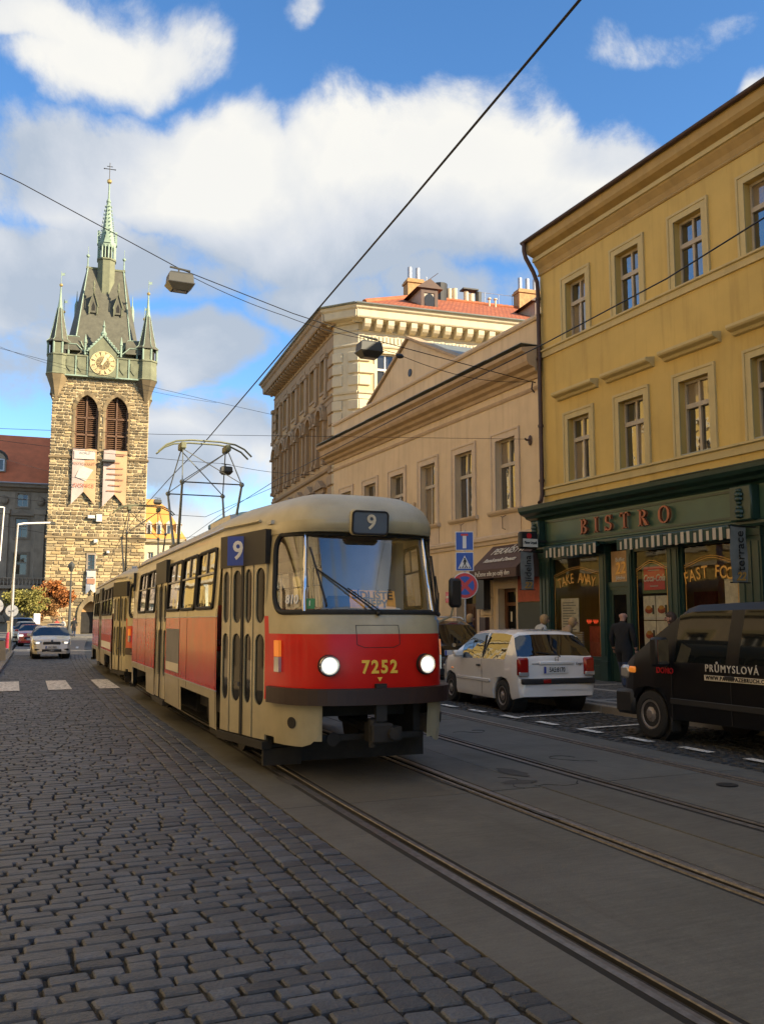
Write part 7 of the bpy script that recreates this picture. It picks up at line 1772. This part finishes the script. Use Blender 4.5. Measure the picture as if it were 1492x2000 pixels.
# ================================================================= PEOPLE
def person(label, loc, rz, joints, edges, mats, hair=None, z_scale=1.0, coat_long=False, extra=None):
    """one skinned body; joints: name -> (x, y, z, r); painted by height through material slots on the evaluated mesh"""
    T = thing('person', label, 'person', loc, rz)
    names = list(joints); me = bpy.data.meshes.new('body')
    me.from_pydata([Vector(joints[n][:3]) * z_scale for n in names], [(names.index(a), names.index(b)) for a, b in edges], [])
    o = bpy.data.objects.new('body', me); COL.objects.link(o)
    sk_ = o.modifiers.new('s', 'SKIN'); sk_.use_smooth_shade = True
    for i, n in enumerate(names):
        v = me.skin_vertices[0].data[i]; r_ = joints[n][3]; v.radius = (r_ if isinstance(r_, tuple) else (r_, r_)); v.use_root = (n == 'pelvis')
    sb_ = o.modifiers.new('u', 'SUBSURF'); sb_.levels = 2; sb_.render_levels = 2
    dg = bpy.context.evaluated_depsgraph_get(); nm = bpy.data.meshes.new_from_object(o.evaluated_get(dg)); bpy.data.objects.remove(o)
    nm.materials.clear()
    for m_ in ('skin', mats[0], mats[1], 'shoe'): nm.materials.append(MATS[m_])
    zneck = joints['neck'][2] * z_scale; wrist = [Vector(joints[k][:3]) * z_scale for k in ('hand_l', 'hand_r')]; zh = joints['pelvis'][2] * z_scale
    hem = mats[2] * z_scale
    for p in nm.polygons:
        c = p.center; mi = 1
        if c.z > zneck - .0 and (c - Vector(joints['head'][:3]) * z_scale).length < .30: mi = 0
        elif min((c - w).length for w in wrist) < .085: mi = 0
        elif c.z < .10: mi = 3
        elif c.z < hem: mi = 2
        p.material_index = mi; p.use_smooth = True
    link('body', nm, T)
    H = Vector(joints['head'][:3]) * z_scale; f = Vector((0, 1, 0))
    if hair:
        mb = MB(); c = H + Vector((0, -.025, .03)); n = 14
        mb.sphere((0, 0, 0), .118, n, (1.0, 1.05, 1.08)); vs = []
        for v in mb.v:
            q = Vector(v); 
            if q.y > .03 and q.z < .045: q *= .72
            if q.z < -.03: q.z -= hair[1]
            q *= 1 + .10 * noise.noise(q * 22)
            vs.append(tuple(c + q))
        mb.v = vs; mb.build('hair', hair[0], T, 80)
    # face
    mb = MB(); mb.sphere(tuple(H + Vector((0, .105, -.01))), .022, 6, (.8, 1, 1.3)); fc = mb.build('nose', 'skin', T, 80)
    for s in (-1, 1):
        mb = MB(); mb.sphere(tuple(H + Vector((s * .036, .092, .02))), .012, 6); mb.build('eye', 'sign_black', T)
        mb = MB(); mb.sphere(tuple(H + Vector((s * .092, .0, 0))), .03, 6, (.4, .8, 1.2)); mb.build('ear', 'skin', T, 80)
    mb = MB(); mb.box(*(lambda q: (q.x - .025, q.x + .025, q.y, q.y + .012, q.z, q.z + .01))(H + Vector((0, .085, -.06)))); mb.build('mouth', 'print_red', T)
    # hands
    for k in ('l', 'r'):
        w = Vector(joints['hand_' + k][:3]) * z_scale; e = Vector(joints['elbow_' + k][:3]) * z_scale; d = (w - e).normalized(); a = d.cross(Vector((0, 1, .2))).normalized(); b_ = d.cross(a)
        mb = MB()
        for q in range(4):
            o_ = w + d * .03 + b_ * (q - 1.5) * .018; l = (.065, .075, .07, .055)[q]
            mb.tube([o_, o_ + d * l * .6, o_ + d * l + a * .02], [.009, .009, .007], 5)
        o_ = w - d * .0 + b_ * .035; mb.tube([o_, o_ + d * .03 + b_ * .018, o_ + d * .055 + b_ * .02], [.010, .009, .008], 5)
        mb.build('fingers', 'skin', T, 80)
    return T
ED = [('pelvis', 'waist'), ('waist', 'chest'), ('chest', 'neck0'), ('neck0', 'neck'), ('neck', 'head'), ('head', 'crown'), ('chest', 'sh_l'), ('sh_l', 'elbow_l'), ('elbow_l', 'hand_l'), ('chest', 'sh_r'), ('sh_r', 'elbow_r'), ('elbow_r', 'hand_r'),
      ('pelvis', 'hip_l'), ('hip_l', 'knee_l'), ('knee_l', 'ank_l'), ('ank_l', 'toe_l'), ('pelvis', 'hip_r'), ('hip_r', 'knee_r'), ('knee_r', 'ank_r'), ('ank_r', 'toe_r')]
def standing(coat=1.0, stride=.0, lean=0., arm=0., bend=0., bulk=1.):
    """default upright figure 1.75 m facing +y; bend tips the torso forward"""
    J = dict(pelvis=(0, 0, .95, (.15 * bulk, .12 * bulk)), waist=(0, .0, 1.10, (.155 * bulk, .12 * bulk)), chest=(0, 0, 1.34, (.165 * bulk, .125 * bulk)), neck0=(0, -.01, 1.47, (.085, .08)), neck=(0, .0, 1.53, .055), head=(0, .02, 1.635, (.085, .10)), crown=(0, .01, 1.70, (.07, .08)),
             sh_l=(-.19 * bulk, -.01, 1.40, .075 * bulk), elbow_l=(-.26 * bulk, -.04 + arm * .1, 1.12, .06), hand_l=(-.25 * bulk, .06 + arm * .25, .88 + arm * .2, .038), sh_r=(.19 * bulk, -.01, 1.40, .075 * bulk), elbow_r=(.26 * bulk, -.04, 1.12, .06), hand_r=(.25 * bulk, .06, .88, .038),
             hip_l=(-.09, 0, .88, .105 * bulk), knee_l=(-.10, .03 + stride * .5, .48, .072), ank_l=(-.10, -.02 + stride, .08, .048), toe_l=(-.12, .14 + stride, .035, .04), hip_r=(.09, 0, .88, .105 * bulk), knee_r=(.10, .03 - stride * .35, .48, .072), ank_r=(.10, -.02 - stride, .08 + .03 * stride, .048), toe_r=(.12, .14 - stride, .035, .04))
    if coat < .7:
        for k in ('hip_l', 'hip_r'): x, y, z, r_ = J[k]; J[k] = (x, y, z, .135 * bulk)
        for k in ('knee_l', 'knee_r'): x, y, z, r_ = J[k]; J[k] = (x * .9, y, z + .08, .10 * bulk)
    if bend or lean:
        for k in J:
            x, y, z, r_ = J[k]
            if z > .96 or k.startswith(('elbow', 'hand', 'sh')):
                a = bend; dz, dy = z - .95, y; J[k] = (x + lean * dz, dy * math.cos(a) + dz * math.sin(a), .95 + dz * math.cos(a) - dy * math.sin(a), r_)
    return J
P_ = .118
person('bald man in long black coat and jeans seen from behind by the bistro door', (13.55, 17.0, P_), R(-70), standing(.6, .16, bulk=1.12), ED, ('coat_black', 'jeans', .62))
person('dark haired woman in dark jacket looking at the food posters beside the van', (14.05, 16.0, P_), R(60), standing(bulk=.92), ED, ('coat_navy', 'jeans', .85), ('hair_dark', .06), .96)
person('blond person in pale jacket bending by the take away window', (13.6, 20.6, P_), R(-95), standing(bend=.40, arm=.5), ED, ('coat_light', 'jeans', .85), ('hair_blond', .03), .98)
person('person in beige coat bending beside the one in the pale jacket', (14.1, 20.3, P_), R(-110), standing(.6, bend=.62, bulk=1.1), ED, ('coat_beige', 'coat_beige', .55), ('hair_blond', .02), .98)
person('blond woman in dark coat at the bakery door', (13.9, 24.6, P_), R(-100), standing(.6, .08, bulk=.95), ED, ('coat_navy', 'coat_black', .5), ('hair_blond', .05), .97)
person('man in dark coat standing by the lamp in front of the tower', (9.3, 92.0, P_), R(170), standing(.6), ED, ('coat_black', 'jeans', .5), ('hair_dark', .0), 1.02)
person('man in black jacket walking close to the tower portal', (12.0, 96.5, P_), R(200), standing(1, .2), ED, ('coat_black', 'coat_black', .8), ('hair_dark', .0))
person('woman in red coat walking close to the tower portal', (12.9, 98.5, P_), R(150), standing(.6, .1), ED, ('coat_red', 'coat_black', .5), ('hair_dark', .04), .96)
person('person in pale top beside the litter bins near the tower', (8.6, 95, P_), R(120), standing(1, .1), ED, ('coat_light', 'coat_red', .9), ('hair_blond', .04), .97)
person('person in red jacket left of the tower lamp', (8.1, 96, P_), R(200), standing(1, .0), ED, ('coat_red', 'jeans', .9), ('hair_dark', .02), .98)
# ================================================================= STREET FURNITURE
# traffic signs on a post
sg = thing('sign_post', 'grey post with dead end, pedestrian crossing and no stopping signs', 'traffic sign', (10.95, 19.62, .118))
mb = MB(); mb.cyl((0, .03, 0), (0, .03, 3.72), .03, n=10); mb.build('post', 'alum', sg, 40)
def sq_sign(z0, z1, w, mt='sign_blue'):
    mb = MB(); mb.bbox(-w, w, -.012, .0, z0, z1, .004); s_ = mb.build('sign_plate', 'sign_white', sg); mb = MB(); mb.bbox(-w + .018, w - .018, -.016, -.011, z0 + .018, z1 - .018, .002); mb.build('sign_field', mt, s_); return s_
fo = Matrix.Rotation(R(-29), 4, 'Z')
s_ = sq_sign(3.22, 3.68, .22)
mb = MB(); mb.box(-.045, .045, -.021, -.017, 3.27, 3.60); mb.build('sign_bar', 'sign_white', s_); mb = MB(); mb.box(-.085, .085, -.023, -.018, 3.575, 3.625); mb.build('sign_bar', 'sign_red', s_)
s_ = sq_sign(2.72, 3.18, .22)
mb = MB(); mb.prism([(-.16, 2.78), (.16, 2.78), (0, 3.10)], 'y', -.021, -.017); mb.build('sign_triangle', 'sign_white', s_)
mb = MB()
for k in range(5): x = -.12 + k * .055; mb.prism([(x, 2.79), (x + .03, 2.79), (x + .022, 2.83), (x + .005, 2.83)], 'y', -.024, -.0215)
mb.sphere((0, -.023, 3.02), .022, 8, (1, .1, 1))
for a in (((-.015, 3.0), (.03, 3.0), (.025, 2.90), (-.02, 2.90)), ((-.02, 2.9), (0, 2.9), (-.035, 2.81), (-.055, 2.81)), ((.0, 2.9), (.022, 2.9), (.05, 2.81), (.03, 2.81)), ((-.015, 3.0), (-.045, 2.93), (-.035, 2.92), (-.01, 2.97)), ((.03, 3.0), (.055, 2.93), (.045, 2.92), (.022, 2.97))): mb.prism(a, 'y', -.024, -.0215)
mb.build('pedestrian_symbol', 'sign_black', s_)
mb = MB(); mb.T = Matrix.Translation((0, -.005, 2.37)) @ Matrix.Rotation(R(90), 4, 'X'); mb.lathe([(.315, -.004), (.32, .0), (.315, .008), (.01, .008)], (0, 0, 0), 36); ns = mb.build('no_stopping_disc', 'sign_white', sg)
mb = MB(); mb.T = Matrix.Translation((0, -.0135, 2.37)) @ Matrix.Rotation(R(90), 4, 'X'); mb.lathe([(.30, -.002), (.30, .004), (.01, .004)], (0, 0, 0), 36); mb.build('red_field', 'sign_red', ns)
for k in range(4):
    P = [(.045 * math.sqrt(2) * math.cos(R(90 * k)), .045 * math.sqrt(2) * math.sin(R(90 * k)))]
    a0 = R(90 * k - 45); h = math.asin(.042 / .225)
    P += [(.225 * math.cos(a), .225 * math.sin(a)) for a in [a0 + h + (R(90) - 2 * h) * q / 8 for q in range(9)]]
    mb = MB(); mb.prism([(x, 2.37 + z) for x, z in P], 'y', -.0235, -.0185); mb.build('blue_sector', 'sign_blue', ns)
sg.rotation_euler = (0, 0, R(-26))

# hanging lamps and span wires
def hanging_lamp(p, label, rz=0.):
    o = thing('hanging_lamp', label, 'street lamp', p, rz, 'lamps hanging on span wires')
    def ring(hx, hy, z): return [(-hx, -hy, z), (hx, -hy, z), (hx, hy, z), (-hx, hy, z)]
    def frus(mb, rs):
        vs = [q for r_ in rs for q in r_]; mb.add(vs, [(i * 4 + k, i * 4 + (k + 1) % 4, i * 4 + 4 + (k + 1) % 4, i * 4 + 4 + k) for i in range(len(rs) - 1) for k in range(4)] + [(3, 2, 1, 0), tuple(range(len(vs) - 4, len(vs)))])
    mb = MB(); frus(mb, [ring(.31, .21, -.12), ring(.29, .20, .10), ring(.25, .16, .15)]); mb.build('housing', 'lampbody', o, 20)
    mb = MB(); frus(mb, [ring(.20, .13, -.29), ring(.33, .23, -.13), ring(.33, .23, -.11)]); mb.build('bowl', 'lampbowl', o, 20)
    mb = MB(); mb.box(-.16, .16, -.08, .08, -.295, -.285); mb.build('glass', 'lampclear', o)
    mb = MB(); mb.tube([(-.03, 0, .15), (-.03, 0, .28)], .02, 6); mb.tube([(-.25, 0, .30), (.25, 0, .26)], .025, 6); mb.build('hanger', 'lampbody', o)
    return o
hanging_lamp((4.39, 22, 9.96), 'grey lamp hanging high on span wire left of the contact wire')
hanging_lamp((9.45, 22, 8.87), 'grey lamp hanging on span wire before the corner house')
hanging_lamp((12.31, 48, 9.68), 'small lamp hanging on wire between the pantographs and corner house')
hanging_lamp((14.2, 78, 11.6), 'tiny farthest lamp hanging above the rear tram pantograph')
def wire(label, pts, r, sag=0., grp='overhead wires'):
    P = []
    for i in range(len(pts) - 1):
        a, b = Vector(pts[i]), Vector(pts[i + 1]); n = 14
        for k in range(n + (1 if i == len(pts) - 2 else 0)):
            t = k / n; p = a.lerp(b, t); p.z -= 4 * sag * t * (1 - t); P.append(p)
    mb = MB(); mb.tube(P, r, 5); o = mb.build('overhead_wire', 'wire', None); o['label'] = label; o['category'] = 'wire'; o['group'] = grp
    return o
wire('thick black contact wire sloping across the sky above the near track', [(3.05, -6, 5.52), (3.31, 4.39, 5.5), (3.56, 7.35, 5.5), (3.81, 10.51, 5.5), (4.18, 15.08, 5.5), (4.52, 19.52, 5.48), (4.86, 25.17, 5.48), (5.5, 34, 5.5), (6.6, 46, 5.5), (8.5, 64, 5.5)], .0105)
wire('black contact wire above the far track crossing the yellow house', [(6.2, -4, 5.5), (6.82, 6.26, 5.5), (7.06, 7.91, 5.5), (7.2, 10.57, 5.5), (7.3, 15, 5.5), (7.6, 24, 5.5), (8.4, 34, 5.5), (9.6, 46, 5.5), (11.4, 64, 5.5)], .0095)
wire('span wire carrying two lamps from left edge to the beige house', [(-4.3, 22, 13.3), (.66, 22, 11.72), (4.39, 22, 10.24), (7.3, 22, 9.52), (9.4, 22, 9.13), (14.86, 22.4, 8.6)], .012)
wire('thin cable looping below the span wire near the second lamp', [(4.6, 22, 10.12), (7.1, 22, 9.42), (9.3, 22, 9.1), (10.2, 22, 8.82), (12.6, 22.2, 8.45), (14.8, 22.4, 8.62)], .009, .06)
mb = MB(); mb.sphere((10.35, 22, 8.75), .09, 6, (1.4, .8, .8)); o = mb.build('cable_joint', 'black'); o['label'] = 'small black insulator on the cable right of the second lamp'; o['category'] = 'insulator'
wire('thin span wire anchored on the beige house beside its right window', [(-4.4, 23.6, 6.0), (4.2, 23.4, 6.35), (14.9, 22.8, 6.98)], .006)
wire('thin wire across the sky under the lit cloud', [(-3, 60, 19.0), (20, 56.5, 14.6)], .012, .2)
wire('span wire before the tower between street fronts', [(-2, 48, 10.6), (12.3, 48, 9.98), (16.6, 46, 9.4)], .012, .15)
wire('span wire behind the front pantograph', [(-2, 38, 6.6), (5.9, 38, 6.0), (8.9, 38, 5.95), (15, 38.8, 8.9)], .010)
wire('span wire behind the rear tram pantograph', [(0, 58, 7.4), (8.0, 57, 6.1), (18, 56, 7.6)], .011)
wire('faint wire high left of the tower', [(-4, 75, 24.5), (6.2, 78, 22.2), (20, 82, 21.5)], .014, .3)
wire('faint wire left of the tower belfry', [(-4, 60, 13.2), (5.0, 62, 11.0), (9, 64, 11.2)], .010, .2)

# left pavement: tall pole with arm, sign frame, round signs, planter, bollard
lp = thing('lamp_post', 'tall pale pole with horizontal arm at left edge', 'lamp post', (2.15, 52, .118))
mb = MB(); mb.cyl((0, 0, 0), (0, 0, 3.4), .085, n=10); mb.cyl((0, 0, 3.4), (0.1, 0, 6.6), .065, .05, n=10); mb.build('pole', 'alum', lp, 40)
mb = MB(); mb.tube([(.1, 0, 6.55), (.4, 0, 6.62), (1.75, 0, 6.72)], .055, 8); mb.build('arm', 'sign_white', lp, 40)
mb = MB(); mb.bbox(1.7, 1.95, -.08, .08, 6.6, 6.78, .03); mb.build('camera_head', 'lampbody', lp)
fr = thing('gantry_pole', 'white tubular bracket pole standing out at left edge', 'pole', (.90, 46, .118))
mb = MB(); mb.tube([(-1.4, 0, 6.75), (.44, 0, 6.75), (.46, 0, 6.73), (.46, 0, 6.70), (.38, 0, 4.30), (.38, 0, 4.27), (.36, 0, 4.25), (-1.4, 0, 4.25)], .032, 8); mb.cyl((-1.4, 0, 0), (-1.4, 0, 6.75), .06, n=8); mb.build('frame', 'sign_white', fr, 50)
for x, y, z, r_, lab in ((1.12, 43.5, 2.25, .33, 'large round traffic sign seen from behind at left edge'), (2.02, 49, 2.1, .30, 'second round sign seen from behind next to the tall pole')):
    o = thing('round_sign', lab, 'traffic sign', (x, y, .118), 0, 'round signs on the left pavement')
    mb = MB(); mb.cyl((0, 0, 0), (0, 0, z + .3), .03, n=8); mb.build('post', 'alum', o)
    mb = MB(); mb.T = Matrix.Translation((0, .03, z - .1)) @ Matrix.Rotation(R(90), 4, 'X'); mb.lathe([(r_ - .01, -.012), (r_, 0), (r_ - .01, .012), (.01, .014)], (0, 0, 0), 24); mb.build('disc', 'alum', o)
    mb = MB(); mb.box(-.12, .12, -.03, .0, z - .12, z - .06); mb.build('clamp', 'steel', o)
pt = thing('concrete_planter', 'pale concrete block on the left kerb', 'planter', (1.15, 39, .118))
mb = MB(); mb.prism([(-.45, 0), (.30, 0), (.26, .75), (-.41, .75)], 'y', -.4, .4); mb.build('block', 'concrete_lt', pt); mb = MB(); mb.box(-.36, .2, -.3, .3, .73, .77); mb.build('soil', 'earth', pt)
bo = thing('red_bollard', 'short dark red ribbed bollard behind the concrete block', 'bollard', (2.2, 56, .118)); bo.scale = (.85, .85, .85)
mb = MB(); mb.lathe([(.20, 0), (.20, .25), (.17, .28), (.19, .31), (.19, .5), (.16, .54), (.18, .57), (.17, .78), (.13, .95), (.05, 1.05)], (0, 0, 0), 14); mb.build('shaft', 'magenta', bo, 30)
for z in (.26, .52): mb = MB(); mb.lathe([(.195, z), (.2, z + .03), (.195, z + .06)], (0, 0, 0), 14); mb.build('band', 'coat_red', bo, 30)
sl_ = thing('street_lamp', 'old street lamp post on the square in front of the tower', 'street lamp', (9.2, 95.5, .118))
mb = MB(); mb.lathe([(.45, 0), (.45, .4), (.25, .6), (.14, 1.2), (.09, 4.2), (.06, 6.3)], (0, 0, 0), 10); mb.build('column', 'lampbody', sl_, 30); mb = MB(); mb.lathe([(.12, 6.3), (.3, 6.8), (.32, 7.0), (.05, 7.3)], (0, 0, 0), 8); mb.build('lantern', 'lampbody', sl_)
for k, (x, mt) in enumerate(((7.9, 'coat_red'), (8.35, 'sign_white'), (6.2, 'sign_white'))):
    o = thing('litter_bin' if k < 2 else 'notice_board', ('dark red bin by the tower lamp', 'white bin by the tower lamp', 'white notice board in front of the orange tree')[k], 'bin' if k < 2 else 'board', (x, 93.5 + k, .118))
    mb = MB(); mb.bbox(-.3, .3, -.2, .2, .1 if k < 2 else .8, 1.1 if k < 2 else 2.2, .04); mb.build('case', mt, o); mb = MB(); mb.box(-.25, -.2, -.03, .03, 0, .8); mb.box(.2, .25, -.03, .03, 0, .8); mb.build('stand', 'black', o)
tr_ = thing('wall_base', 'low stone wall along the foot of the tower', 'wall', (10.5, 120, 0), R(-7))
mb = MB(); mb.box(-6, 2.2, 0, .5, 0, 1.4); mb.box(-6.1, 2.3, -.08, .58, 1.4, 1.6); mb.build('wall', 'tstone', tr_)

# trees in autumn colour
def tree(label, loc, h, rad, mat, seed, trunk=.12):
    o = thing('autumn_tree', label, 'tree', loc, 0, 'autumn trees by the tower'); rg = random.Random(seed); mb = MB(); tips = []
    def limb(p, d, l, r_, lev):
        q = p + d * l; m_ = p.lerp(q, .5) + Vector((rg.uniform(-.1, .1), rg.uniform(-.1, .1), 0)) * l * .5
        mb.tube([p, m_, q], [r_, r_ * .85, r_ * .65], 6)
        if lev == 0: tips.append(q); return
        for k in range(rg.choice((3, 4))):
            a = rg.uniform(0, 6.28); nd = (d + Vector((math.cos(a), math.sin(a), rg.uniform(-.1, .5))) * .75).normalized(); limb(q, nd, l * rg.uniform(.6, .8), r_ * .55, lev - 1)
        tips.append(q)
    limb(Vector((0, 0, 0)), Vector((.03, 0, 1)), h * .33, trunk, 3); mb.build('trunk', 'bark', o, 60)
    lf = MB(); ids = []; c0 = Vector((0, 0, h * .62))
    clumps = [t_ for t_ in tips if t_.z > h * .3] + [c0 + Vector((rg.gauss(0, 1), rg.gauss(0, 1), rg.gauss(0, .8))) * rad * .45 for _ in range(26)]
    for c in clumps:
        c = Vector((max(-rad, min(rad, c.x)), max(-rad, min(rad, c.y)), min(c.z, h)))
        rr = rg.uniform(.25, .5) * rad * .55; rv = rg.random()
        for k in range(70):
            p = c + Vector((rg.gauss(0, 1), rg.gauss(0, 1), rg.gauss(0, .75))) * rr * .6; s = rg.uniform(.06, .13) * (h / 4.5)
            a = Vector((rg.gauss(0, 1), rg.gauss(0, 1), rg.gauss(0, 1))).normalized(); b_ = a.orthogonal().normalized(); cc_ = a.cross(b_)
            lf.add([tuple(p - b_ * s), tuple(p - cc_ * s * .6), tuple(p + b_ * s), tuple(p + cc_ * s * .6)], [(0, 1, 2, 3)]); ids.append((rv + rg.random() * .3) % 1)
    me = lf.mesh('crown', mat); at = me.attributes.new('rnd', 'FLOAT', 'FACE'); at.data.foreach_set('value', ids); link('crown', me, o)
tree('yellow green autumn tree in front of the dark palace', (5.6, 100, .118), 5.4, 2.3, 'leaf_y', 5)
tree('bright orange autumn tree before the tower wall', (9.0, 112, .118), 6.6, 1.9, 'leaf_o', 9, .1)
tree('smaller rusty orange tree between yellow tree and tower', (7.5, 111, .118), 4.8, 1.6, 'leaf_b', 12, .09)
